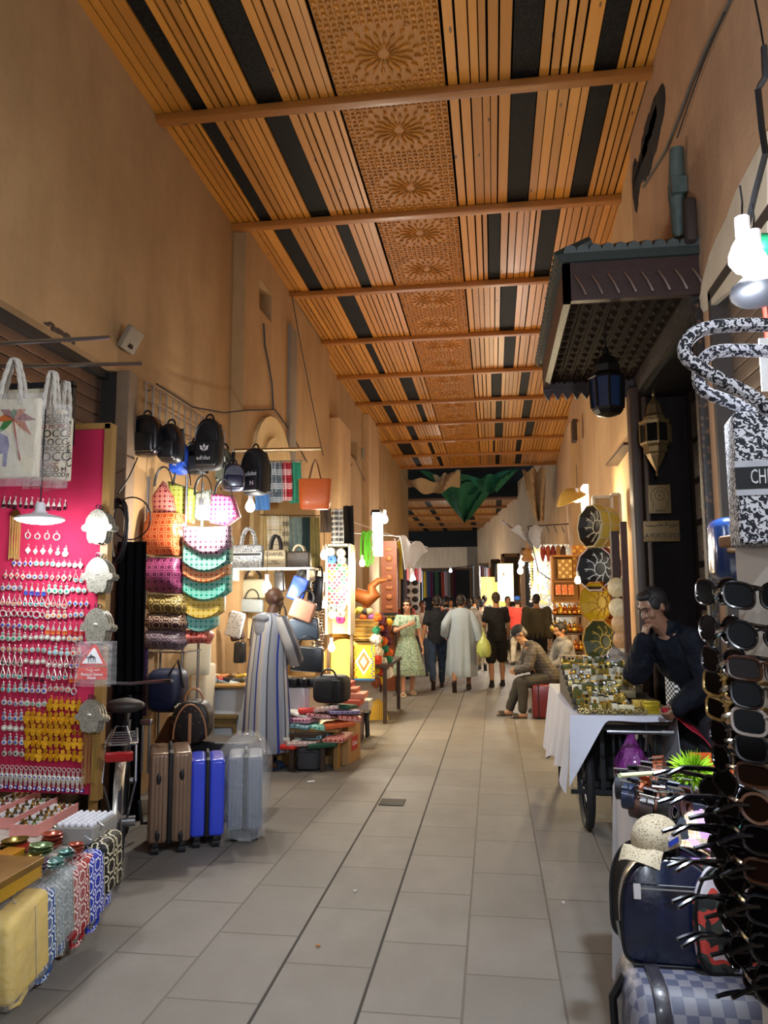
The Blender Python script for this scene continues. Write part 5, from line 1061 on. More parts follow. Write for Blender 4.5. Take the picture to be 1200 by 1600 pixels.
for a in ((418, 722, 440, 785, 8.4, PL1, 'grey plaid scarf hanging on the upper line'), (439, 722, 455, 782, 8.42, PL2, 'red plaid scarf hanging on the upper line'), (453, 722, 470, 786, 8.44, mat('#2f8a6c', .85, 0, .25, 40, .2), 'green scarf hanging on the upper line'), (398, 772, 420, 797, 8.3, mat('#4a7fc0', .8, 0, .15, 10), 'folded light blue cloth under the lettered backpack'),
          (372, 806, 396, 878, 9.0, mat('#3e4a4d', .85), 'dark slate scarf at the start of the lower row'), (396, 806, 417, 860, 9.02, mat('#d9c48c', .85), 'plain straw-coloured scarf in the lower row'), (416, 806, 441, 880, 9.0, PL3, 'cream plaid scarf in the lower row'), (440, 806, 451, 878, 8.98, plaid('#dccfa8', '#2a2828', '#f2efe4', .12), 'cream and black plaid scarf in the lower row'), (450, 808, 472, 882, 8.96, mat('#7f928c', .85, 0, .3, 20), 'grey green scarf in the lower row'), (471, 808, 485, 882, 8.94, mat('#22393a', .85), 'dark teal scarf in the lower row'), (484, 808, 499, 892, 8.9, mat('#8b7d48', .8, 0, .15, 20), 'long olive scarf at the end of the lower row'),
          (518, 795, 536, 850, 9.9, plaid('#1d1f22', '#d5d6d2', '#8a8d8c', .07), 'black and white checked shawl above the thread rack'), (536, 790, 552, 872, 10.2, mat('#15171d', .85), 'black fringed shawl beside the checked shawl'), (500, 793, 517, 832, 9.6, mat('#4a4038', .8), 'brown shawl behind the orange tote')): scarf(a[6], *a[:6])
m = MB(); p = at(418, 721, y=8.42); q = at(472, 720, y=8.46); m.cyl(p, q, .008, 6); p = at(368, 804, y=9.02); q = at(502, 806, y=8.9); m.cyl(p, q, .008, 6); m.cyl(p, V((p.x, 9.12, p.z)), .008, 6); S('scarf_rail', m, STEEL, 'thin rails carrying the folded scarves of the handbag stall', 'rail')
a, b = at(360, 888, y=8.3), at(490, 884, y=8.3); m = MB(); m.bx((a.x, 8.2, a.z-.02), (b.x, 8.55, a.z)); 
for x in (a.x+.05, b.x-.05): m.bx((x-.012, 8.25, a.z-.14), (x+.012, 9.1, a.z-.02))
S('wall_shelf', m, mat('#c9c6bd', .5), 'white shelf holding three structured handbags', 'shelf'); SHZ = a.z
g = NG('flecked'); v1 = g.n('TexWave', wave_type='BANDS', bands_direction='DIAGONAL'); g.l(g.uv(1), v1.inputs[0]); v1.inputs['Scale'].default_value = 22; v1.inputs['Distortion'].default_value = 6; v1.inputs['Detail'].default_value = 1; v1.inputs['Detail Scale'].default_value = 3
OBLQ = g.fin(g.mix(g.m('GREATER_THAN', v1.outputs['Fac'], .5), lin('#5b6066'), lin('#c8cccd')), .8)
def handbag(label, px0, py0, px1, py1, y, d, mt, hm, z=None, hr=.011, hh=None, deco=None, name='handbag', rot=0, wide=.45):
    a, b = at(px0, py1, y=y), at(px1, py0, y=y); w = b.x-a.x; h = b.z-a.z; r = T(name, label, 'bag', ((a.x+b.x)/2, y, z if z is not None else a.z), 0, None, (0, rot, 0)); bh = h
    m = MB(); m.rbox((0, 0, bh/2), (w, d, bh), .02, .02, 4, 2, .93); obj('body', m, mt, r)
    if hh:
        for s in (-1, 1): m = MB(); m.tube([p+V((0, s*d*.3, bh-.01)) for p in arc(w*wide, hh, 12)], hr, 7); obj('handle', m, hm, r)
    if deco: deco(r, w, bh, d)
    return r
def d_band(r, w, h, d):
    m = MB(); m.bx((-w/2-.002, -d/2-.004, h*.5), (w/2+.002, -d/2+.001, h*.66)); obj('band', m, mat('#d8dadb', .7), r); m = MB(); m.bx((-w*.47, -d/2-.006, h*.53), (w*.47, -d/2-.003, h*.63)); obj('dark_band', m, mat('#2a2c30', .7), r)
def d_text(r, w, h, d): m = MB(); text(m, 'CHANEL', .055, (0, -d/2-.003, h*.72)); text(m, 'PARIS', .026, (0, -d/2-.004, h*.34)); text(m, 'RUE CAMBON', .02, (0, -d/2-.004, h*.22)); ring(m, 0, h*.5, .018, .018, .003); m.xf() ; obj('lettering', m, mat('#3a342c', .8), r)
handbag('white and grey patterned book tote on the white shelf', 364, 850, 412, 887, 8.35, .14, OBLQ, OBLQ, SHZ, .013, .2, d_band); handbag('beige canvas handbag with black handles and printed lettering on the white shelf', 413, 858, 449, 887, 8.35, .12, mat('#9d9176', .8, 0, .1, 80), BLK, SHZ, .014, .17, d_text); handbag('dark brown monogram handbag at the end of the white shelf', 449, 860, 486, 886, 8.35, .13, speck('#38302a', '#6a5c4a', 40, .25, .5), mat('#cbb99a', .5), SHZ, .01, .08)
BG = [('pale khaki shoulder bag with a chain strap beside the white bulb', 375, 905, 416, 935, 8.6, .08, '#a39c80'), ('pale grey flap bag under the khaki chain bag', 376, 936, 412, 957, 8.55, .08, '#8b918e'), ('glossy cobalt blue bag hanging above the tan satchel', 446, 900, 473, 938, 8.3, .07, '#2348b0'), ('dark brown glossy bucket bag behind the cobalt bag', 463, 890, 485, 925, 8.5, .12, '#2e2824'), ('tan pink leather satchel hanging at a slant', 449, 936, 487, 968, 8.1, .07, '#b9856a'), ('large slate blue leather shoulder bag', 452, 966, 500, 1000, 8.15, .1, '#3c4854'), ('large charcoal leather shopper above the black boxes', 454, 1010, 505, 1049, 8.1, .12, '#22272c'), ('small black handbag hanging under the slate bag', 430, 1006, 452, 1040, 8.5, .1, '#14161a'), ('small dark teal handbag beside the djellaba', 432, 962, 450, 990, 8.5, .08, '#2a4a4e'), ('charcoal hobo bag hanging from the white shelf', 430, 893, 446, 925, 8.5, .08, '#33302c'), ('black bag hanging among the beads at the stall edge', 487, 900, 503, 955, 8.6, .08, '#15141a'), ('black leather pouch hanging by the beads', 478, 925, 492, 965, 8.7, .08, '#1b1a1e'), ('navy denim pouch hanging low by the djellaba', 432, 1000, 446, 1035, 8.7, .06, '#25324a')]
for i, (lb, a, b, c, d, y, dd, col) in enumerate(BG): handbag(lb, a, b, c, d, y, dd, leather(col, .33, .4), BLK, None, .006, .12, None, 'handbag', .35 if i in (2, 4) else U(-.08, .08), .6)
handbag('black and white patterned clutch hanging left of the djellaba', 350, 955, 376, 995, 7.9, .06, speck('#b9b4ac', '#3a3436', 60, .3, .6), BLK, None, .005, None, None, 'handbag', .25)
handbag('dark brown monogram bag behind the patterned clutch', 362, 968, 384, 1000, 8.1, .07, speck('#3a2724', '#7c5c4c', 40, .25, .5), BLK, None, .005, .1, None, 'handbag', -.3); handbag('black glossy bag with gold trim below the patterned clutch', 366, 1003, 384, 1036, 8.1, .1, leather('#131316'), BLK, None, .005, .1)
# strings of beads hanging at the stall edge
for i in range(7):
    p = at(489+i*2.6, 893+U(0, 10), y=8.75+.03*i); m = MB(); n = 26
    for k in range(n): m.ball(p+V((.012*sin(k*.7+i), .01*cos(k*.9), -k*.034)), U(.008, .015), 6, 4)
    S('bead_strand', m, mat(['#1e1c1a', '#5a4a3a', '#2b2a30', '#8a7a66', '#141318', '#6b3a30', '#3a3c42'][i], .3), ['jet black', 'brown wood', 'grey black', 'pale bone', 'small black', 'reddish', 'slate'][i]+' bead strand hanging at the handbag stall edge', 'beads')
# cloth-covered tables with goods
def cloth_table(label, x0, x1, y0, y1, z, hem, mt=None, name='covered_table', folds=10):
    r = T(name, label, 'table', ((x0+x1)/2, (y0+y1)/2, 0)); m = MB(); w, d = x1-x0, y1-y0
    per = []
    N = 72
    for k in range(N):
        t = 2*pi*k/N; x, y = cos(t), sin(t); per.append((math.copysign(abs(x)**.12, x)*w/2, math.copysign(abs(y)**.12, y)*d/2))
    rings = []
    for zz, f, g_ in ((hem, .03, .02), (z*.5+hem*.5, .018, .014), (z-.03, .006, .006), (z, .0, 0)): rings.append([V((x+math.copysign(1, x)*(f*.6+g_*sin(k*folds*2*pi/N)) * (abs(x) > w*.42), y+math.copysign(1, y)*(f*.6+g_*sin(k*folds*2*pi/N))*(abs(y) > d*.42), zz+(.012*sin(k*1.1) if zz == hem else 0))) for k, (x, y) in enumerate(per)])
    m.loft(rings); obj('cloth', m, mt or mat('#c9cbd0', .6, 0, .08, 4, .2), r)
    for sx in (-1, 1):
        for sy in (-1, 1): mm = MB(); mm.cyl((sx*(w/2-.06), sy*(d/2-.06), 0), (sx*(w/2-.06), sy*(d/2-.06), z-.02), .02, 8); obj('leg', mm, DSTEEL, r)
    return r
xa = at(320, 1100, y=7.75).x; xb = at(478, 1100, y=7.75).x
cloth_table('white cloth covered table behind the djellaba man', xa, xb, 7.85, 8.6, .74, .18)
WL = [('#8f8478', 'taupe'), ('#2b2a2e', 'black'), ('#c9bda0', 'cream'), ('#3a3a40', 'charcoal'), ('#a8282c', 'red'), ('#b06a28', 'amber'), ('#6c7a7c', 'grey blue'), ('#1a1a1e', 'jet black'), ('#7a5a3a', 'brown'), ('#9aa09a', 'pale grey'), ('#403a34', 'dark brown'), ('#c8a23a', 'mustard')]
for i in range(12):
    px = 322+i*5.2; py = 1064-(i % 3)*9; p = at(px, py, y=7.95+.07*(i % 3)); p.z = .745+.035*(i % 3); m = MB(); m.rbox((0, 0, .02), (U(.12, .2), .12, .04), .015, .012)
    S('wallet', m, leather(WL[i][0]), '%s leather wallet %s on the white cloth table' % (WL[i][1], ['lying flat', 'in the middle layer', 'on top of the heap'][i % 3]), 'wallet', 'wallets on the white cloth table', p, (U(-.3, .3), U(-.4, .4), U(-1, 1)))
q = at(325, 1058, y=7.85); m = MB(); m.ball((0, 0, .07), (.1, .08, .08), 12, 8); S('grey_bundle', m, mat('#79858a', .5, 0, .2, 12, .3), 'grey blue wrapped bundle at the corner of the white cloth table', 'bundle', loc=(q.x, q.y, .74))
m = MB(); m.rbox((0, 0, .02), (.42, .3, .03), .01, .008); q = at(352, 1072, y=7.8); S('wooden_tray', m, PINE, 'shallow wooden tray of wallets on the white cloth table', 'tray', loc=(q.x, 7.86, .742))
for i in range(6):
    p = at(447+i*8, 1062, y=7.9); m = MB(); m.rbox((0, 0, .045), (.055, .12, .09), .01, .008); S('black_case', m, mat(['#101114', '#1a1b20', '#26262a'][i % 3], .35), 'small glossy black case, %s of the row by the charcoal shopper' % ORD[i], 'case', 'black cases on the white table', (p.x, 7.9+.03*(i % 2), .745), (0, 0, U(-.3, .3)))
q = at(512, 1096, y=7.55); r = T('duffel_bag', 'black travel duffel standing at the table end', 'bag', (q.x, 7.75, .62), -.15); m = MB(); m.rbox((0, 0, .13), (.34, .3, .27), .08, .06, 5); obj('body', m, mat('#101114', .7, 0, .2, 20, .2), r); m = MB(); m.tube([p+V((0, -.1, .25)) for p in arc(.16, .08)], .01, 6); obj('handle', m, BLK, r); m = MB(); m.rbox((.1, -.15, .13), (.09, .03, .2), .02, .01); obj('end_pocket', m, BLK, r)
# wooden stool, woven panel, crate
def stool(label, loc, w, d, h, mt, rz=0, name='stool', splay=.05):
    r = T(name, label, 'stool', loc, rz); m = MB(); m.rbox((0, 0, h-.02), (w, d, .04), .008, .008); obj('seat', m, mt, r); m = MB()
    for y in (-1, 1): m.bx((-w/2+.03, y*(d/2-.035)-.01, h-.12), (w/2-.03, y*(d/2-.035)+.01, h-.04))
    for x in (-1, 1): m.bx((x*(w/2-.035)-.01, -d/2+.03, h-.12), (x*(w/2-.035)+.01, d/2-.03, h-.04))
    obj('apron', m, mt, r)
    for x in (-1, 1):
        for y in (-1, 1): m = MB(); m.tube([V((x*(w/2-.04+splay), y*(d/2-.04), 0)), V((x*(w/2-.04), y*(d/2-.04), h-.03))], .022, 4); obj('leg', m, mt, r)
    return r
q = at(368, 1180, z=0); stool('rough wooden stool between the white cloth and the djellaba man', (q.x-.05, q.y-.24, 0), .34, .32, .47, wood('#8a6f3c', '#6e5428', False, 2, .7, 1, 0), .1)
q = at(452, 1180, z=0); m = MB(); m.rbox((0, 0, .24), (.28, .35, .48), .02, .02); S('woven_crate', m, stripes([(.55, '#b4ab86'), (.45, '#8f8665')], .02, 1, .8), 'tall cream woven hamper beside the fabric pile', 'hamper', loc=(q.x, q.y+.1, 0))
q = at(520, 1195, z=0); r = T('carton', 'brown cardboard carton with a red logo under the folded fabrics', 'carton', (q.x+.02, q.y+.2, 0), -.15); m = MB(); m.rbox((0, 0, .19), (.34, .4, .38), .006, .006); obj('box', m, mat('#a98250', .85, 0, .1, 10), r); m = MB(); m.bx((.171, -.1, .12), (.173, .1, .26)); obj('label', m, mat('#b32d24', .7), r); m = MB(); text(m, 'Coca', .07, (0, 0, 0)); m.xf((.1745, .0, .19), (0, 0, pi/2)); obj('lettering', m, WHITE, r)
q = at(480, 1205, z=0); r = T('grey_backpack', 'grey canvas backpack slumped against a wooden frame in front of the carton', 'backpack', (q.x, q.y+.1, 0), .05); m = MB(); m.rbox((0, 0, .16), (.26, .2, .32), .07, .06, 5); obj('body', m, mat('#4c4a4a', .85, 0, .25, 12, .3), r); m = MB(); m.rbox((0, -.11, .1), (.2, .05, .16), .04, .02); obj('pocket', m, mat('#3e3d40', .85), r); m = MB()
for x in (-.15, .15): m.bx((x-.02, -.14, 0), (x+.02, -.1, .34))
m.bx((-.17, -.14, .32), (.17, -.1, .36)); obj('wooden_frame', m, DWOOD, r)
FC = [(RED, 'red'), (rings_('#e0d8cc', '#a02a30', .05), 'white and red ringed'), (mat('#174a34', .8), 'bottle green'), (mat('#c9c5ba', .8), 'off white'), (rings_('#1d4a5a', '#9cc9cc', .05), 'teal ringed'), (rings_('#a8342a', '#eebfae', .05), 'coral ringed'), (star('#151414', '#cfc8b8', .06), 'black and white star'), (rings_('#3aa285', '#c8efe2', .05), 'mint ringed'), (mat('#c9602c', .8), 'orange'), (rings_('#7a1e3e', '#e9bccb', .04), 'wine ringed'), (plaid('#8a2430', '#e8d8d8', '#222', .1) if False else star('#8a2430', '#e8d8d8', .06), 'crimson star'), (rings_('#3a2a58', '#b9aed6', .05), 'violet ringed')]
lay = [(450, 1160, 0), (470, 1155, 0), (505, 1158, 0), (455, 1150, 1), (490, 1147, 1), (522, 1150, 1), (465, 1138, 2), (500, 1132, 2), (530, 1128, 2), (475, 1122, 3), (505, 1116, 3), (535, 1110, 3), (490, 1108, 4), (515, 1104, 4), (535, 1100, 4), (470, 1112, 4), (470, 1130, 2), (545, 1120, 3)]
for i, (px, py, l) in enumerate(lay):
    p = at(px, py, y=7.5+.06*l); c = FC[i % 12]; m = MB(); w, d, h = U(.24, .32), U(.22, .3), U(.03, .05); m.rbox((0, 0, h/2), (w, d, h), .03, .012)
    for k, v in enumerate(m.v): m.v[k] = v+V((0, 0, .012*sin(v.x*18+i)+.01*cos(v.y*20)))
    S('folded_fabric', m, c[0], '%s folded fabric, %s layer of the pile by the carton%s' % (c[1], ['lowest', 'second', 'middle', 'fourth', 'top'][l], ', alley side' if px > 510 else ''), 'fabric', 'folded fabrics in the floor pile', p-V((0, 0, .03)), (U(-.12, .12), U(-.12, .12), U(-.4, .4)))
q = at(490, 1190, z=0); r = T('display_bench', 'low plank bench carrying the folded fabric pile', 'bench', (q.x, 7.75, 0)); m = MB(); m.bx((-.3, -.25, .36), (.34, .35, .39)); obj('top', m, PINE, r)
for x in (-.26, .3): m = MB(); m.bx((x-.02, -.2, 0), (x+.02, .3, .36)); obj('leg', m, PINE, r)
for i, (px, py, w, h, c, n) in enumerate(((548, 1096, .26, .06, '#c4563c', 'coral'), (556, 1086, .24, .06, '#d08468', 'salmon'), (545, 1078, .22, .06, '#b9603e', 'terracotta'), (566, 1100, .2, .1, '#c9c2b4', 'white'), (540, 1070, .18, .08, '#a8322a', 'red'))): p = at(px, py, y=8.6+.1*i); S('shoe_box', MB().rbox((0, 0, 0), (w, .3, h), .006, .005), mat(c, .6), '%s cardboard box stacked behind the fabric pile' % n, 'box', loc=p)
q = at(554, 1160, z=0); S('hard_case', MB().rbox((0, 0, .17), (.14, .34, .34), .02, .02), mat('#3c0f16', .4), 'small maroon upright case beyond the carton', 'suitcase', loc=(q.x, q.y+.1, 0))
q = at(567, 1152, z=0); stool('small black stool beyond the maroon case', (q.x, q.y+.05, 0), .16, .2, .3, BLK, 0, 'stool', .01)
m = MB(); p = at(590, 1126, z=0); n = 14
out = [(0, .0)]; m.prism([(-.12+.0, 0), (.14, 0), (.12, .14), (.07, .24), (0, .29), (-.06, .25), (-.1, .14)], -.008, .008); S('straw_mat', m, stripes([(.7, '#cfa83a'), (.3, '#a8842a')], .025, 0, .85), 'scalloped yellow straw mat standing on the floor at the stall corner', 'mat', loc=p+V((0, .05, 0)), rot=(-.2, 0, .2))
q = at(582, 1222, z=0); S('paper_scrap', MB().rbox((0, 0, .006), (.07, .03, .008), .01, .003), WHITE, 'torn white paper scrap on the slabs near the carton', 'litter', loc=at(486, 1222, z=0), rot=(0, 0, .6))
for i, (px, py, c, n) in enumerate(((497, 1479, '#b0703a', 'orange brown cigarette end'), (555, 1393, '#d8d6cf', 'white chip of paper'), (880, 1411, '#d8d6cf', 'tiny white crumb of paper'))): S('litter_scrap', MB().rbox((0, 0, .004), (.022, .01, .008), .003, .002), mat(c, .8), n+' lying on the stone slabs', 'litter', loc=at(px, py, z=0), rot=(0, 0, i))
p = at(613, 1254, z=0); m = MB(); m.bx((-.1, -.1, .001), (.1, .1, .006)); o = S('floor_drain', m, mat('#1c1a17', .7, 0, .3, 60), 'small dark broken drain opening in the slabs', 'drain', loc=p); 
# ================================================================== STALL 3: threads and straw goods
p0, p1 = at(511, 975, y=10), at(547, 850, y=10); r = T('thread_rack', 'upright open rack holding rows of coloured thread tubes', 'rack', ((p0.x+p1.x)/2, 10.05, 0)); W = p1.x-p0.x; m = MB()
for s in (-1, 1): m.bx((s*W/2-.015, -.1, 1.2), (s*W/2+.015, .25, p1.z))
m.bx((-W/2, .2, 1.2), (W/2, .25, p1.z)); m.bx((-W/2, -.1, p1.z-.03), (W/2, .25, p1.z)); obj('case', m, mat('#cfc8b4', .6), r)
for s in (-1, 1): m = MB(); m.bx((s*W/2-.02, .05, 0), (s*W/2+.02, .1, 1.2)); obj('leg', m, DWOOD, r)
TC = [('#a8264a', 'pink'), ('#6a1838', 'plum'), ('#1f7a42', 'green'), ('#c87a32', 'orange'), ('#d8cba0', 'cream'), ('#8a1e2a', 'crimson'), ('#d8a83a', 'gold'), ('#4a1c48', 'violet'), ('#b04a28', 'rust'), ('#d84a6a', 'rose')]
m = MB(); Rt = Euler((pi/2, 0, 0)).to_matrix(); m.lathe([(.034, -.16), (.034, 0), (.028, 0), (.027, -.02)], n=12, R=Rt); m.mi = 1; m.lathe([(.0275, -.015), (.0005, -.0155)], n=12, R=Rt); me0 = mkmesh('thread_tube', m, [mat('#d9cfae', .6), WHITE])
TM = []
for c, n in TC: q = me0.copy(); q.materials[1] = mat(c, .7); TM.append(q)
k = 0
for row in range(14):
    for col in range(4):
        px = 515+col*7.6+(row % 2)*3.6; py = 884+row*4.4*1.0
        if px > 543: continue
        c = (row//2*3+col*(1+row % 3)) % 10; o = bpy.data.objects.new('thread_tube', TM[c]); C.objects.link(o); o.location = at(px, py, y=9.95); o.rotation_euler = (pi, 0, 0) if False else (0, 0, 0)
        tag(o, '%s thread tube end, %s in the %s row of the rack' % (TC[c][1], ORD[col], ORD[row]), 'thread', 'thread tubes in the rack'); k += 1
for i, (px, py, c, n) in enumerate(((516, 862, '#d9d2c0', 'cream'), (532, 864, '#e2dcc6', 'ivory'), (518, 874, '#4a78b8', 'blue'), (533, 875, '#b9bcb4', 'grey'), (518, 950, '#7a7f7c', 'dark grey'), (532, 949, '#c9c6b6', 'bone'), (519, 960, '#d9d6d0', 'white'), (532, 960, '#b5a88a', 'sand'), (531, 968, '#c82a6a', 'magenta'))):
    m = MB(); m.lathe([(.015, -.1), (.06, -.08), (.058, -.02), (.03, .0), (.018, .0), (.016, -.04)], n=14, R=Euler((pi/2, 0, 0)).to_matrix()); S('thread_cone', m, mat(c, .8, 0, .1, 80, .2), '%s yarn cone %s the thread tubes' % (n, 'above' if py < 900 else 'below'), 'yarn cone', loc=at(px, py, y=9.9))
def box_table(label, px0, px1, y, d, z, mt, name='table'):
    a, b = at(px0, 1000, y=y), at(px1, 1000, y=y); r = T(name, label, 'table', ((a.x+b.x)/2, y+d/2, 0)); w = b.x-a.x; m = MB(); m.bx((-w/2, -d/2, z-.04), (w/2, d/2, z)); obj('tabletop', m, mt, r)
    for x in (-1, 1):
        for yy in (-1, 1): m = MB(); m.bx((x*(w/2-.05)-.025, yy*(d/2-.05)-.025, 0), (x*(w/2-.05)+.025, yy*(d/2-.05)+.025, z-.04)); obj('leg', m, mt, r)
    return r
box_table('dark wooden table stacked with straw mats', 512, 606, 10.4, 1.6, .78, DWOOD)
STRAW = [stripes([(.6, '#c9a65a'), (.4, '#a5823c')], .018, 1, .9), stripes([(.6, '#d8bb70'), (.4, '#b08d46')], .015, 1, .9), stripes([(.5, '#bd9648'), (.5, '#98742e')], .02, 1, .9)]
def stackup(px0, px1, pyb, pyt, y, d, n, nm):
    a, b = at(px0, pyb, y=y), at(px1, pyt, y=y); h = (b.z-a.z)/n
    for i in range(n):
        m = MB(); w = (b.x-a.x)*U(.92, 1.04); m.rbox((0, 0, h/2), (w, d*U(.9, 1.05), h*.94), .05, h*.3); S('straw_mat', m, STRAW[i % 3], 'folded straw mat, %s from the bottom of the %s stack' % (ORD[i], nm), 'mat', 'straw mats in the %s stack' % nm, ((a.x+b.x)/2+U(-.02, .02), y+d/2+U(-.02, .02), a.z+h*i), (0, 0, U(-.06, .06)))
stackup(546, 592, 1002, 968, 10.5, .45, 12, 'taller straw'); stackup(514, 546, 1004, 968, 10.6, .4, 10, 'straw bag'); 
a = at(512, 1000, y=10.5).z; 
p, q = at(512, 1060, y=10.48), at(594, 1004, y=10.48); S('hamper', MB().rbox(((p.x+q.x)/2, 10.75, (.78+q.z)/2), (q.x-p.x, .5, q.z-.78), .03, .03), STRAW[0], 'wide straw hamper on the dark table under the mat stacks', 'hamper')
p = at(537, 1032, y=10.3); m = MB(); m.lathe([(.02, .012), (.26, .004), (.29, 0), (.28, -.01), (.02, -.01)], n=30, R=Euler((pi/2, 0, 0)).to_matrix()); r = S('round_mat', m, STRAW[1], 'big round coiled straw mat leaning against the hamper', 'mat', loc=p, rot=(-.12, 0, 0))
a, b = at(551, 1060, y=10.15), at(586, 1008, y=10.15); r = T('patterned_mat', 'yellow fringed mat with a diamond pattern hanging in front of the hamper', 'mat', ((a.x+b.x)/2, 10.15, a.z)); w, h = b.x-a.x, b.z-a.z; m = MB(); m.rbox((0, 0, h/2), (w, .02, h), .01, .006); obj('weave', m, mat('#d8b02c', .85, 0, .15, 60, .3), r)
m = MB()
for s, t in ((1, 0), (.72, 1), (.42, 2)):
    m.mi = t; m.prism([(0, h*(.5+.42*s)), (w*.38*s, h*.5), (0, h*(.5-.42*s)), (-w*.38*s, h*.5)], -.012-t*.002, -.008)
for i in range(26):
    m.mi = 3+i % 2; x, z = (i % 2*2-1)*w*.44*U(.75, 1), h*(.04+.92*i/25); m.box((x, -.012, z), (.02, .004, .018))
obj('diamond_pattern', m, [mat('#e6dcb4', .85), mat('#b06a3a', .85), mat('#d9cfae', .85), mat('#b8321e', .85), mat('#1f5fa0', .85)], r)
m = MB()
for i in range(14): m.ball((-w/2+w*(i+.5)/14, 0, -.012), (.012, .012, .022), 6, 4)
obj('fringe', m, mat('#2a6aa0', .85), r)
PC = [('#d8641c', 'orange'), ('#e0b52a', 'yellow'), ('#e8e2d2', 'white'), ('#5a2a3a', 'wine'), ('#d84a2a', 'red orange'), ('#2a7a5a', 'green'), ('#8a4a2a', 'brown'), ('#d8c8a0', 'cream')]
for i in range(26):
    px = 588+(i % 4)*6+U(-2, 2); py = 968+(i//4)*16+U(-4, 4); y = 10.5+.1*(i % 4); c = PC[(i*3+i//4) % 8]; m = MB(); R = U(.05, .085)
    for k in range(22):
        a, b = U(0, 2*pi), U(-1, 1); e = V((cos(a)*sqrt(1-b*b), sin(a)*sqrt(1-b*b), b)); m.ball(e*R*.6, R*.48, 6, 4)
    S('pompom_tassel', m, mat(c[0], .9), '%s wool pompom, %s down the bunch at the straw stall corner' % (c[1], ORD[i//4]), 'pompom', 'wool pompoms on the straw stall', at(px, py, y=y))
q = at(575, 935, y=10.9); m = MB(); m.tube([V((-.2, 0, -.28)), V((-.22, 0, -.05)), V((-.1, 0, .0)), V((.06, 0, -.06)), V((.14, 0, -.0)), V((.1, 0, .12)), V((.2, 0, .2)), V((.32, 0, .22))], [.05, .08, .1, .12, .1, .06, .045, .03], 12); m.tube([V((.02, 0, -.1)), V((.0, 0, -.3))], .04, 8); S('wicker_animal', m, mat('#9a5a2a', .5, .2, .3, 60, .4), 'brown woven animal ornament standing on the straw goods', 'ornament', loc=q+V((-.05, 0, .05)))
for i, (px, py, c, n) in enumerate(((553, 958, '#b6b83a', 'lime'), (562, 955, '#d0c05a', 'yellow'), (571, 957, '#3a3436', 'black'), (577, 957, '#c8b888', 'cream'), (549, 966, '#1f8a5a', 'green'), (568, 966, '#c8622a', 'orange'), (581, 966, '#8a5a9a', 'purple'))): m = MB(); m.ball((0, 0, .04), (.06, .06, .05), 10, 6); S('woven_ball', m, mat(c, .85, 0, .2, 50), '%s woven ball on top of the straw stacks' % n, 'ball', loc=at(px, py+3, y=10.55))
m = MB(); p = at(573, 835, y=10.9)
for i in range(9): c = V((U(-.06, .08), 0, -.2)); m.tube([p+c+V((cos(2*pi*k/14)*U(.035, .05), U(-.01, .01), sin(2*pi*k/14)*U(.2, .27))) for k in range(14)], .008, 5, True)
S('cord_loop', m, mat('#4fae2c', .6), 'loops of bright green cord hanging high on the wall', 'cord')
# tall carved door panel, board and clothes further on
a, b = at(600, 955, y=14.3), at(615, 845, y=14.3); r = T('carved_panel', 'tall reddish carved wooden panel standing at a shop entrance', 'panel', (a.x+.0, 14.3, 0)); w = b.x-a.x+.06; m = MB(); m.bx((-.05, 0, 0), (w, .08, b.z)); obj('board', m, mat('#8a4a2a', .5, 0, .25, 12, .2), r)
for i in range(5):
    z = 1.0+i*.36; m = MB(); m.ball((w*.4, -.01, z), (.07, .03, .06), 10, 5); obj('carved_boss', m, mat('#a8683c', .5), r); m = MB(); m.rbox((w*.4, -.005, z+.17), (.13, .03, .06), .01, .01); obj('carved_bar', m, mat('#a8683c', .5), r)
p = at(610, 972, y=14.1); r = T('notice_board', 'black shop board with yellow lettering below the carved panel', 'sign', p); m = MB(); m.bx((-.22, 0, -.17), (.14, .03, .17)); obj('board', m, BLK, r); m = MB(); text(m, 'SUPER LES PR', .045, (-.03, -.003, .1)); text(m, 'VEZ BASIR', .045, (0, -.003, .02)); text(m, 'A', .045, (.03, -.003, -.06)); obj('lettering', m, mat('#d8b83a', .6), r); m = MB(); m.bx((-.2, .005, -.17-(p.z-.17)), (-.17, .025, -.17)); m.bx((.09, .005, -.17-(p.z-.17)), (.12, .025, -.17)); obj('post', m, BLK, r)
GCOL = [('#6a2a5a', 'purple'), ('#c9b8c4', 'pale pink'), ('#c8a828', 'yellow'), ('#22202c', 'black'), ('#4a1a3a', 'maroon'), ('#2a2a38', 'navy'), ('#8a8a94', 'grey'), ('#3a5a8a', 'blue'), ('#b04a2a', 'rust'), ('#d8d4c8', 'white'), ('#3a6a4a', 'green'), ('#5a3a2a', 'brown')]
def garment(label, px0, py0, px1, py1, y, col, group=None, sleeves=True):
    a, b = at(px0, py1, y=y), at(px1, py0, y=y); w, h = b.x-a.x, b.z-a.z; r = T('hanging_garment', label, 'garment', ((a.x+b.x)/2, y, b.z), 0, group); m = MB(); N = 24; rings = []
    for z, f in ((0, .3), (-.04, .75), (-.2, .8), (-.6, .85), (-1, 1)): rings.append([V((cos(2*pi*k/N)*w/2*f*(1+.06*sin(k*2.1)), sin(2*pi*k/N)*.07*(1+.3*sin(k*1.7)), z*h)) for k in range(N)])
    m.loft(rings); obj('cloth', m, col if not isinstance(col, str) else mat(col, .85, 0, .15, 6, .2), r)
    m = MB(); m.tube([V((-w*.3, 0, -.01)), V((0, 0, .04)), V((w*.3, 0, -.01))], .008, 5); m.tube([V((0, 0, .04)), V((.02, 0, .08)), V((0, 0, .11))], .005, 5); obj('hanger', m, STEEL, r); return r
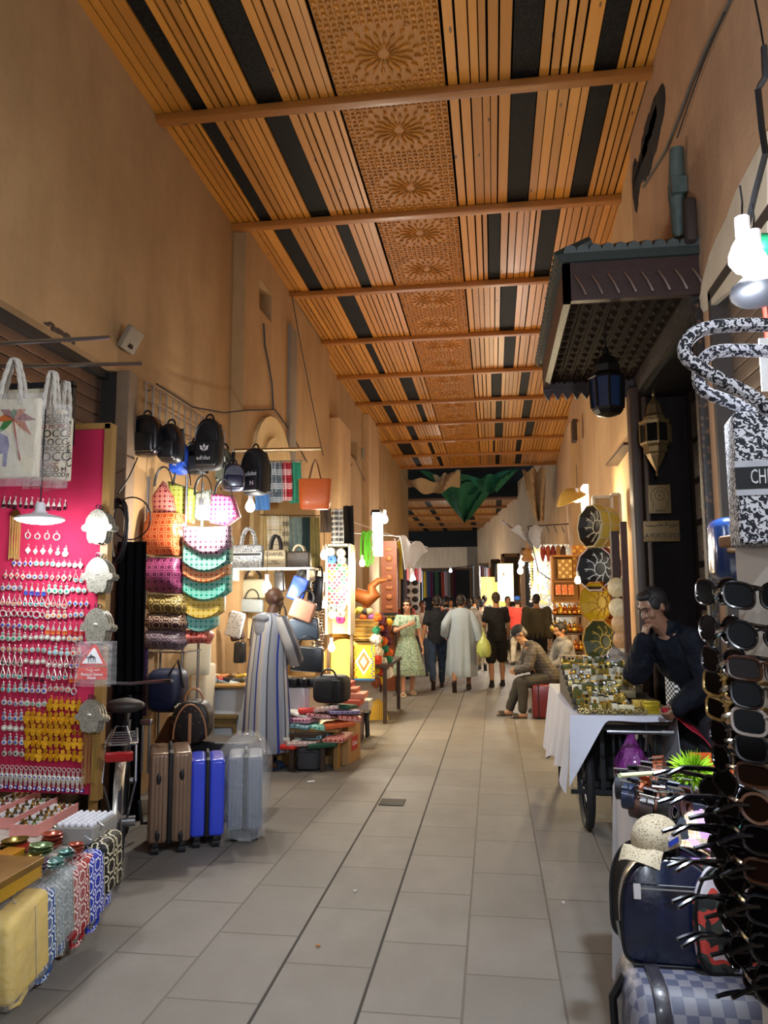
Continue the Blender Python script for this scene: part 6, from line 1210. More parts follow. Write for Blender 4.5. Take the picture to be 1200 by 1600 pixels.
for i, (x0, t, x1, b_, c) in enumerate(((612, 850, 620, 935, 9), (616, 855, 623, 950, 0), (620, 845, 629, 905, 2), (626, 862, 633, 960, 3), (631, 870, 636, 965, 4))): garment('%s long garment hanging beside the carved panel' % GCOL[c][1], x0, t, x1, b_, 14.9+.3*i, GCOL[c][0])
p = at(646, 866, y=15); r = T('cloth_awning', 'crumpled white cloth awning tied out from the wall', 'awning', (0, 0, 0)); m = MB(); A, B_ = at(624, 838, y=14.2), at(668, 855, y=15.5); Cc, D = at(632, 886, y=14.4), at(652, 880, y=15.6)
m.sheet(lambda u, v: (A.lerp(B_, u)).lerp(Cc.lerp(D, u), v)+V((0, .1*sin(u*9), .06*sin(u*11+v*4)+.12*sin(u*pi)*sin(v*pi))), 16, 10, .01); obj('cloth', m, mat('#cfd0d6', .8, 0, .1, 4), r); 
for a, b in ((A, V((LX, 14.1, A.z+.1))), (B_, V((LX, 15.6, B_.z+.6)))): m = MB(); m.tube([a, b], .006, 5); obj('tie_rope', m, WHITE, r)
# wall fittings
p = at(195, 526, x=LX+.03); r = T('floodlight', 'square grey floodlight housing on the plaster above the rack', 'lamp', p); m = MB(); m.rbox((.06, 0, 0), (.05, .22, .2), .01, .008, 3, 0); m.xf((0, 0, 0), (0, .5, 0)); obj('housing', m, mat('#7d6f5c', .6), r); m = MB(); m.bx((-.03, -.03, -.1), (.06, .03, -.05)); obj('bracket', m, BLK, r)
def cable(label, pts, x, rr=.008, mt=BLK):
    w = [at(px, py, x=x) for px, py in pts]; f = []
    for i in range(len(w)-1):
        for k in range(4): f.append(w[i].lerp(w[i+1], k/4))
    m = MB(); m.tube(f+[w[-1]], rr, 5); return S('wall_cable', m, mt, label, 'cable')
cable('dark cable sagging along the wall over the arched niche', [(245, 600), (300, 636), (350, 645), (385, 641), (430, 640), (450, 668), (480, 722)], LS+.02, .009); cable('cable dropping from the small dark window', [(412, 505), (414, 540), (420, 570), (425, 600), (427, 640)], LS+.02, .012); cable('thin cable running down the wall from the ceiling corner', [(456, 462), (470, 540), (490, 640), (500, 690), (505, 712)], LX+.22, .008); cable('loose cable on the wall past the dark vent', [(556, 722), (580, 770), (600, 805)], LX+.05, .008); cable('cable bundle leaving the dark vent towards the orange tote', [(550, 725), (535, 750), (515, 762)], LX+.06, .01)
m = MB(); p = at(567, 700, x=LX+.1); m.cyl(p, p-V((0, 0, .22)), .045, 10); m.tube([p-V((0, 0, .2)), p+V((-.08, -.2, -.4))], .008, 5); S('wall_lamp', m, mat('#8a7f6c', .6), 'unlit drum wall lamp beside the dark vent', 'lamp')
lamp_bulb('bulb_lamp', 'warm yellow bulb hanging under the green cords', at(566, 880, y=10.3), .04, '#ffd890', 30, .3, 30, (1, .78, .45)); lamp_bulb('bulb_lamp', 'warm yellow bulb glowing in front of the straw hamper', at(518, 1012, y=9.7), .045, '#ffd88a', 30, .2, 30, (1, .78, .42)); lamp_bulb('bulb_lamp', 'upper white bulb at the edge of the thread rack', at(506, 868, y=9.4), .045, '#fffaf0', 40, .2, 22, (1, .95, .85)); lamp_bulb('bulb_lamp', 'lower white bulb at the edge of the thread rack', at(507, 945, y=9.4), .04, '#fffaf0', 40, .2, 16, (1, .95, .85)); lamp_bulb('bulb_lamp', 'small white bulb right of the thread tubes', at(545, 915, y=9.8), .03, '#fffaf0', 40, .2, 10, (1, .95, .85))
p = at(590, 832, y=13.0); r = T('lit_panel', 'tall glowing white light box high on the wall', 'lamp', p); m = MB(); m.bx((-.06, -.2, -.4), (.06, .2, .32)); obj('diffuser', m, glow('#fff6e0', 9), r); m = MB(); m.bx((-.07, -.21, .32), (.07, .21, .37)); m.bx((-.12, .0, .3), (-.06, .04, .36)); obj('housing', m, BLK, r); light(p+V((.25, -.1, 0)), 60, (1, .9, .72), .12); lamp_bulb('bulb_lamp', 'bright bulb beside the glowing light box', at(601, 812, y=13.2), .06, '#fff6e0', 40, .2, 40, (1, .9, .72))

o = scarf('black sheet added for shade behind the bicycle between the velvet board and the rack', 166, 846, 229, 1300, 5.62, dull(mat('#0b0a0d', .9, 0, .2, 12, .2)), 7); o.name = 'darkening_sheet'; o['category'] = 'backdrop'  # black sheet put in to darken the gap between board and rack
# ================================================================== CANOPY, LANTERNS, DOOR SIGNS
CZ = 3.66; cx0, cx1 = .52, 1.42; cy0, cy1 = 5.2, 7.45
r = T('door_canopy', 'dark carved wooden canopy with a scalloped tiled top over the doorway', 'canopy', (cx1, (cy0+cy1)/2, CZ)); ox, oy = cx1, (cy0+cy1)/2
CW = mat('#2c1712', .5, 0, .3, 12, .3); CG = speck('#1f130c', '#6a4c30', 34, .3, .5)
m = MB(); m.bx((cx0-ox, cy0-oy, .0), (0, cy0-oy+.06, .3)); m.bx((cx0-ox, cy1-oy-.06, 0), (0, cy1-oy, .3)); m.bx((cx0-ox, cy0-oy, 0), (cx0-ox+.05, cy1-oy, .3)); obj('fascia', m, CW, r)
m = MB(); m.bx((cx0-ox+.05, cy0-oy+.06, .06), (0, cy1-oy-.06, .1)); 
for i in range(8):
    for j in range(15):
        x = cx0-ox+.1+i*.1; y = cy0-oy+.14+j*.158; q = [(x+cos(2*pi*k/8)*.04*(1 if k % 2 else .6), y+sin(2*pi*k/8)*.06*(1 if k % 2 else .6)) for k in range(8)]
        m.add([(a, b, .06) for a, b in q]+[(x, y, .035)], [(k, (k+1) % 8, 8) for k in range(8)])
    m.bx((cx0-ox+.045+i*.1, cy0-oy+.06, .045), (cx0-ox+.055+i*.1, cy1-oy-.06, .06))
obj('carved_soffit', m, dull(mat('#20130b', .8, 0, .35, 31), .1), r)
m = MB()
for i in range(11): x = cx0-ox+.05+i*.085; m.tube([V((x, cy0-oy-.03, .34)), V((x, cy0-oy+.2, .44))], .045, 8); 
for j in range(24): y = cy0-oy+.05+j*.103; m.tube([V((cx0-ox-.04, y, .33)), V((cx0-ox+.2, y, .43))], .05, 8)
m.bx((cx0-ox-.03, cy0-oy-.03, .27), (0, cy1-oy, .33)); obj('tiled_top', m, mat('#1d2620', .6, 0, .3, 20, .3), r)
m = MB()
for j in range(10): y0 = cx0-ox+j*.09; m.prism([(y0, .0), (y0+.09, .0), (y0+.09, -.04), (y0+.045, -.12), (y0, -.04)], cy1-oy-.05, cy1-oy-.01)
obj('scalloped_edge', m, CW, r)
m = MB()
for i in range(8): x = cx0-ox+.08+i*.11; m.tube([V((x, cy0-oy-.02, .17)), V((x+.035, cy0-oy-.035, .1)), V((x+.07, cy0-oy-.02, .03))], .012, 5)
obj('bracket_row', m, mat('#4a3020', .5), r)
m = MB(); m.bx((-.06, cy0-oy+.05, -.12), (.02, cy1-oy, .06)); obj('wall_plate', m, CARV, r)
def octlant(name, label, p, prof, mt, glassr, z0, z1, extra=None, n=8, gl='#16233a'):
    r = T(name, label, 'lantern', p); m = MB()
    for q_, a in enumerate(prof): m = MB(); m.lathe(a, (0, 0, 0), n); obj(['base', 'dome'][q_], m, mt, r, 20)
    m = MB()
    for k in range(n): a = 2*pi*k/n; m.tube([V((cos(a)*glassr[0], sin(a)*glassr[0], z0)), V((cos(a)*glassr[1], sin(a)*glassr[1], z1))], .009, 5)
    obj('mullion', m, mt, r); m = MB(); m.lathe([(glassr[0]*.93, z0), (glassr[1]*.93, z1)], (0, 0, 0), n); obj('glass', m, mat(gl, .12, 0, .2, 8), r, 20)
    if extra: extra(r)
    return r
LM = mat('#17120d', .4, .6); p = at(950, 648, y=5.95)
def chain(L, z): 
    def f(r): m = MB(); m.tube([(0, 0, z), (0, 0, z+L)], .007, 6); obj('chain', m, LM, r)
    return f
octlant('hanging_lantern', 'dark metal lantern with blue glass hanging under the carved canopy', p, [[(.02, -.02), (.09, 0), (.115, .03), (.12, .05)], [(.13, .28), (.14, .29), (.1, .33), (.105, .38), (.08, .44), (.03, .47), (.025, .52), (.0, .55)]], LM, (.12, .13), .05, .28, chain(max(.05, CZ+.06-p.z-.55), .54))
BL = mat('#7a6340', .35, .75, .25, 60, .3); p = at(1027, 745, y=6.9)
octlant('brass_lantern', 'pierced brass wall lantern mounted above the two brass plaques', p, [[(.0, 0), (.014, .02), (.008, .05), (.02, .07), (.075, .17), (.085, .2), (.105, .21), (.105, .26), (.13, .28), (.135, .3)], [(.135, .46), (.14, .49), (.1, .5), (.1, .53), (.075, .56), (.06, .64), (.02, .7), (.008, .72), (.016, .74), (.004, .78)]], BL, (.13, .13), .3, .46, None, 8, '#0d0b0a')
def plaque(label, px0, py0, px1, py1, fn): a, b = at(px0, py1, y=7.21), at(px1, py0, y=7.21); r = T('brass_plaque', label, 'sign', ((a.x+b.x)/2, 7.21, (a.z+b.z)/2)); w, h = b.x-a.x, b.z-a.z; m = MB(); m.rbox((0, 0, 0), (w, .02, h), .005, .004, 3, 1); obj('plate', m, mat('#6b5430', .45, .5, .15, 20), r); m = MB(); fn(m, w, h); obj('engraving', m, mat('#1a140c', .7), r)
def pl1(m, w, h):
    y = -.0115; m.tube([V((-w*.32, y, -h*.3)), V((-w*.32, y, -h*.05)), V((-w*.4, y, 0))]+[V((cos(pi-pi*k/12)*w*.4, y, h*.08+sin(pi*k/12)*h*.32)) for k in range(13)]+[V((w*.4, y, 0)), V((w*.32, y, -h*.05)), V((w*.32, y, -h*.3))], .003, 4)
    m.tube([V((cos(2*pi*k/16)*w*.24*(1 if k % 2 else .76), y, h*.12+sin(2*pi*k/16)*w*.24*(1 if k % 2 else .76))) for k in range(16)], .003, 4, True); m.ball((0, y, h*.12), .008, 6, 4); text(m, 'MMXIV', h*.1, (0, y, -h*.41))
def pl2(m, w, h):
    y = -.0115; text(m, "LA PORTE D'OR", h*.3, (0, y, -h*.22), wide=.82); z = h*.24; u = w/10
    for pts in ([(4.3, .4), (4.3, 0), (2.2, 0), (2.2, .35)], [(3.4, .55), (3.4, .15)], [(1.6, 0), (1.6, .8)], [(1.2, .9), (1.2, 0), (.4, 0), (.2, .35), (-.1, .1)], [(-.5, .5), (-.3, .3), (-.5, 0), (-1, 0)], [(-1.4, .35), (-1.2, .1), (-1.6, .0), (-4, 0), (-4.3, .4)]): m.tube([V((a*u, y, z+b*h*.22)) for a, b in pts], .0035, 4)
    for a, b in ((3.2, -.35), (2.4, -.35), (-.6, .75), (-3, .3)): m.ball((a*u, y, z+b*h*.22), .005, 6, 4)
plaque('square brass plaque engraved with an eight-pointed star under the brass lantern', 1014, 757, 1047, 803, pl1); plaque('wide brass nameplate with Arabic script over LA PORTE D\'OR', 1006, 813, 1061, 847, pl2)
# wall cables, pipe and iron fittings on the upper right wall
def rcable(label, pts, x=1.4, rr=.01, mt=BLK): return cable(label, pts, x, rr, mt)
rcable('pair of grey cables running down the right wall from the roof', [(1141, 0), (1110, 60), (1080, 130), (1062, 180), (1040, 235), (1005, 292)], 1.40, .012, mat('#4a453f', .7)); rcable('thin black cable beside the grey cables on the right wall', [(1132, 20), (1100, 95), (1075, 165), (1058, 215)], 1.395, .006)
p, q = at(1057, 232, x=1.36), at(1060, 372, x=1.36); m = MB(); m.tube([p, p.lerp(q, .5)+V((0, .02, 0)), q], [.05, .06, .04], 10); m.box(p.lerp(q, .45), (.1, .14, .12)); S('wall_spout', m, mat('#4f5a54', .6, .2, .3, 14), 'grey green metal spout standing up behind the canopy', 'pipe')
p, q = at(1078, 310, x=1.36), at(1079, 380, x=1.36); m = MB(); m.rbox(p.lerp(q, .5), (.08, .1, (p-q).length), .03, .02); S('rusty_pipe', m, mat('#2c1f18', .8), 'short dark rusty stub beside the grey green spout', 'pipe')
rcable('wire hanging down from the roof to the iron hook', [(1180, 0), (1188, 40), (1193, 70)], 1.3, .005); rcable('black iron strap hanger for the shop lamps', [(1194, 72), (1196, 120), (1184, 140), (1190, 200), (1196, 240), (1180, 300), (1168, 352)], 1.0, .012, BLK)
# shop lamps under the hood
lamp_bulb('shop_lamp', 'dazzling white bulb of the shop lamps under the black hood', at(1163, 402, y=2.6), .05, '#f4f8ff', 60, .12, 0); lamp_bulb('shop_lamp', 'lower second white bulb of the shop lamps', at(1181, 418, y=2.55), .045, '#f4f8ff', 60, .1, 0)
p = at(1172, 425, y=2.5); light(p+V((-.17, -.06, -.26)), 110, (.78, .87, 1), .06)
m = MB(); m.ball(at(1185, 455, y=2.62)+V((0, 0, 0)), (.09, .1, .05), 14, 8); S('lamp_hood', m, BLK, 'dark crumpled hood wrapped below the dazzling shop lamps', 'lamp hood')
m = MB(); m.ball(at(1192, 385, y=2.75), (.05, .05, .045), 12, 8); S('lamp_cup', m, mat('#1f8a5c', .4), 'small green shade behind the dazzling shop lamps', 'lamp shade')
# ================================================================== THE PERFUME CART
ca = at(885, 1122, y=5.35); KZ = .86; X0, X1, Y0, Y1 = .50, 1.14, 5.3, 7.3
r = T('hand_cart', 'two-wheeled hand cart covered in white cloth and loaded with perfume', 'cart', (.9, 6.2, 0)); CL = mat('#c6cad8', .55, 0, .06, 5, .2)
m = MB(); m.bx((X0-.9, Y0-6.2, KZ-.05), (X1-.9, Y1-6.2, KZ)); obj('deck', m, DWOOD, r)
def edge(u, v, a, b, drop, ph): q = a.lerp(b, u); return q+V((0, 0, -drop(u)*v))
m = MB(); A, B_ = V((X0-.9-.012, Y0-6.2, KZ+.006)), V((X0-.9-.012, Y1-6.2, KZ+.006)); m.sheet(lambda u, v: A.lerp(B_, u)+V((-.05*v-.03*v*sin(u*26), 0, -(.5-.08*sin(u*5)-.03*sin(u*13))*v)), 40, 6, .004)
A2, B2 = V((X0-.9-.02, Y0-6.2-.012, KZ+.006)), V((X1-.9, Y0-6.2-.012, KZ+.006)); m.sheet(lambda u, v: A2.lerp(B2, u)+V((-.02*v, -.03*v-.02*v*sin(u*11), -(.03+.42*max(0, 1-u*2.6)**1.1)*v)), 30, 6, .004)
A3, B3 = V((X1-.9+.012, Y0-6.2, KZ+.006)), V((X1-.9+.012, Y1-6.2, KZ+.006)); m.sheet(lambda u, v: A3.lerp(B3, u)+V((.03*v+.02*v*sin(u*20), 0, -.55*v)), 24, 5, .004)
m.bx((X0-.91, Y0-6.21, KZ+.002), (X1-.89, Y1-6.2, KZ+.008)); obj('white_cloth', m, CL, r)
for x in (.63, 1.04):
    w_ = MB(); yc = 5.85; R = .29; w_.tube([V((x-.9, yc-6.2+cos(2*pi*k/30)*R, R+.03+sin(2*pi*k/30)*R)) for k in range(30)], .032, 8, True); w = obj('wheel', w_, RUB, r); w['kids'] = 1; mm = MB()
    for k in range(14): a = 2*pi*k/14; mm.tube([V((x-.9+(-1)**k*.02, yc-6.2, R+.03)), V((x-.9, yc-6.2+cos(a)*R*.92, R+.03+sin(a)*R*.92))], .003, 4)
    mm.cyl((x-.94, yc-6.2, R+.03), (x-.86, yc-6.2, R+.03), .03, 8); obj('spokes', mm, STEEL, w)
FRM = mat('#23262b', .5, .4)
for x in (.56, .72, .98, 1.1): m = MB(); m.bx((x-.9-.014, 5.6-6.2, .3), (x-.9+.014, 5.63-6.2, KZ-.05)); obj('post', m, FRM, r)
m = MB()
m.bx((.5-.9, 5.58-6.2, .3), (.2, 5.62-6.2, .33)); m.bx((-.3, 5.8-6.2, .3), (.18, 5.88-6.2, .34)); obj('axle_bar', m, FRM, r); m = MB(); m.bx((.5-.9, 5.38-6.2, KZ-.1), (.22, 5.42-6.2, KZ-.05))
for k in range(7): m.bx((.78-.9+k*.045, 5.55-6.2, .2), (.795-.9+k*.045, 5.57-6.2, KZ-.06))
obj('slats', m, FRM, r)
for x in (X0+.06, X1-.06): m = MB(); m.bx((x-.9-.02, 1.0, 0), (x-.9+.02, 1.05, KZ-.05)); obj('leg', m, FRM, r); m = MB(); y = Y0-6.2-.1; m.cyl((-.2, y, .78), (.2, y, .78), .014, 8); m.tube([V((.05, y, .78)), V((.05, y+.1, .84)), V((.05, y+.2, .84))], .01, 6); m.tube([V((.05, y, .78)), V((.04, y+.02, .66))], .012, 6); m.cyl((.13, y, .78), (.21, y, .78), .02, 8); obj('handlebar', m, STEEL, r)
p = at(985, 1222, y=5.55); m = MB(); m.lathe([(.09, .0), (.12, .05), (.11, .14), (.07, .22), (.025, .3), (.02, .34), (.035, .36)], n=16)
for i, v in enumerate(m.v): m.v[i] = v*(1+.08*sin(i*2.3))
S('purple_bag', m, clear('#9a3a9c', .25, .75), 'translucent purple plastic bag hanging under the cart handlebar', 'bag', loc=p+V((0, -.1, 0)))
m = MB(); m.rbox((.85, 6.3, .42), (.34, .5, .5), .06, .05); S('dark_sack', m, mat('#14141a', .7), 'dark bundle stowed under the hand cart', 'sack'); m = MB(); m.rbox((0, 0, .16), (.24, .2, .32), .02, .02); S('storage_box', m, mat('#8d8674', .7, 0, .2, 8), 'dusty beige box on the ground under the cart', 'box', loc=(.9, 5.6, 0))
# perfume bottles in rising tiers
GLS = [mat('#d8c98a', .12, .2, .25, 60), mat('#e8e0c4', .1, .1, .15, 60), mat('#b8a050', .15, .6, .2, 60), mat('#6a6a3a', .15, .2, .2, 60), mat('#c9c2a8', .1, .3, .2, 60)]; CAPM = [GOLD, STEEL, mat('#2a261c', .3, .5)]
def perfume(kind):
    m = MB()
    if kind == 0: m.rbox((0, 0, .03), (.05, .03, .06), .006, .005); m.mi = 1; m.cyl((0, 0, .06), (0, 0, .085), .012, 8)
    elif kind == 1: m.rbox((0, 0, .0375), (.045, .045, .075), .004, .003); m.mi = 1; m.rbox((0, 0, .08), (.038, .038, .015), .003, .003)
    elif kind == 2: m.lathe([(.02, 0), (.026, .01), (.026, .04), (.01, .06)], n=10); m.mi = 1; m.lathe([(.014, .06), (.016, .075), (.004, .095)], n=8)
    else: m.rbox((0, 0, .025), (.07, .035, .05), .004, .003); m.mi = 1; m.rbox((0, 0, .054), (.066, .031, .01), .003, .003)
    return m
PFM = [[mkmesh('perfume_bottle', perfume(k), [GLS[(k+j) % 5], CAPM[(k*2+j) % 3]]) for j in range(4)] for k in range(4)]
TR = []
m = MB()
for t in range(9):
    y = Y0+.16+t*.14; z = KZ+.008+t*.028; m.bx((X0+.03, y-.07, KZ+.006), (X1-.06 if t > 1 else X1-.1, y+.07, z)); TR.append((y, z))
S('tier_stand', m, mat('#3a3226', .6), 'stepped stand raising the perfume rows on the cart', 'stand')
PK = ['square gold-capped perfume bottle', 'upright boxed perfume bottle', 'round perfume bottle with a pointed stopper', 'flat perfume casket']
for t, (y, z) in enumerate(TR):
    n = 15 if t > 2 else 11
    for i in range(n):
        x = X0+.07+i*(X1-X0-.16)/15+U(-.008, .008); k = (t//2+(i//5)) % 4; o = bpy.data.objects.new('perfume_bottle', PFM[k][rnd.randrange(4)]); C.objects.link(o); o.location = (x, y+U(-.01, .01), z); s = U(.85, 1.1)*.82; o.scale = (s, s, s*U(.9, 1.1)); o.rotation_euler = (0, 0, U(-.4, .4))
        tag(o, '%s, %s along the %s tier of the cart' % (PK[k], ORD[i], ORD[t]), 'perfume', 'perfume bottles on the cart')
g = speck('#8a7a4a', '#f2e6b8', 160, .3, .2, 'EUCLIDEAN', .5, '#4a4028')
for t in range(2):
    m = MB(); n = 90
    for i in range(n): m.ball((X0+.04+U(0, X1-X0-.2), Y0+.03+t*.055+U(-.018, .018), KZ+.014+U(0, .022)), U(.007, .013), 6, 4)
    o = S('glitter_trim', m, g, ['front', 'second'][t]+' strip of tiny sparkling gold beads edging the cart display', 'beads', None); o['kind'] = 'stuff'
p = at(1017, 1118, y=Y0+.12); r = T('gold_box', 'square shiny gold lidded box at the front corner of the cart', 'box', (p.x, Y0+.12, KZ+.01)); m = MB(); m.rbox((0, 0, .03), (.1, .09, .06), .004, .003); obj('base', m, mat('#b8a228', .25, .7, .1, 40), r); m = MB(); m.rbox((0, 0, .072), (.105, .095, .024), .004, .003); obj('lid', m, mat('#cdb63a', .22, .7, .1, 40), r)
for i, (px, py, w, c, n) in enumerate(((980, 1112, .1, '#d8cfa8', 'long cream'), (1000, 1100, .08, '#c9a84a', 'gold'), (966, 1100, .07, '#d8b86a', 'amber'), (985, 1092, .1, '#e0d8b0', 'ivory'))): q = at(px, py, y=Y0+.1+.08*i); S('perfume_box', MB().rbox((0, 0, .025), (w, .06, .05), .003, .003), mat(c, .3, .2), '%s perfume carton beside the gold box on the cart' % n, 'box', loc=(q.x, Y0+.14+.1*i, KZ+.012+.02*i))
q = at(970, 1056, y=6.75); r = T('wire_basket', 'small grey woven basket with black pieces at the back of the cart', 'basket', (q.x, 6.8, KZ+.16)); m = MB(); m.lathe([(.06, 0), (.085, .1), (.078, .1), (.055, .01)], n=14); obj('basket', m, checker('#8a8d96', '#55585f', .012), r); m = MB()
for i in range(7): m.ball((U(-.05, .05), U(-.05, .05), .1+U(0, .03)), (.03, .02, .025), 7, 5)
union('contents', m, BLK, r, .01, 1)
q = at(1006, 1074, y=6.5); m = MB(); m.ball((0, 0, .06), (.16, .12, .07), 14, 8); m.ball((-.02, 0, .11), (.06, .05, .06), 10, 6)
for i, v in enumerate(m.v): m.v[i] = v+V((.01*sin(i*1.7), .01*sin(i*2.3), .012*sin(i*1.1)))
S('crumpled_bag', m, clear('#b8aea2', .2, .65), 'crumpled clear plastic bag at the back corner of the cart', 'bag', loc=(1.0, 6.65, KZ+.2))
for i, (px, py, w, d, c, n) in enumerate(((1040, 1085, .24, .3, '#5a5048', 'grey brown'), (1030, 1095, .2, .22, '#6b5a3c', 'olive brown'))): S('flat_case', MB().rbox((0, 0, .01), (w, d, .02), .01, .005), mat(c, .6), '%s flat folder lying near the man in the dark jacket' % n, 'folder', loc=(1.03+.02*i, 5.95-.4*i, KZ+.02+.0*i), rot=(0, 0, .1))
m = MB(); A = V((.97, Y0+.02, KZ+.02)); m.sheet(lambda u, v: A+V((.12*u, .1-.02*v+.1*u, .01)), 2, 2, .003); S('paper_sheet', m, mat('#cfc6b8', .8), 'cream paper sheet at the front right corner of the cart', 'paper')
m = MB(); m.sheet(lambda u, v: V((1.07+.27*u, 5.22+.16*v-.05*u, KZ+.045-.2*u*u-.03*(1-v)+.012*sin(u*9))), 12, 5, .006); S('red_cloth', m, mat('#b0122c', .7, 0, .12, 10), 'bright red cloth hanging over the corner of the cart', 'cloth')
# ================================================================== NEAR STALL: white table, belts, caps, bags
NY0 = 2.86; NX, NZ = at(1000, 1277, y=NY0).x, at(1000, 1277, y=NY0).z; NY1 = NY0+.62
cloth_table('white cloth covered stall table loaded with belts and caps', NX, 1.36, NY0, NY1, NZ, .05, mat('#d0d2da', .5, 0, .05, 5, .3), 'covered_table', 26)
BC = [('#17181f', 'black'), ('#1c2742', 'navy'), ('#4a2c22', 'chestnut'), ('#2a1c1c', 'dark brown'), ('#a8562a', 'orange brown'), ('#22242c', 'charcoal'), ('#6b3f2a', 'tan brown'), ('#0f1014', 'jet black'), ('#8a4a30', 'russet')]
bt = [(972, 1228), (985, 1243), (998, 1257), (1012, 1262), (1000, 1238), (1015, 1245), (1030, 1258), (1045, 1265), (1020, 1228), (1035, 1238), (1050, 1250), (1065, 1258), (1008, 1216), (1024, 1216), (1040, 1224), (1056, 1236), (990, 1222), (1030, 1206), (1048, 1214), (1070, 1244), (1064, 1222)]
m = MB(); Rr = Euler((pi/2, 0, 0)).to_matrix(); sp = []
for k in range(46): a = k*.42; rr = .012+.0007*k; sp.append(V((cos(a)*rr, 0, sin(a)*rr)))
for i, p in enumerate(sp): pass
def roll(hw):
    m = MB(); rings = []
    for i, p in enumerate(sp): d = p.normalized(); rings.append([p+V((0, -hw, 0))-d*.0018, p+V((0, hw, 0))-d*.0018, p+V((0, hw, 0))+d*.0018, p+V((0, -hw, 0))+d*.0018])
    return m.loft(rings)
RM = mkmesh('strap', roll(.018), mat('#17181f', .4)); m = MB(); m.tube([V((.0, -.021, .034)), V((0, .021, .034)), V((0.008, .021, .056)), V((.008, -.021, .056))], .0026, 6, True); m.cyl((0, 0, .034), (0.006, 0, .056), .002, 5); BKM = mkmesh('buckle', m, mat('#8d8a80', .4, .9)); m = MB(); m.box((0, 0, .0), (.006, .038, .05)); LPM = mkmesh('tongue', m, WHITE)
for i, (px, py) in enumerate(bt):
    c = BC[i % 9]; p = at(px, py, z=NZ+.05+(.03 if i in (0, 1, 4, 12, 17) else 0)); r = T('rolled_belt', '%s leather belt rolled up, %s of the belts on the white stall table' % (c[1], ORD[i] if i < 20 else 'last'), 'belt', p, 0, 'rolled belts on the white table', (U(-.25, .25), U(-.9, -.3), 1.15+U(-.3, .3))); r.scale = (1.15,)*3
    q = RM.copy() if i < 9 else None
    if q: q.materials[0] = leather(c[0], .4); BC[i] = (c[0], c[1], q)
    for nm, me, lo in (('strap', BC[i % 9][2], None), ('buckle', BKM, None), ('tongue', LPM, (.046, 0, .0))):
        o = bpy.data.objects.new(nm, me); C.objects.link(o); o.parent = r
        if lo: o.location = lo; o.data = o.data.copy(); o.data.materials[0] = leather(c[0], .4)
# green feather duster
p = at(1082, 1205, z=NZ+.13); r = T('feather_duster', 'bright lime green fluffy duster with a pale stick across the belts', 'duster', p); q = at(968, 1212, z=NZ+.17)-p; m = MB(); m.tube([q, V((-.03, 0, 0))], .008, 8); obj('stick', m, mat('#cfd4a8', .6), r); m = MB()
for i in range(1100):
    a, b = U(0, 2*pi), U(-1, 1); e = V((cos(a)*sqrt(1-b*b)*1.1, sin(a)*sqrt(1-b*b)*.8, b*.95)); L = U(.045, .078); n_ = e.orthogonal().normalized()*U(.0018, .0036); k = V((U(-.012, .012), U(-.012, .012), U(-.012, .012))); m.add([e*.012-n_, e*.012+n_, e*L*.6+k+n_*1.3, e*L+k*1.6, e*L*.6+k-n_*1.3], [(0, 1, 2, 3, 4)])
obj('plume', m, mat('#9ed01c', .8, 0, .25, 40), r, 0)
# watch boxes and cases
p = at(1116, 1214, z=NZ+.03); r = T('watch_box', 'orange rimmed open presentation box behind the green watch box', 'box', p+V((.0, .04, -.03)), .1); m = MB()
for a, b in (((-.07, -.05, 0), (.07, -.044, .05)), ((-.07, .044, 0), (.07, .05, .11)), ((-.07, -.05, 0), (-.064, .05, .08)), ((.064, -.05, 0), (.07, .05, .08)), ((-.07, -.05, 0), (.07, .05, .01))): m.bx(a, b)
obj('case', m, mat('#c8521a', .5), r); m = MB(); m.bx((-.062, -.042, .01), (.062, .042, .035)); obj('cushion', m, mat('#1c1e28', .7), r)
p = at(1132, 1232, z=NZ+.03); r = T('watch_box', 'pale green watch box showing two round dials', 'box', p+V((.01, 0, -.02)), -.1); m = MB(); m.rbox((0, 0, .025), (.15, .09, .05), .004, .004); obj('case', m, mat('#7aa868', .5), r); m = MB(); m.rbox((0, 0, .052), (.13, .075, .008), .003, .002); obj('cushion', m, mat('#d0d4d0', .6), r)
for s in (-1, 1): m = MB(); m.cyl((s*.032, 0, .056), (s*.032, 0, .064), .017, 16); m.mi = 1; m.cyl((s*.032, 0, .0641), (s*.032, 0, .065), .013, 16); obj('watch_dial', m, [STEEL, mat('#dfe0e2', .3)], r)
S('leather_case', MB().rbox((0, 0, .02), (.2, .06, .045), .015, .01), mat('#141a2e', .55), 'long dark navy spectacle case across the stall table', 'case', loc=at(1098, 1263, z=NZ+.03)+V((0, 0, -.02)), rot=(0, .1, -.15)); S('pale_box', MB().rbox((0, 0, .03), (.14, .1, .06), .004, .004), mat('#c2cee8', .5), 'pale blue white box under the green watch box', 'box', loc=at(1148, 1256, z=NZ)+V((.02, 0, 0)))
for i, (px, py, c, n) in enumerate(((1066, 1240, '#5a1f24', 'oxblood'), (1082, 1236, '#2a2c34', 'black'), (1088, 1250, '#8a8d94', 'silver'), (1074, 1252, '#3a2a28', 'dark brown'))): m = MB(); m.tube([V((cos(2*pi*k/18)*.034, sin(2*pi*k/18)*.028, .0)) for k in range(18)], .011, 6, True); r = T('wrist_watch', '%s strapped wrist watch in front of the duster' % n, 'watch', at(px, py, z=NZ+.04), 0, None, (.4, .2, i)); obj('strap', m, leather(c), r); m = MB(); m.cyl((0, -.036, 0), (0, -.046, 0), .02, 14); obj('dial', m, SILV, r)
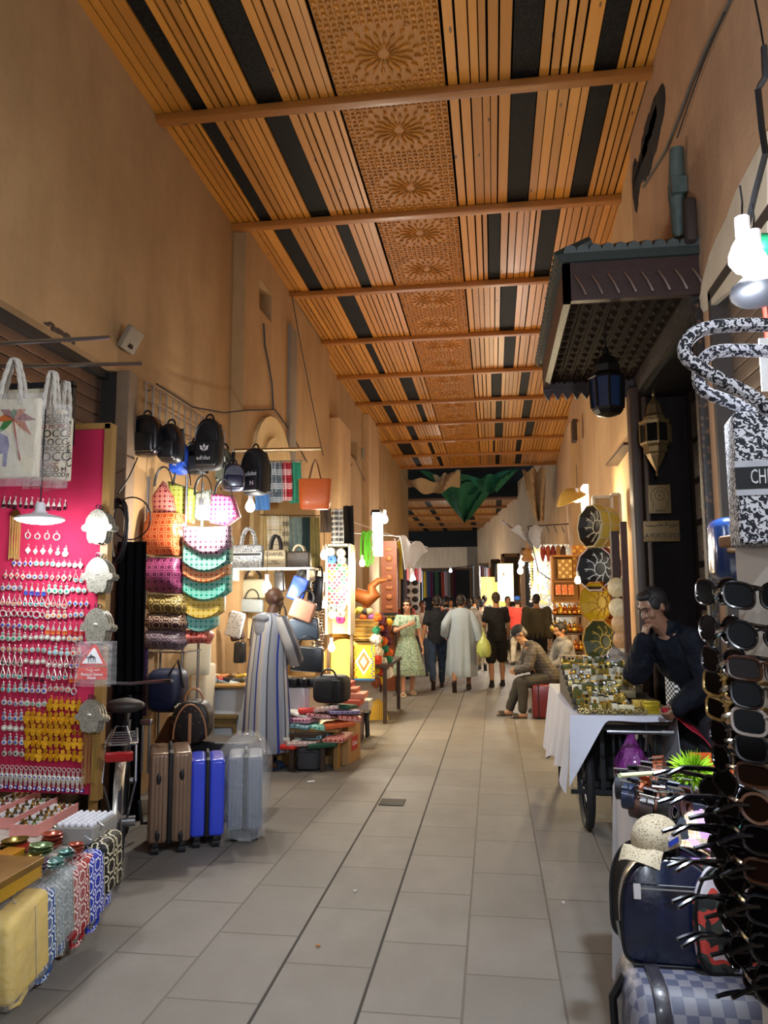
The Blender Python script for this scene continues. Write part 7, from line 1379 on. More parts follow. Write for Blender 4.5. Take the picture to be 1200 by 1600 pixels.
# caps
def cap(label, loc, rot, mt, mt2=None, deco=None):
    r = T('cap', label, 'cap', loc, 0, 'caps on the stall', rot); m = MB(); rings = []; n = 28
    for i in range(9): a = pi/2*i/8.02; rings.append([V((cos(2*pi*k/n)*.082*cos(a), sin(2*pi*k/n)*.095*cos(a), .005+.1*sin(a)**.8)) for k in range(n)])
    m.loft(rings); obj('crown', m, mt, r); m = MB(); m.sheet(lambda u, v: V((-.078+.156*u, -.08-.075*v*sin(pi*(.12+.76*u))**.6, .012-.02*v*v-.028*abs(2*u-1)**2*v)), 12, 5, .004); obj('peak', m, mt2 or mt, r); m = MB(); m.ball((0, 0, .106), (.008, .008, .005), 8, 4); obj('button', m, mt, r)
    if deco: deco(r)
    return r
GUC = speck('#a99c82', '#6f5f46', 130, .32, .8)
def stripe_tab(r): 
    m = MB(); m.sheet(lambda u, v: V((.079+.003, -.05+.06*u, .02+.03*v))*1.03, 6, 3, .003); obj('side_tab', m, stripes([(.33, '#2040b8'), (.34, '#d8d4cc'), (.33, '#2040b8')], .031, 1, .8), r)
p = at(1030, 1318, z=.83); cap('beige monogram cap with blue and white side stripes resting on the black backpack', V((at(1028, 1322, y=2.64).x, 2.66, at(1028, 1322, y=2.64).z)), (.12, -.05, -.75), GUC, None, stripe_tab).scale = (.9, .9, .86)
for i, (c, n, px) in enumerate((('#1d222c', 'navy', 1062), ('P', 'tan checked', 1080), ('#c9a0d8', 'lilac', 1096), ('G', 'cream monogram', 1110), ('#d884b4', 'pink', 1124), ('#3a4458', 'slate', 1140), ('#0f8a78', 'teal', 1152))): cap('%s cap, %s behind the beige monogram cap in the nested row' % (n, ORD[i]), V((at(px, 1320, y=2.84).x, 2.83, at(1080, 1325, y=2.8).z+.003*i)), (-.25, .0, -.35+U(-.05, .05)), plaid('#d8bd90', '#f2e8d8', '#8a2a20', .06) if c == 'P' else GUC if c == 'G' else mat(c, .8, 0, .1, 40, .2))
for i, (c, n) in enumerate((('#b08ad0', 'lilac'), ('#c8a0d8', 'pale violet'), ('#b8a88c', 'beige'), ('#3c4660', 'slate'), ('#13806e', 'teal green'))): m = MB(); m.sheet(lambda u, v: V((-.1+.2*u, -.1*v*sin(pi*(.1+.8*u))**.7, .0-.03*abs(2*u-1)**2-.01*v)), 14, 5, .005); S('cap_brim', m, mat(c, .8), '%s cap brim fanned out above the black backpack' % n, 'cap brim', 'fanned cap brims', V((at(1085+i*14, 1345, y=2.7).x, 2.72+.01*i, at(1090, 1338, y=2.68).z-.008*i)), (.15, .05, .1))
# duffel, black leather backpack, camouflage backpack
dp = at(1120, 1560, y=2.45); PZ = at(1056, 1502, y=2.62).z; r = T('travel_bag', 'big grey brown checkerboard travel bag on the floor of the stall', 'bag', (at(972, 1500, y=2.5).x+.49, 2.55, 0)); CK = checker('#6b6a72', '#434659', .034); m = MB(); m.rbox((0, 0, .17), (.98, .42, .34), .12, .05, 6, 0); obj('body', m, CK, r); r.scale = (1, 1, PZ/.335); TR_ = leather('#27242c', .4)
for x in (-.4, .02, .4): m = MB(); m.rbox((x, 0, .17), (.045, .43, .352), .125, .004, 6, 0); obj('trim_strap', m, TR_, r)
for y in (-.1, .1): m = MB(); m.tube([V((-.1, y-.08, .3)), V((-.06, y-.06, .38)), V((.15, y-.1, .4)), V((.36, y-.08, .36)), V((.4, y-.06, .3))], .014, 7); obj('handle', m, TR_, r)
m = MB(); m.tube([V((-.48, 0, .32)), V((-.515, 0, .28)), V((-.51, 0, .2))], .014, 6); obj('end_tab', m, BLK, r); m = MB(); m.tube([V((-.45, 0, .343)), V((.45, 0, .343))], .006, 5, flat=.5); obj('zip', m, BLK, r)
BB = leather('#0e1a38', .25, .7)
def bigpack(label, loc, w, h, d, mt, rz, px, deco):
    r = T('backpack', label, 'backpack', loc, rz, None, (-.1, 0, rz)); m = MB(); n = 48; base = []
    for k in range(n): t = 2*pi*k/n; x, z = cos(t), sin(t); base.append((math.copysign(abs(x)**(.3 if z < 0 else .62), x)*w/2*(1-.12*max(z, 0)), h/2+math.copysign(abs(z)**(.3 if z < 0 else .8), z)*h/2))
    rings = []
    for t, f in ((-1, .9), (-.93, .955), (-.8, .985), (-.4, 1), (.4, 1), (.85, .97), (1, .9)): rings.append([V((x*f, t*d/2, h/2+(z-h/2)*f)) for x, z in base])
    m.loft(rings); obj('body', m, mt, r); m = MB(); m.tube([V((x*.985, -d/2*.86, h/2+(z-h/2)*.985)) for x, z in base], .005, 6, True); obj('piping', m, BLK, r); m = MB(); m.tube([p+V((0, .02, h-.01)) for p in arc(.08, .05)], .009, 6); obj('grab_handle', m, BLK, r)
    for s in (-1, 1): m = MB(); m.tube([V((s*.05, d/2, h*.93)), V((s*w*.32, d/2+.05, h*.6)), V((s*w*.4, d/2+.01, h*.08))], .02, 6, flat=.4); obj('shoulder_strap', m, BLK, r)
    deco(r, w, h, d); return r
def lz(r, w, h, d):
    m = MB(); m.bx((-w*.3, -d/2-.004, h*.70), (w*.3, -d/2+.0, h*.715)); obj('zip', m, SILV, r); m = MB(); m.rbox((-w*.33, -d/2-.005, h*.68), (.022, .006, .045), .003, .002, 3, 1); obj('zip_pull', m, WHITE, r); m = MB(); text(m, 'VINCI', .016, (0, -d/2-.003, h*.62)); obj('embossing', m, mat('#0c1424', .3), r); m = MB(); m.tube([V((-w*.5, -d*.2, h*.2)), V((-w*.5-.006, -d*.2, h*.36))], .006, 6); obj('side_zip', m, STEEL, r)
    m = MB(); m.tube([V((-w*.46, -d/2-.001, h*.745)), V((w*.46, -d/2-.001, h*.745))], .002, 4); obj('seam', m, BLK, r)
bigpack('shiny dark navy leather backpack with a silver zip on the checkerboard bag', V((at(1056, 1490, y=2.55).x, 2.62, PZ)), .3, .31, .14, BB, -.05, 0, lz)
bigpack('black leather backpack tucked behind the shiny navy one', V((at(1035, 1450, y=2.75).x-.02, 2.77, PZ)), .27, .315, .1, leather('#17140f', .4), -.3, 0, lambda *a: None)
CAM = NG('camouflage'); v = CAM.uv(kind='Object'); n1 = CAM.noise(v, 16, 1); n2 = CAM.noise(CAM.uv(kind='Object', loc=(3, 5, 1)), 13, 1); o = CAM.mix(CAM.m('GREATER_THAN', n1, .52), lin('#3f4a44'), lin('#d84a42')); o = CAM.mix(CAM.m('GREATER_THAN', n2, .55), o, lin('#d6cfd8')); o = CAM.mix(CAM.m('LESS_THAN', n2, .4), o, lin('#23282a')); CAMO = CAM.fin(o, .75)
bigpack('red, white and green camouflage backpack beside the shiny navy one', V((at(1160, 1480, y=2.55).x, 2.6, PZ)), .28, .31, .15, CAMO, .12, 0, lambda *a: None)
# ================================================================== SUNGLASSES TOWER
tx, ty = .80, 2.02; r = T('sunglasses_tower', 'slim white display tower covered with rows of sunglasses', 'display tower', (tx, ty, 0), .35); m = MB(); m.bx((-.15, -.12, .25), (.15, .12, 1.74)); obj('column', m, mat('#b9b2a8', .5, 0, .1, 4), r); m = MB(); m.bx((-.13, -.135, .3), (-.1, -.12, 1.72)); m.bx((.1, -.135, .3), (.13, -.12, 1.72)); obj('rail', m, mat('#8a5f3c', .6), r); m = MB(); m.lathe([(.2, 0), (.2, .03), (.04, .05), (.04, .26)], n=20); obj('base', m, DSTEEL, r); m = MB(); m.rbox((0, 0, 1.755), (.36, .3, .03), .01, .006); obj('top', m, wood('#9a6a34', '#7a4f22', False, 0, .7, 1, 0), r)
def glasses_meshes(shape):
    f, l, t1, t2 = MB(), MB(), MB(), MB()
    for s in (-1, 1):
        n = 20; a, b, e = ((.029, .026, .7), (.031, .022, .55), (.028, .028, 1.), (.032, .026, .62))[shape]; pts = []
        for k in range(n): q = 2*pi*k/n; x, z = cos(q), sin(q); pts.append(V((s*.035+math.copysign(abs(x)**e, x)*a, .004*abs(x), math.copysign(abs(z)**e, z)*b+(s*math.copysign(abs(x)**e, x)*.004))))
        f.tube(pts, .0036, 6, True); l.loft([[p*1 for p in pts], [p+V((0, .0015, 0)) for p in pts]])
        t = t1 if s < 0 else t2; t.tube([V((s*.066, .003, .012)), V((s*.069, .02, .012)), V((s*.068, .1, .009)), V((s*.066, .125, -.002)), V((s*.065, .142, -.012))], [.005, .0055, .005, .005, .0045], 6)
    f.tube([V((-.009, 0, .008)), V((0, -.002, .011)), V((.009, 0, .008))], .003, 6); return [mkmesh('m', x, WHITE) for x in (f, l, t1, t2)]
GS = [glasses_meshes(k) for k in range(4)]
LEN = NG('lens').fin('#020203', .1, 0, .12); LEN2 = NG('lens').fin('#150a05', .1, 0, .15)
FRC = [('#0a0a0c', 'black'), ('#14100e', 'dark brown'), ('#9a8f88', 'pale taupe'), ('#3a1f12', 'tortoiseshell brown'), ('#0d1018', 'blue black'), ('#6a4a38', 'amber brown'), ('#b89a58', 'gold')]
GM = {}
def sunglasses(label, loc, rot, shape, fc, group):
    r = T('sunglasses', label, 'sunglasses', loc, 0, group, rot); r.scale = (1.08,)*3
    k = (shape, fc)
    if k not in GM:
        out = []
        for nm, me in zip(('frame', 'lens', 'temple', 'temple'), GS[shape]): q = me.copy(); q.name = nm; q.materials[0] = (LEN2 if fc in (3, 5) else LEN) if nm == 'lens' else mat(FRC[fc][0], .18, .6 if fc == 6 else 0, .1, 40, 0, .6); out.append((nm, q))
        GM[k] = out
    for nm, me in GM[k]: o = bpy.data.objects.new(nm, me); C.objects.link(o); o.parent = r
FCO = [0, 0, 3, 0, 2, 4, 3, 5, 0, 3, 4, 0, 1]; SHP = [0, 2, 1, 0, 3, 0, 1, 2, 0, 1, 3, 0, 2]
zt = [at(1150, v, y=1.8).z for v in (930, 992, 1044, 1084, 1127, 1168, 1210, 1262, 1310, 1360, 1420, 1480, 1545)]
for i, z in enumerate(zt):
    p = at(1186+i*1.2, 1000, y=1.8); sunglasses('%s framed sunglasses facing the alley, %s from the tower top' % (FRC[FCO[i]][1], ORD[i]), V((p.x, 1.79, z)), (-.12, 0, -.12), SHP[i], FCO[i], 'sunglasses on the tower front')
for i in range(13):
    z = zt[i]+.01; c = [0, 0, 4, 6, 6, 4, 0, 0, 4, 0, 1, 0, 0][i]; p = at(1122+i*2.0, 1000, y=1.93); sunglasses('%s sunglasses on the tower side %s, %s from the top' % (FRC[c][1], 'with arms jutting out' if i > 6 else 'facing the doorway', ORD[i]), V((p.x-(.0 if i > 6 else .01), 1.9, z)), (.18, -.35, 2.13) if i > 6 else (-.1, 0, -1.15), SHP[-i], c, 'sunglasses on the tower side')
for i in range(6):
    p = at(1120+i*5, 1000, y=1.99); c = [0, 4, 0, 1, 0, 4][i]; sunglasses('%s sunglasses low on the tower, second row round the side, %s down' % (FRC[c][1], ORD[i]), V((p.x-.015, 1.97, zt[7+i]-.03)), (.3, -.5, 2.0), SHP[i], c, 'sunglasses low on the tower side')
# ---- shelf, blue bag, patterned tote above
p = at(1175, 856, y=2.35); S('wooden_shelf', MB().rbox((0, 0, 0), (.3, .3, .025), .004, .004), wood('#b0803e', '#94662a', False, 0, .5, 1, 0), 'short pale wooden shelf above the sunglasses tower', 'shelf', loc=p+V((.09, 0, 0))); m = MB(); m.bx((-.0, -.1, -.13), (.2, .1, -.012)); S('white_case', m, WHITE, 'white plastic case under the short wooden shelf', 'case', loc=p+V((.01, 0, 0)))
p = at(1140, 900, y=2.45); r = T('blue_bag', 'glossy dark blue bag hanging beside the wooden shelf', 'bag', p+V((0, 0, -.01))); m = MB(); m.rbox((0, 0, .09), (.1, .14, .19), .045, .03, 5); obj('body', m, leather('#16305c', .2, .7), r); m = MB(); m.tube([V((.02, -.075, .02)), V((.035, -.08, .1)), V((.02, -.075, .16))], .006, 6); obj('zip', m, GOLD, r)
g = NG('flecked'); v1 = g.n('TexWave', wave_type='BANDS', bands_direction='DIAGONAL'); g.l(g.uv(1), v1.inputs[0]); v1.inputs['Scale'].default_value = 20; v1.inputs['Distortion'].default_value = 9; v1.inputs['Detail'].default_value = 2; v1.inputs['Detail Scale'].default_value = 4
DOT = g.fin(g.mix(g.m('GREATER_THAN', v1.outputs['Fac'], .5), lin('#1c1e26'), lin('#d4d4da')), .8)
a = at(1160, 850, y=1.9); b = at(1160, 640, y=1.9); h = b.z-a.z; r = T('book_tote', 'black and white patterned book tote with a lettered band hanging at the shop front', 'bag', (a.x+.2, 1.9, a.z), -.12); m = MB(); m.rbox((0, .06, h/2), (.4, .14, h), .012, .01); obj('body', m, DOT, r)
m = MB(); m.bx((-.203, -.013, h*.36), (.203, -.008, h*.62)); obj('band_stripe', m, mat('#b9bbc2', .7), r); m = MB(); m.bx((-.204, -.016, h*.41), (.204, -.012, h*.57)); obj('band', m, mat('#101116', .7), r); m = MB(); text(m, 'CHRISTIAN DIOR', .05, (-.075, -.018, h*.49), wide=.5); obj('lettering', m, mat('#d8d8dc', .7), r)
for s, k in ((-.0, 1), (.11, .86)): m = MB(); m.tube(cmr([V((-.1, s, h-.02)), V((-.16, s-.03, h+.03)), V((-.25, s-.06, h+.08*k)), V((-.31*k, s-.08, h+.13*k)), V((-.28*k, s-.09, h+.18*k)), V((-.18, s-.08, h+.19*k)), V((-.04, s-.06, h+.17*k)), V((.08, s-.02, h+.1)), V((.12, s, h-.02))]), .0165, 9); obj('handle', m, DOT, r)
rcable('red ribbon hanging beside the shop lamps', [(1194, 470), (1197, 500), (1199, 530)], 1.0, .008, RED)
S('white_sheet', MB().rbox((0, 0, 0), (.04, .01, .16), .01, .004), mat('#d8dad8', .4), 'white printed sheet pinned above the patterned tote', 'sheet', loc=at(1199, 570, y=2.3))
# ================================================================== RIGHT WALL BEYOND THE DOOR: poufs, trays, copper, beads
def pouf(label, px, py, y, R, H, out_c, in_c, line, face, sk=1.):
    p = at(px, py, y=y); q = V(face).normalized().to_track_quat('Z', 'Y').to_matrix(); r = T('leather_pouf', label, 'pouf', p); n = 10; Z = -H
    m = MB(); m.lathe([(R*.55, Z), (R*.85, Z*.85), (R, Z*.35), (R*.99, -.02), (R*.93, 0), (R*.8, -.07), (R*.4, -.125)], n=n, R=q); m.mi = 1; obj('side', m, out_c, r, 20)
    m = MB(); m.lathe([(R*.4, -.14), (R*.92, .0), (R*.82, -.05), (R*.45, -.1), (R*.05, -.11)], n=n, R=q); obj('seat_panel', m, in_c, r, 20); m = MB()
    for k in range(n):
        a = 2*pi*k/n; b = a+pi/n
        for rr in ((a, R*.98, R*.36),): m.tube([q @ V((cos(a)*R*.82, sin(a)*R*.82, -.045)), q @ V((cos(a)*R*.45, sin(a)*R*.45, -.094)), q @ V((cos(b)*R*.3, sin(b)*R*.3, -.098))], .006, 5); m.tube([q @ V((cos(b)*R*.84, sin(b)*R*.84, -.04)), q @ V((cos(a)*R*.6, sin(a)*R*.6, -.075))], .005, 5)
        m.tube([q @ V((cos(a)*R, sin(a)*R, -.01)), q @ V((cos(a)*R*1.01, sin(a)*R*1.01, Z*.35)), q @ V((cos(a)*R*.86, sin(a)*R*.86, Z*.85))], .006, 5)
    for f, zz in ((.97, .0), (.3, -.095), (1.01, Z*.35)): m.tube([q @ V((cos(2*pi*k/n)*R*f, sin(2*pi*k/n)*R*f, zz)) for k in range(n)], .006, 5, True)
    obj('stitching', m, line, r)
pouf('black leather pouf with a pale yellow side, topmost of four on the wall', 921, 822, 8.55, .245, .3, mat('#c9b04a', .5), mat('#1a1410', .45), mat('#c8bb9c', .6), (-1.5, -.75, .05))
pouf('black leather pouf with white stitching and red side, second of four', 929, 888, 8.6, .255, .24, mat('#a82a1c', .5), mat('#16171a', .45), mat('#d6dad8', .6), (-1.05, -1, .05))
pouf('yellow leather pouf with an orange side, third of four', 930, 942, 8.6, .235, .26, mat('#c8541a', .5), mat('#c7a312', .5), mat('#b8860f', .6), (-1.15, -1, -.05))
pouf('green leather pouf with an orange and yellow side, lowest of four', 936, 1003, 8.5, .25, .26, stripes([(.5, '#d86a1c'), (.5, '#cf9a20')], .1, 1, .5), mat('#3c4420', .5), mat('#c9a640', .6), (-1.3, -1, -.02))
m = MB(); p0, p1 = at(972, 740, y=8.0), at(1000, 1060, y=7.6); m.bx((1.36, 7.62, 0), (1.4, 7.66, at(975, 738, y=7.64).z)); S('metal_post', m, mat('#7f868a', .4, .6), 'grey metal post standing at the corner of the dark doorway', 'post')
m = MB(); p = at(962, 945, y=8.1); m.bx((p.x-.02, 8.08, .75), (p.x+.06, 8.2, at(960, 830, y=8.1).z)); S('plank', m, mat('#3a1f12', .6, 0, .3, 8), 'dark plank leaning behind the grey metal post', 'plank', rot=(0, 0, 0))
m = MB(); p = at(984, 1010, y=7.85); m.bx((p.x-.04, 7.85, 0), (p.x+.02, 7.93, 2.4)); S('plank', m, mat('#4a2716', .6, 0, .3, 8), 'reddish dark plank between the metal post and the poufs', 'plank')
for i, (px, py, c) in enumerate(((962, 918, '#c8b890'), (964, 950, '#d8c8a0'), (968, 975, '#c09a6a'), (971, 1000, '#b88a5a'), (973, 1025, '#d0c0a0'), (975, 1045, '#a88a6a'))):
    m = MB(); m.lathe([(.02, .012), (.07, .01), (.1, -.012), (.098, -.02), (.02, -.005)], n=20, R=V((-.8, -1, 0)).to_track_quat('Z', 'Y').to_matrix()); S('hanging_plate', m, mat(c, .4, 0, .3, 30), 'small pale ceramic plate, %s down the string by the grey post' % ORD[i], 'plate', 'plates on the string', at(px, py, y=7.95))
for i, (a, b, c, d, n) in enumerate(((928, 776, 955, 815, 'wider'), (957, 772, 968, 815, 'narrower'))):
    p, q = at(a, d, y=8.9+.1*i), at(c, b, y=8.9+.1*i); w, h = q.x-p.x, q.z-p.z; r = T('wall_picture', '%s white shallow frame hanging above the black and yellow pouf' % n, 'frame', ((p.x+q.x)/2, 8.9+.1*i, (p.z+q.z)/2)); m = MB()
    for s in (-1, 1): m.bx((s*w/2-.015, -.02, -h/2), (s*w/2+.015, .03, h/2)); m.bx((-w/2, -.02, s*h/2-.015), (w/2, .03, s*h/2+.015))
    obj('frame', m, mat('#cfc4ac', .6), r); m = MB(); m.bx((-w/2, .0, -h/2), (w/2, .02, h/2)); obj('panel', m, mat('#a88a5c', .7), r)
# shelf unit with pierced wooden lanterns and orange panels
p, q = at(864, 940, y=13.4), at(905, 868, y=13.4); r = T('shelf_unit', 'open pale wooden shelf unit beside the poufs', 'shelf', ((p.x+q.x)/2, 13.5, p.z)); w, h = q.x-p.x, q.z-p.z; m = MB(); OW = wood('#c88a30', '#a86a20', False, 2, .6, 1, 0)
for s in (-1, 1): m.bx((s*w/2-.015, -.15, 0), (s*w/2+.015, .15, h))
for z in (0, h*.44, h): m.bx((-w/2, -.15, z-.02), (w/2, .15, z+.01))
m.bx((-w/2, .13, 0), (w/2, .15, h)); obj('case', m, OW, r)
for s in (-1, 1): m = MB(); m.bx((s*(w/2-.03)-.015, -.1, -p.z), (s*(w/2-.03)+.015, .1, 0)); obj('leg', m, OW, r)
def pierced(label, px0, py0, px1, py1, y, c1, c2):
    p, q = at(px0, py1, y=y), at(px1, py0, y=y); w, h = q.x-p.x, q.z-p.z; r = T('wooden_lantern', label, 'lantern', ((p.x+q.x)/2, y, p.z)); m = MB(); m.bx((-w/2, -.05, 0), (w/2, .08, h)); obj('panel', m, mat(c1, .6), r); m = MB(); nx, nz = 4, max(3, int(h/w*4))
    for i in range(nx):
        for j in range(nz):
            if (i+j) % 2: m.box((-w/2+w*(i+.5)/nx, -.052, h*(j+.5)/nz), (w/nx*.7, .008, h/nz*.7))
    obj('lattice', m, mat(c2, .6), r)
pierced('square pierced wooden lantern on the top shelf', 872, 874, 893, 904, 13.3, '#a8782c', '#e2cc82'); pierced('tall pierced wooden lantern standing behind the shelf unit', 895, 852, 916, 905, 13.6, '#b8741c', '#e8b84a')
for i in range(3): p = at(872+i*10, 922, y=13.35); m = MB(); m.bx((-.045, -.02, -.08), (.045, .02, .09)); S('painted_tile', m, speck('#d8661c', '#e8c05a', 30, .35, .5), 'orange painted tile, %s along the lower shelf' % ORD[i], 'tile', 'tiles on the lower shelf', p)
CUP = mat('#a8602c', .25, .8, .3, 20); CUP2 = mat('#c89a3c', .25, .8, .2, 20)
def teapot(label, p, s, mt):
    r = T('copper_pot', label, 'teapot', p, U(0, 6)); r.scale = (s,)*3; m = MB(); m.lathe([(.05, 0), (.09, .03), (.1, .08), (.07, .14), (.04, .16), (.045, .18), (.03, .21), (.008, .23), (.014, .25), (.003, .26)], n=14); obj('body', m, mt, r); m = MB(); m.tube([V((.09, 0, .06)), V((.15, 0, .1)), V((.17, 0, .17)), V((.19, 0, .18))], [.018, .014, .01, .008], 7); obj('spout', m, mt, r); m = MB(); m.tube([V((-.08, 0, .13)), V((-.15, 0, .14)), V((-.15, 0, .07)), V((-.095, 0, .05))], .009, 6); obj('handle', m, mt, r)
bx_ = box_table('dark table crowded with copper teapots behind the grey hoodie man', 862, 912, 12.6, .5, .84, DWOOD)
tz = [.84, 1.12, 1.4]
for k, z in enumerate(tz[1:]): a, b = at(868, 1000, y=12.8), at(912, 1000, y=12.8); m = MB(); m.bx((a.x, 12.75, z-.03), (b.x, 13.1, z)); m.bx((a.x, 13.05, .84), (a.x+.03, 13.1, z)); m.bx((b.x-.03, 13.05, .84), (b.x, 13.1, z)); S('stepped_shelf', m, DWOOD, '%s step shelf holding copper teapots' % ['lower', 'upper'][k], 'shelf')
i = 0
for k, z in enumerate(tz):
    for j in range(6): x = at(868+j*7.6+k, 1000, y=12.8).x; teapot('%s teapot, %s along the %s row of the copper display' % (['copper', 'brass'][(i*3+k) % 2], ORD[j], ['lowest', 'middle', 'top'][k]), V((x, 12.7+.2*min(k, 1)+.02*(j % 2), z)), U(.62, .85), CUP if (i*3+k) % 2 == 0 else CUP2); i += 1
lt = box_table('low table of bottles and figurines behind the perfume cart', 890, 948, 9.4, .6, .62, mat('#b8aa90', .6))
for i in range(14): p = at(893+(i % 7)*7.4, 1000, y=9.5); m = MB(); h = U(.1, .18); m.lathe([(.02, 0), (.026, .02), (.02, h*.55), (.01, h*.65), (.016, h*.8), (.004, h)], n=9); S('figurine', m, mat(['#d8d0c0', '#5a3020', '#1c1a18', '#b08a50', '#8a2a20', '#e2dcd0', '#4a5a3a'][i % 7], .4), '%s small figurine, %s in the %s row on the low table' % (['white', 'brown', 'black', 'ochre', 'red', 'cream', 'olive'][i % 7], ORD[i % 7], 'front' if i < 7 else 'back'), 'figurine', 'figurines on the low table', V((p.x, 9.5+.2*(i//7), .62)))
p = at(905, 1045, y=9.35); r = T('picture_box', 'white box with a dark framed picture leaning before the low table', 'box', (p.x+.02, 9.3, .5)); m = MB(); m.bx((-.3, 0, 0), (.32, .05, .14)); obj('box', m, mat('#cfc8b8', .6), r); m = MB(); m.bx((.02, -.006, .02), (.3, .0, .12)); obj('picture', m, speck('#8a6a4a', '#2a1c14', 30, .4), r)
p = at(890, 990, y=10.2); m = MB(); m.rbox((0, 0, .16), (.5, .06, .34), .01, .008); S('grey_board', m, mat('#8f867a', .7), 'grey beige board propped behind the figurines', 'board', loc=(at(905, 1000, y=9.95).x, 9.95, .62))
# bead and trinket stall
for i in range(15):
    px = 830+(i % 5)*8+U(-2, 2); y = 18.4+.35*(i//5); pt, pb = 868+U(0, 14), 935+U(-15, 12); a = at(px, pt, y=y); L = a.z-at(px, pb, y=y).z; m = MB(); n = int(L/.07)
    for k in range(n): m.ball(a+V((.012*sin(k+i), 0, -k*.07)), U(.022, .036), 6, 4)
    c = ['#d8b84a', '#b8a8c8', '#e2d8c4', '#7a9aa8', '#c86a4a', '#4a3a30', '#d89a3a', '#b8c8a8'][i % 8]; S('bead_strand', m, mat(c, .35, .1, .3, 40), '%s bead strand, %s hanging at the lit trinket stall' % (['gold', 'lilac', 'ivory', 'blue grey', 'coral', 'dark', 'amber', 'pale green'][i % 8], ORD[i]), 'beads', 'bead strands at the trinket stall')
p = at(865, 900, y=19.9); m = MB(); m.bx((-.5, 0, -1.3), (.45, .05, .8)); S('trinket_board', m, speck('#8a8f8c', '#e2ddcc', 16, .42, .4, fleck2='#c8a04a'), 'glittering board of trinkets at the back of the bead stall', 'board', loc=p)
p = at(852, 866, y=18.2); m = MB(); m.bx((-.45, -.1, -.05), (.5, .4, .02)); S('stall_shelf', m, mat('#b8a680', .6), 'wooden top shelf of the bead stall', 'shelf', loc=p); box_table('counter of the bead stall behind the olive jacket man', 834, 872, 18.5, .8, .9, DWOOD)
m = MB(); A = at(846, 822, y=17.4)
for i in range(6): x = i*.16; m.tube([A+V((x-.2, 0, 0)), A+V((x-.2, .0, -.02)), A+V((x-.14, .1, -.15))], .012, 5)
m.tube([A+V((-.3, 0, 0)), A+V((.9, 0, .05))], .014, 6); m.tube([A+V((-.3, 0, .0)), A+V((-.1, 0, -1.)), A+V((.3, 0, -1.3))], .014, 6); S('hanging_rack', m, DSTEEL, 'rusty iron hanging rack above the bead stall', 'rack')
for i in range(5): p = at(848+i*8, 852, y=17.35); m = MB(); m.lathe([(.01, 0), (.05, -.05), (.06, -.2), (.03, -.34), (.01, -.36)], n=10); S('hanging_gourd', m, mat(['#a83a2a', '#b8542a', '#8a2a20', '#c88a4a', '#5a3a28'][i], .6), '%s tasselled ornament hanging from the iron rack' % ['red', 'orange', 'maroon', 'tan', 'brown'][i], 'ornament', loc=p)
p = at(846, 870, y=17.3); m = MB(); m.lathe([(.12, 0), (.15, .05), (.1, .12), (.08, .18), (.11, .24), (.04, .28)], n=12, sy=.4); m.cyl((0, 0, .28), (0, 0, .5), .02, 6); S('stringed_lute', m, mat('#b8803a', .5), 'small pale wooden lute hanging from the iron rack', 'instrument', loc=p-V((.3, 0, .1)))
for px, py, y, e, c, lc, lb in ((902, 779, 9.6, 55, '#ffe2a0', (1, .82, .5), 'warm bulb under the cream shade above the poufs'), (903, 907, 11.2, 45, '#ffd890', (1, .78, .42), 'warm yellow bulb glowing between the poufs and the shelf unit'), (851, 871, 17.6, 25, '#f4f8ff', (.92, .96, 1), 'white bulb under the bead stall shelf'), (815, 880, 19, 60, '#fffaf0', (1, .95, .85), 'upper round white bulb hanging over the alley'), (813, 892, 19.3, 50, '#fffaf0', (1, .95, .85), 'lower round white bulb hanging over the alley'), (864, 890, 18.1, 14, '#f4f8ff', (.92, .96, 1), 'white bulb among the hanging beads'), (835, 924, 18.3, 12, '#fffaf0', (1, .95, .85), 'low white bulb by the bead counter'), (704, 892, 38, 160, '#fffaf0', (1, .95, .85), 'distant white bulb before the clothes shops'), (645, 905, 19, 60, '#f4f8ff', (.95, .97, 1), 'white bulb at the spectacles stall'), (787, 905, 24, 110, '#ffd890', (1, .8, .5), 'warm bulb at the far shop entrance')): lamp_bulb('bulb_lamp', lb, at(px, py, y=y), .045 if y < 12 else .07, c, 40, .3, e, lc)
p = at(899, 778, y=9.65); m = MB(); m.lathe([(.03, .13), (.12, .08), (.2, -.02), (.19, -.03), (.1, .06), (.02, .1)], n=18); S('straw_lampshade', m, mat('#c8a04a', .5), 'wide tilted straw lamp shade above the poufs', 'lamp shade', loc=p+V((-.05, .05, 0)), rot=(.2, -.4, 0))
m = MB(); m.bx((-.03, -.15, -.3), (.03, .15, .25)); S('glow_sign', m, glow('#fff0c8', 5), 'glowing white light board beside the straw lamp shade', 'lamp', loc=at(914, 790, y=9.9))
p = at(887, 722, y=9.3); q = at(944, 718, y=8.2); m = MB(); m.bx((1.4, 8.3, p.z-.015), (1.62, 9.6, p.z+.015)); S('wall_ledge', m, DWOOD, 'thin dark wooden ledge on the wall above the poufs', 'ledge'); a, b = at(896, 690, x=RX(10)-.02), at(899, 648, x=RX(10)-.02); m = MB(); m.bx((a.x-.02, a.y-.15, a.z), (a.x+.06, a.y+.15, b.z)); S('wall_grille', m, mat('#3a2a1c', .7), 'narrow dark grille high on the plaster above the ledge', 'grille')
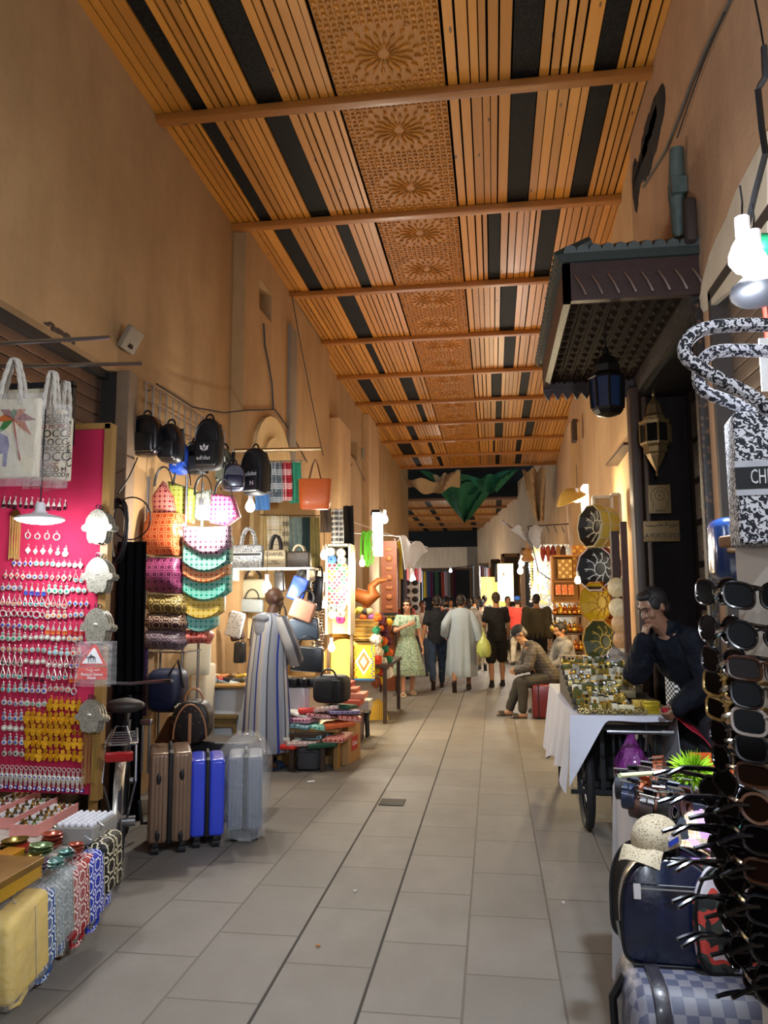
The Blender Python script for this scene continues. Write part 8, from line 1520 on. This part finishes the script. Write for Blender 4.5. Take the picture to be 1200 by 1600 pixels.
# ================================================================== TORN AWNINGS AND FAR SHOPS
def drape(label, pts, y, mt, sag=.3, name='awning_cloth', yo=(0, 0, 0, 0)):
    a, b, c, d = [at(px, py, y=y+o) for (px, py), o in zip(pts, yo)]; m = MB(); m.sheet(lambda u, v: (a.lerp(b, u)).lerp(d.lerp(c, u), v)+V((0, .25*sin(u*11+v*3), -sag*sin(pi*u)*(1-v*.3)+.06*sin(u*17))), 18, 12, .012); return S(name, m, mt, label, 'cloth')
BC_ = mat('#a58a66', .9, 0, .12, 2); GN_ = mat('#14573c', .8, 0, .25, 3, .2)
drape('beige torn awning cloth swagged under the roof edge', [(612, 735), (718, 735), (718, 757), (640, 762)], 25.2, BC_, .35, yo=(0, 0, .3, .3)); drape('small beige cloth flap beside the green net', [(676, 742), (720, 734), (718, 752), (684, 760)], 25.6, BC_, .1)
drape('dark green shade net hanging in a point under the roof', [(680, 760), (790, 738), (730, 811), (722, 811)], 26.2, GN_, .15, yo=(0, 0, 1.2, 1.2)); drape('green shade net stretched along the roof edge', [(655, 735), (810, 733), (762, 768), (690, 760)], 25.9, GN_, .25, yo=(0, 0, .6, .6)); drape('second green net fold at the roof edge', [(730, 745), (808, 734), (775, 765), (758, 770)], 25.4, mat('#1b6648', .8, 0, .25, 3), .1)
drape('tall beige cloth hanging down beside the right wall', [(816, 734), (852, 730), (850, 815), (836, 812)], 24.6, BC_, .05, yo=(0, 0, .5, .5)); drape('white grey cloth awning stretched over the bead stall', [(782, 813), (846, 822), (850, 852), (822, 842)], 17, mat('#b4b4b8', .85, 0, .08, 3), .12, yo=(0, -1, -1.5, 0))
# far hanging clothes on both sides of the bend
FG = 'garments in the far shops'
for i in range(16):
    px = 664+i*4.6; c = GCOL[(i*5+2) % 12]; garment('%s garment, %s along the clothes rail at the bend' % (c[1], ORD[i]), px-2.4, 893-(i > 8)*6, px+2.8, 934, 46+.2*i, c[0], FG)
m = MB(); a, b = at(660, 892, y=46.3), at(740, 884, y=46.3); m.tube([a, b], .03, 6); m.tube([V((a.x, a.y, 0)), a], .04, 6); m.tube([V((b.x, b.y, 0)), b], .04, 6); S('clothes_rail', m, STEEL, 'long clothes rail of the shops at the bend', 'rail')
for i in range(8): px = 752+i*3.4; c = GCOL[(i*7+4) % 12]; garment('%s shirt, %s on the rail by the grey pillar' % (c[1], ORD[i]), px-2, 884+i, px+2.4, 912, 40-.5*i, c[0], FG)
m = MB(); a, b = at(750, 884, y=40.2), at(779, 890, y=36.2); m.tube([a, b], .03, 6); m.tube([V((a.x, a.y, 0)), a], .04, 6); m.tube([V((b.x, b.y, 0)), b], .04, 6); S('clothes_rail', m, STEEL, 'short clothes rail by the grey pillar', 'rail')
def facade(label, px0, py0, px1, py1, y, col, name='shop_opening', cat='shop'):
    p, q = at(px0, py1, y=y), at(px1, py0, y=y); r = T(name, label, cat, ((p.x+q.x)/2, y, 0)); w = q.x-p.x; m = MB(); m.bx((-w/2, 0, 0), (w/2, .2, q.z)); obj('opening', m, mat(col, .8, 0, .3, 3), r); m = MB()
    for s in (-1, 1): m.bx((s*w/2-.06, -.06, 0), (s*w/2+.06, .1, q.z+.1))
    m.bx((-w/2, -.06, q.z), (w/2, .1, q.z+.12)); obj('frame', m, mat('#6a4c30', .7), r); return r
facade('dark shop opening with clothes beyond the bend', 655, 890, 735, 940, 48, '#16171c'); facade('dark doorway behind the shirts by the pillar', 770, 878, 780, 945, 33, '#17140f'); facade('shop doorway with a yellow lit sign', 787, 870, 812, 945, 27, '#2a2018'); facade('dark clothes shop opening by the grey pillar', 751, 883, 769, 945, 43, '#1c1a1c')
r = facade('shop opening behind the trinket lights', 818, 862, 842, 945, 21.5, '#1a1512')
p = at(775, 925, y=26); m = MB(); m.bx((-.5, 0, -.5), (.4, .06, .5)); S('light_box', m, glow('#f8dc7a', .8), 'yellow lit shop board beyond the crowd', 'sign', loc=p); p = at(790, 915, y=25); m = MB(); m.bx((-.25, 0, -.5), (.25, .06, .7)); S('light_box', m, glow('#fff0c0', 1.1), 'bright cream lit door panel beyond the crowd', 'sign', loc=p)
p = at(785, 895, y=25.5); r = T('shop_sign', 'dark hanging shop sign with gold lines over the far doorway', 'sign', p); m = MB(); m.bx((-.25, 0, -.3), (.25, .05, .3)); obj('board', m, BLK, r); m = MB()
for k in range(3): m.bx((-.18, -.006, -.18+k*.16), (.18, 0, -.14+k*.16))
obj('lettering', m, BRASS, r)
p = at(641, 925, y=18.6); r = T('spectacles_stand', 'white stand of round dark spectacles beside the bald man', 'display stand', (p.x, 18.7, 0)); m = MB(); m.bx((-.22, 0, .0), (.22, .06, at(641, 908, y=18.6).z)); obj('board', m, mat('#d4d6d8', .5), r)
for i in range(5):
    for j in range(2): m = MB(); m.ball((-.09+j*.2, -.02, 1.3+i*.2), (.08, .02, .07), 10, 6); obj('dark_lens', m, BLK, r)
for i, (px, c, n) in enumerate(((636, '#c85a5a', 'coral'), (643, '#d8c8c0', 'cream'), (650, '#a02a3a', 'red'), (656, '#d8a8b0', 'pink'))): garment('%s scarf hanging over the spectacles stand' % n, px-3, 888, px+3, 910, 20+.3*i, c)

for x, y, lb in ((.5, .2, 'added unseen white bulb over the near stall behind the sunglasses'), (-2.2, -.6, 'added unseen white bulb over the alley behind the jewellery table'), (-.6, -4, 'added unseen white bulb further back along the alley')): lamp_bulb('bulb_lamp', lb, (x, y, 3.2), .06, '#f4f8ff', 40, .5, 75 if x > 0 else 55, (.8, .89, 1))  # extra bulbs out of view, added to light the near floor
# ================================================================== WORLD AND VIEW
w = bpy.data.worlds.new('World'); SC.world = w; w.use_nodes = True; bg = w.node_tree.nodes['Background']; bg.inputs[0].default_value = (.8, .88, 1, 1); bg.inputs[1].default_value = 1.2
SC.view_settings.view_transform = 'Standard'; SC.view_settings.look = 'None'; SC.view_settings.gamma = 1; SC.view_settings.use_curve_mapping = False; SC.view_settings.exposure = .35
SC.cycles.use_denoising = True; SC.cycles.max_bounces = 6; SC.cycles.transparent_max_bounces = 12; SC.cycles.sample_clamp_indirect = 4
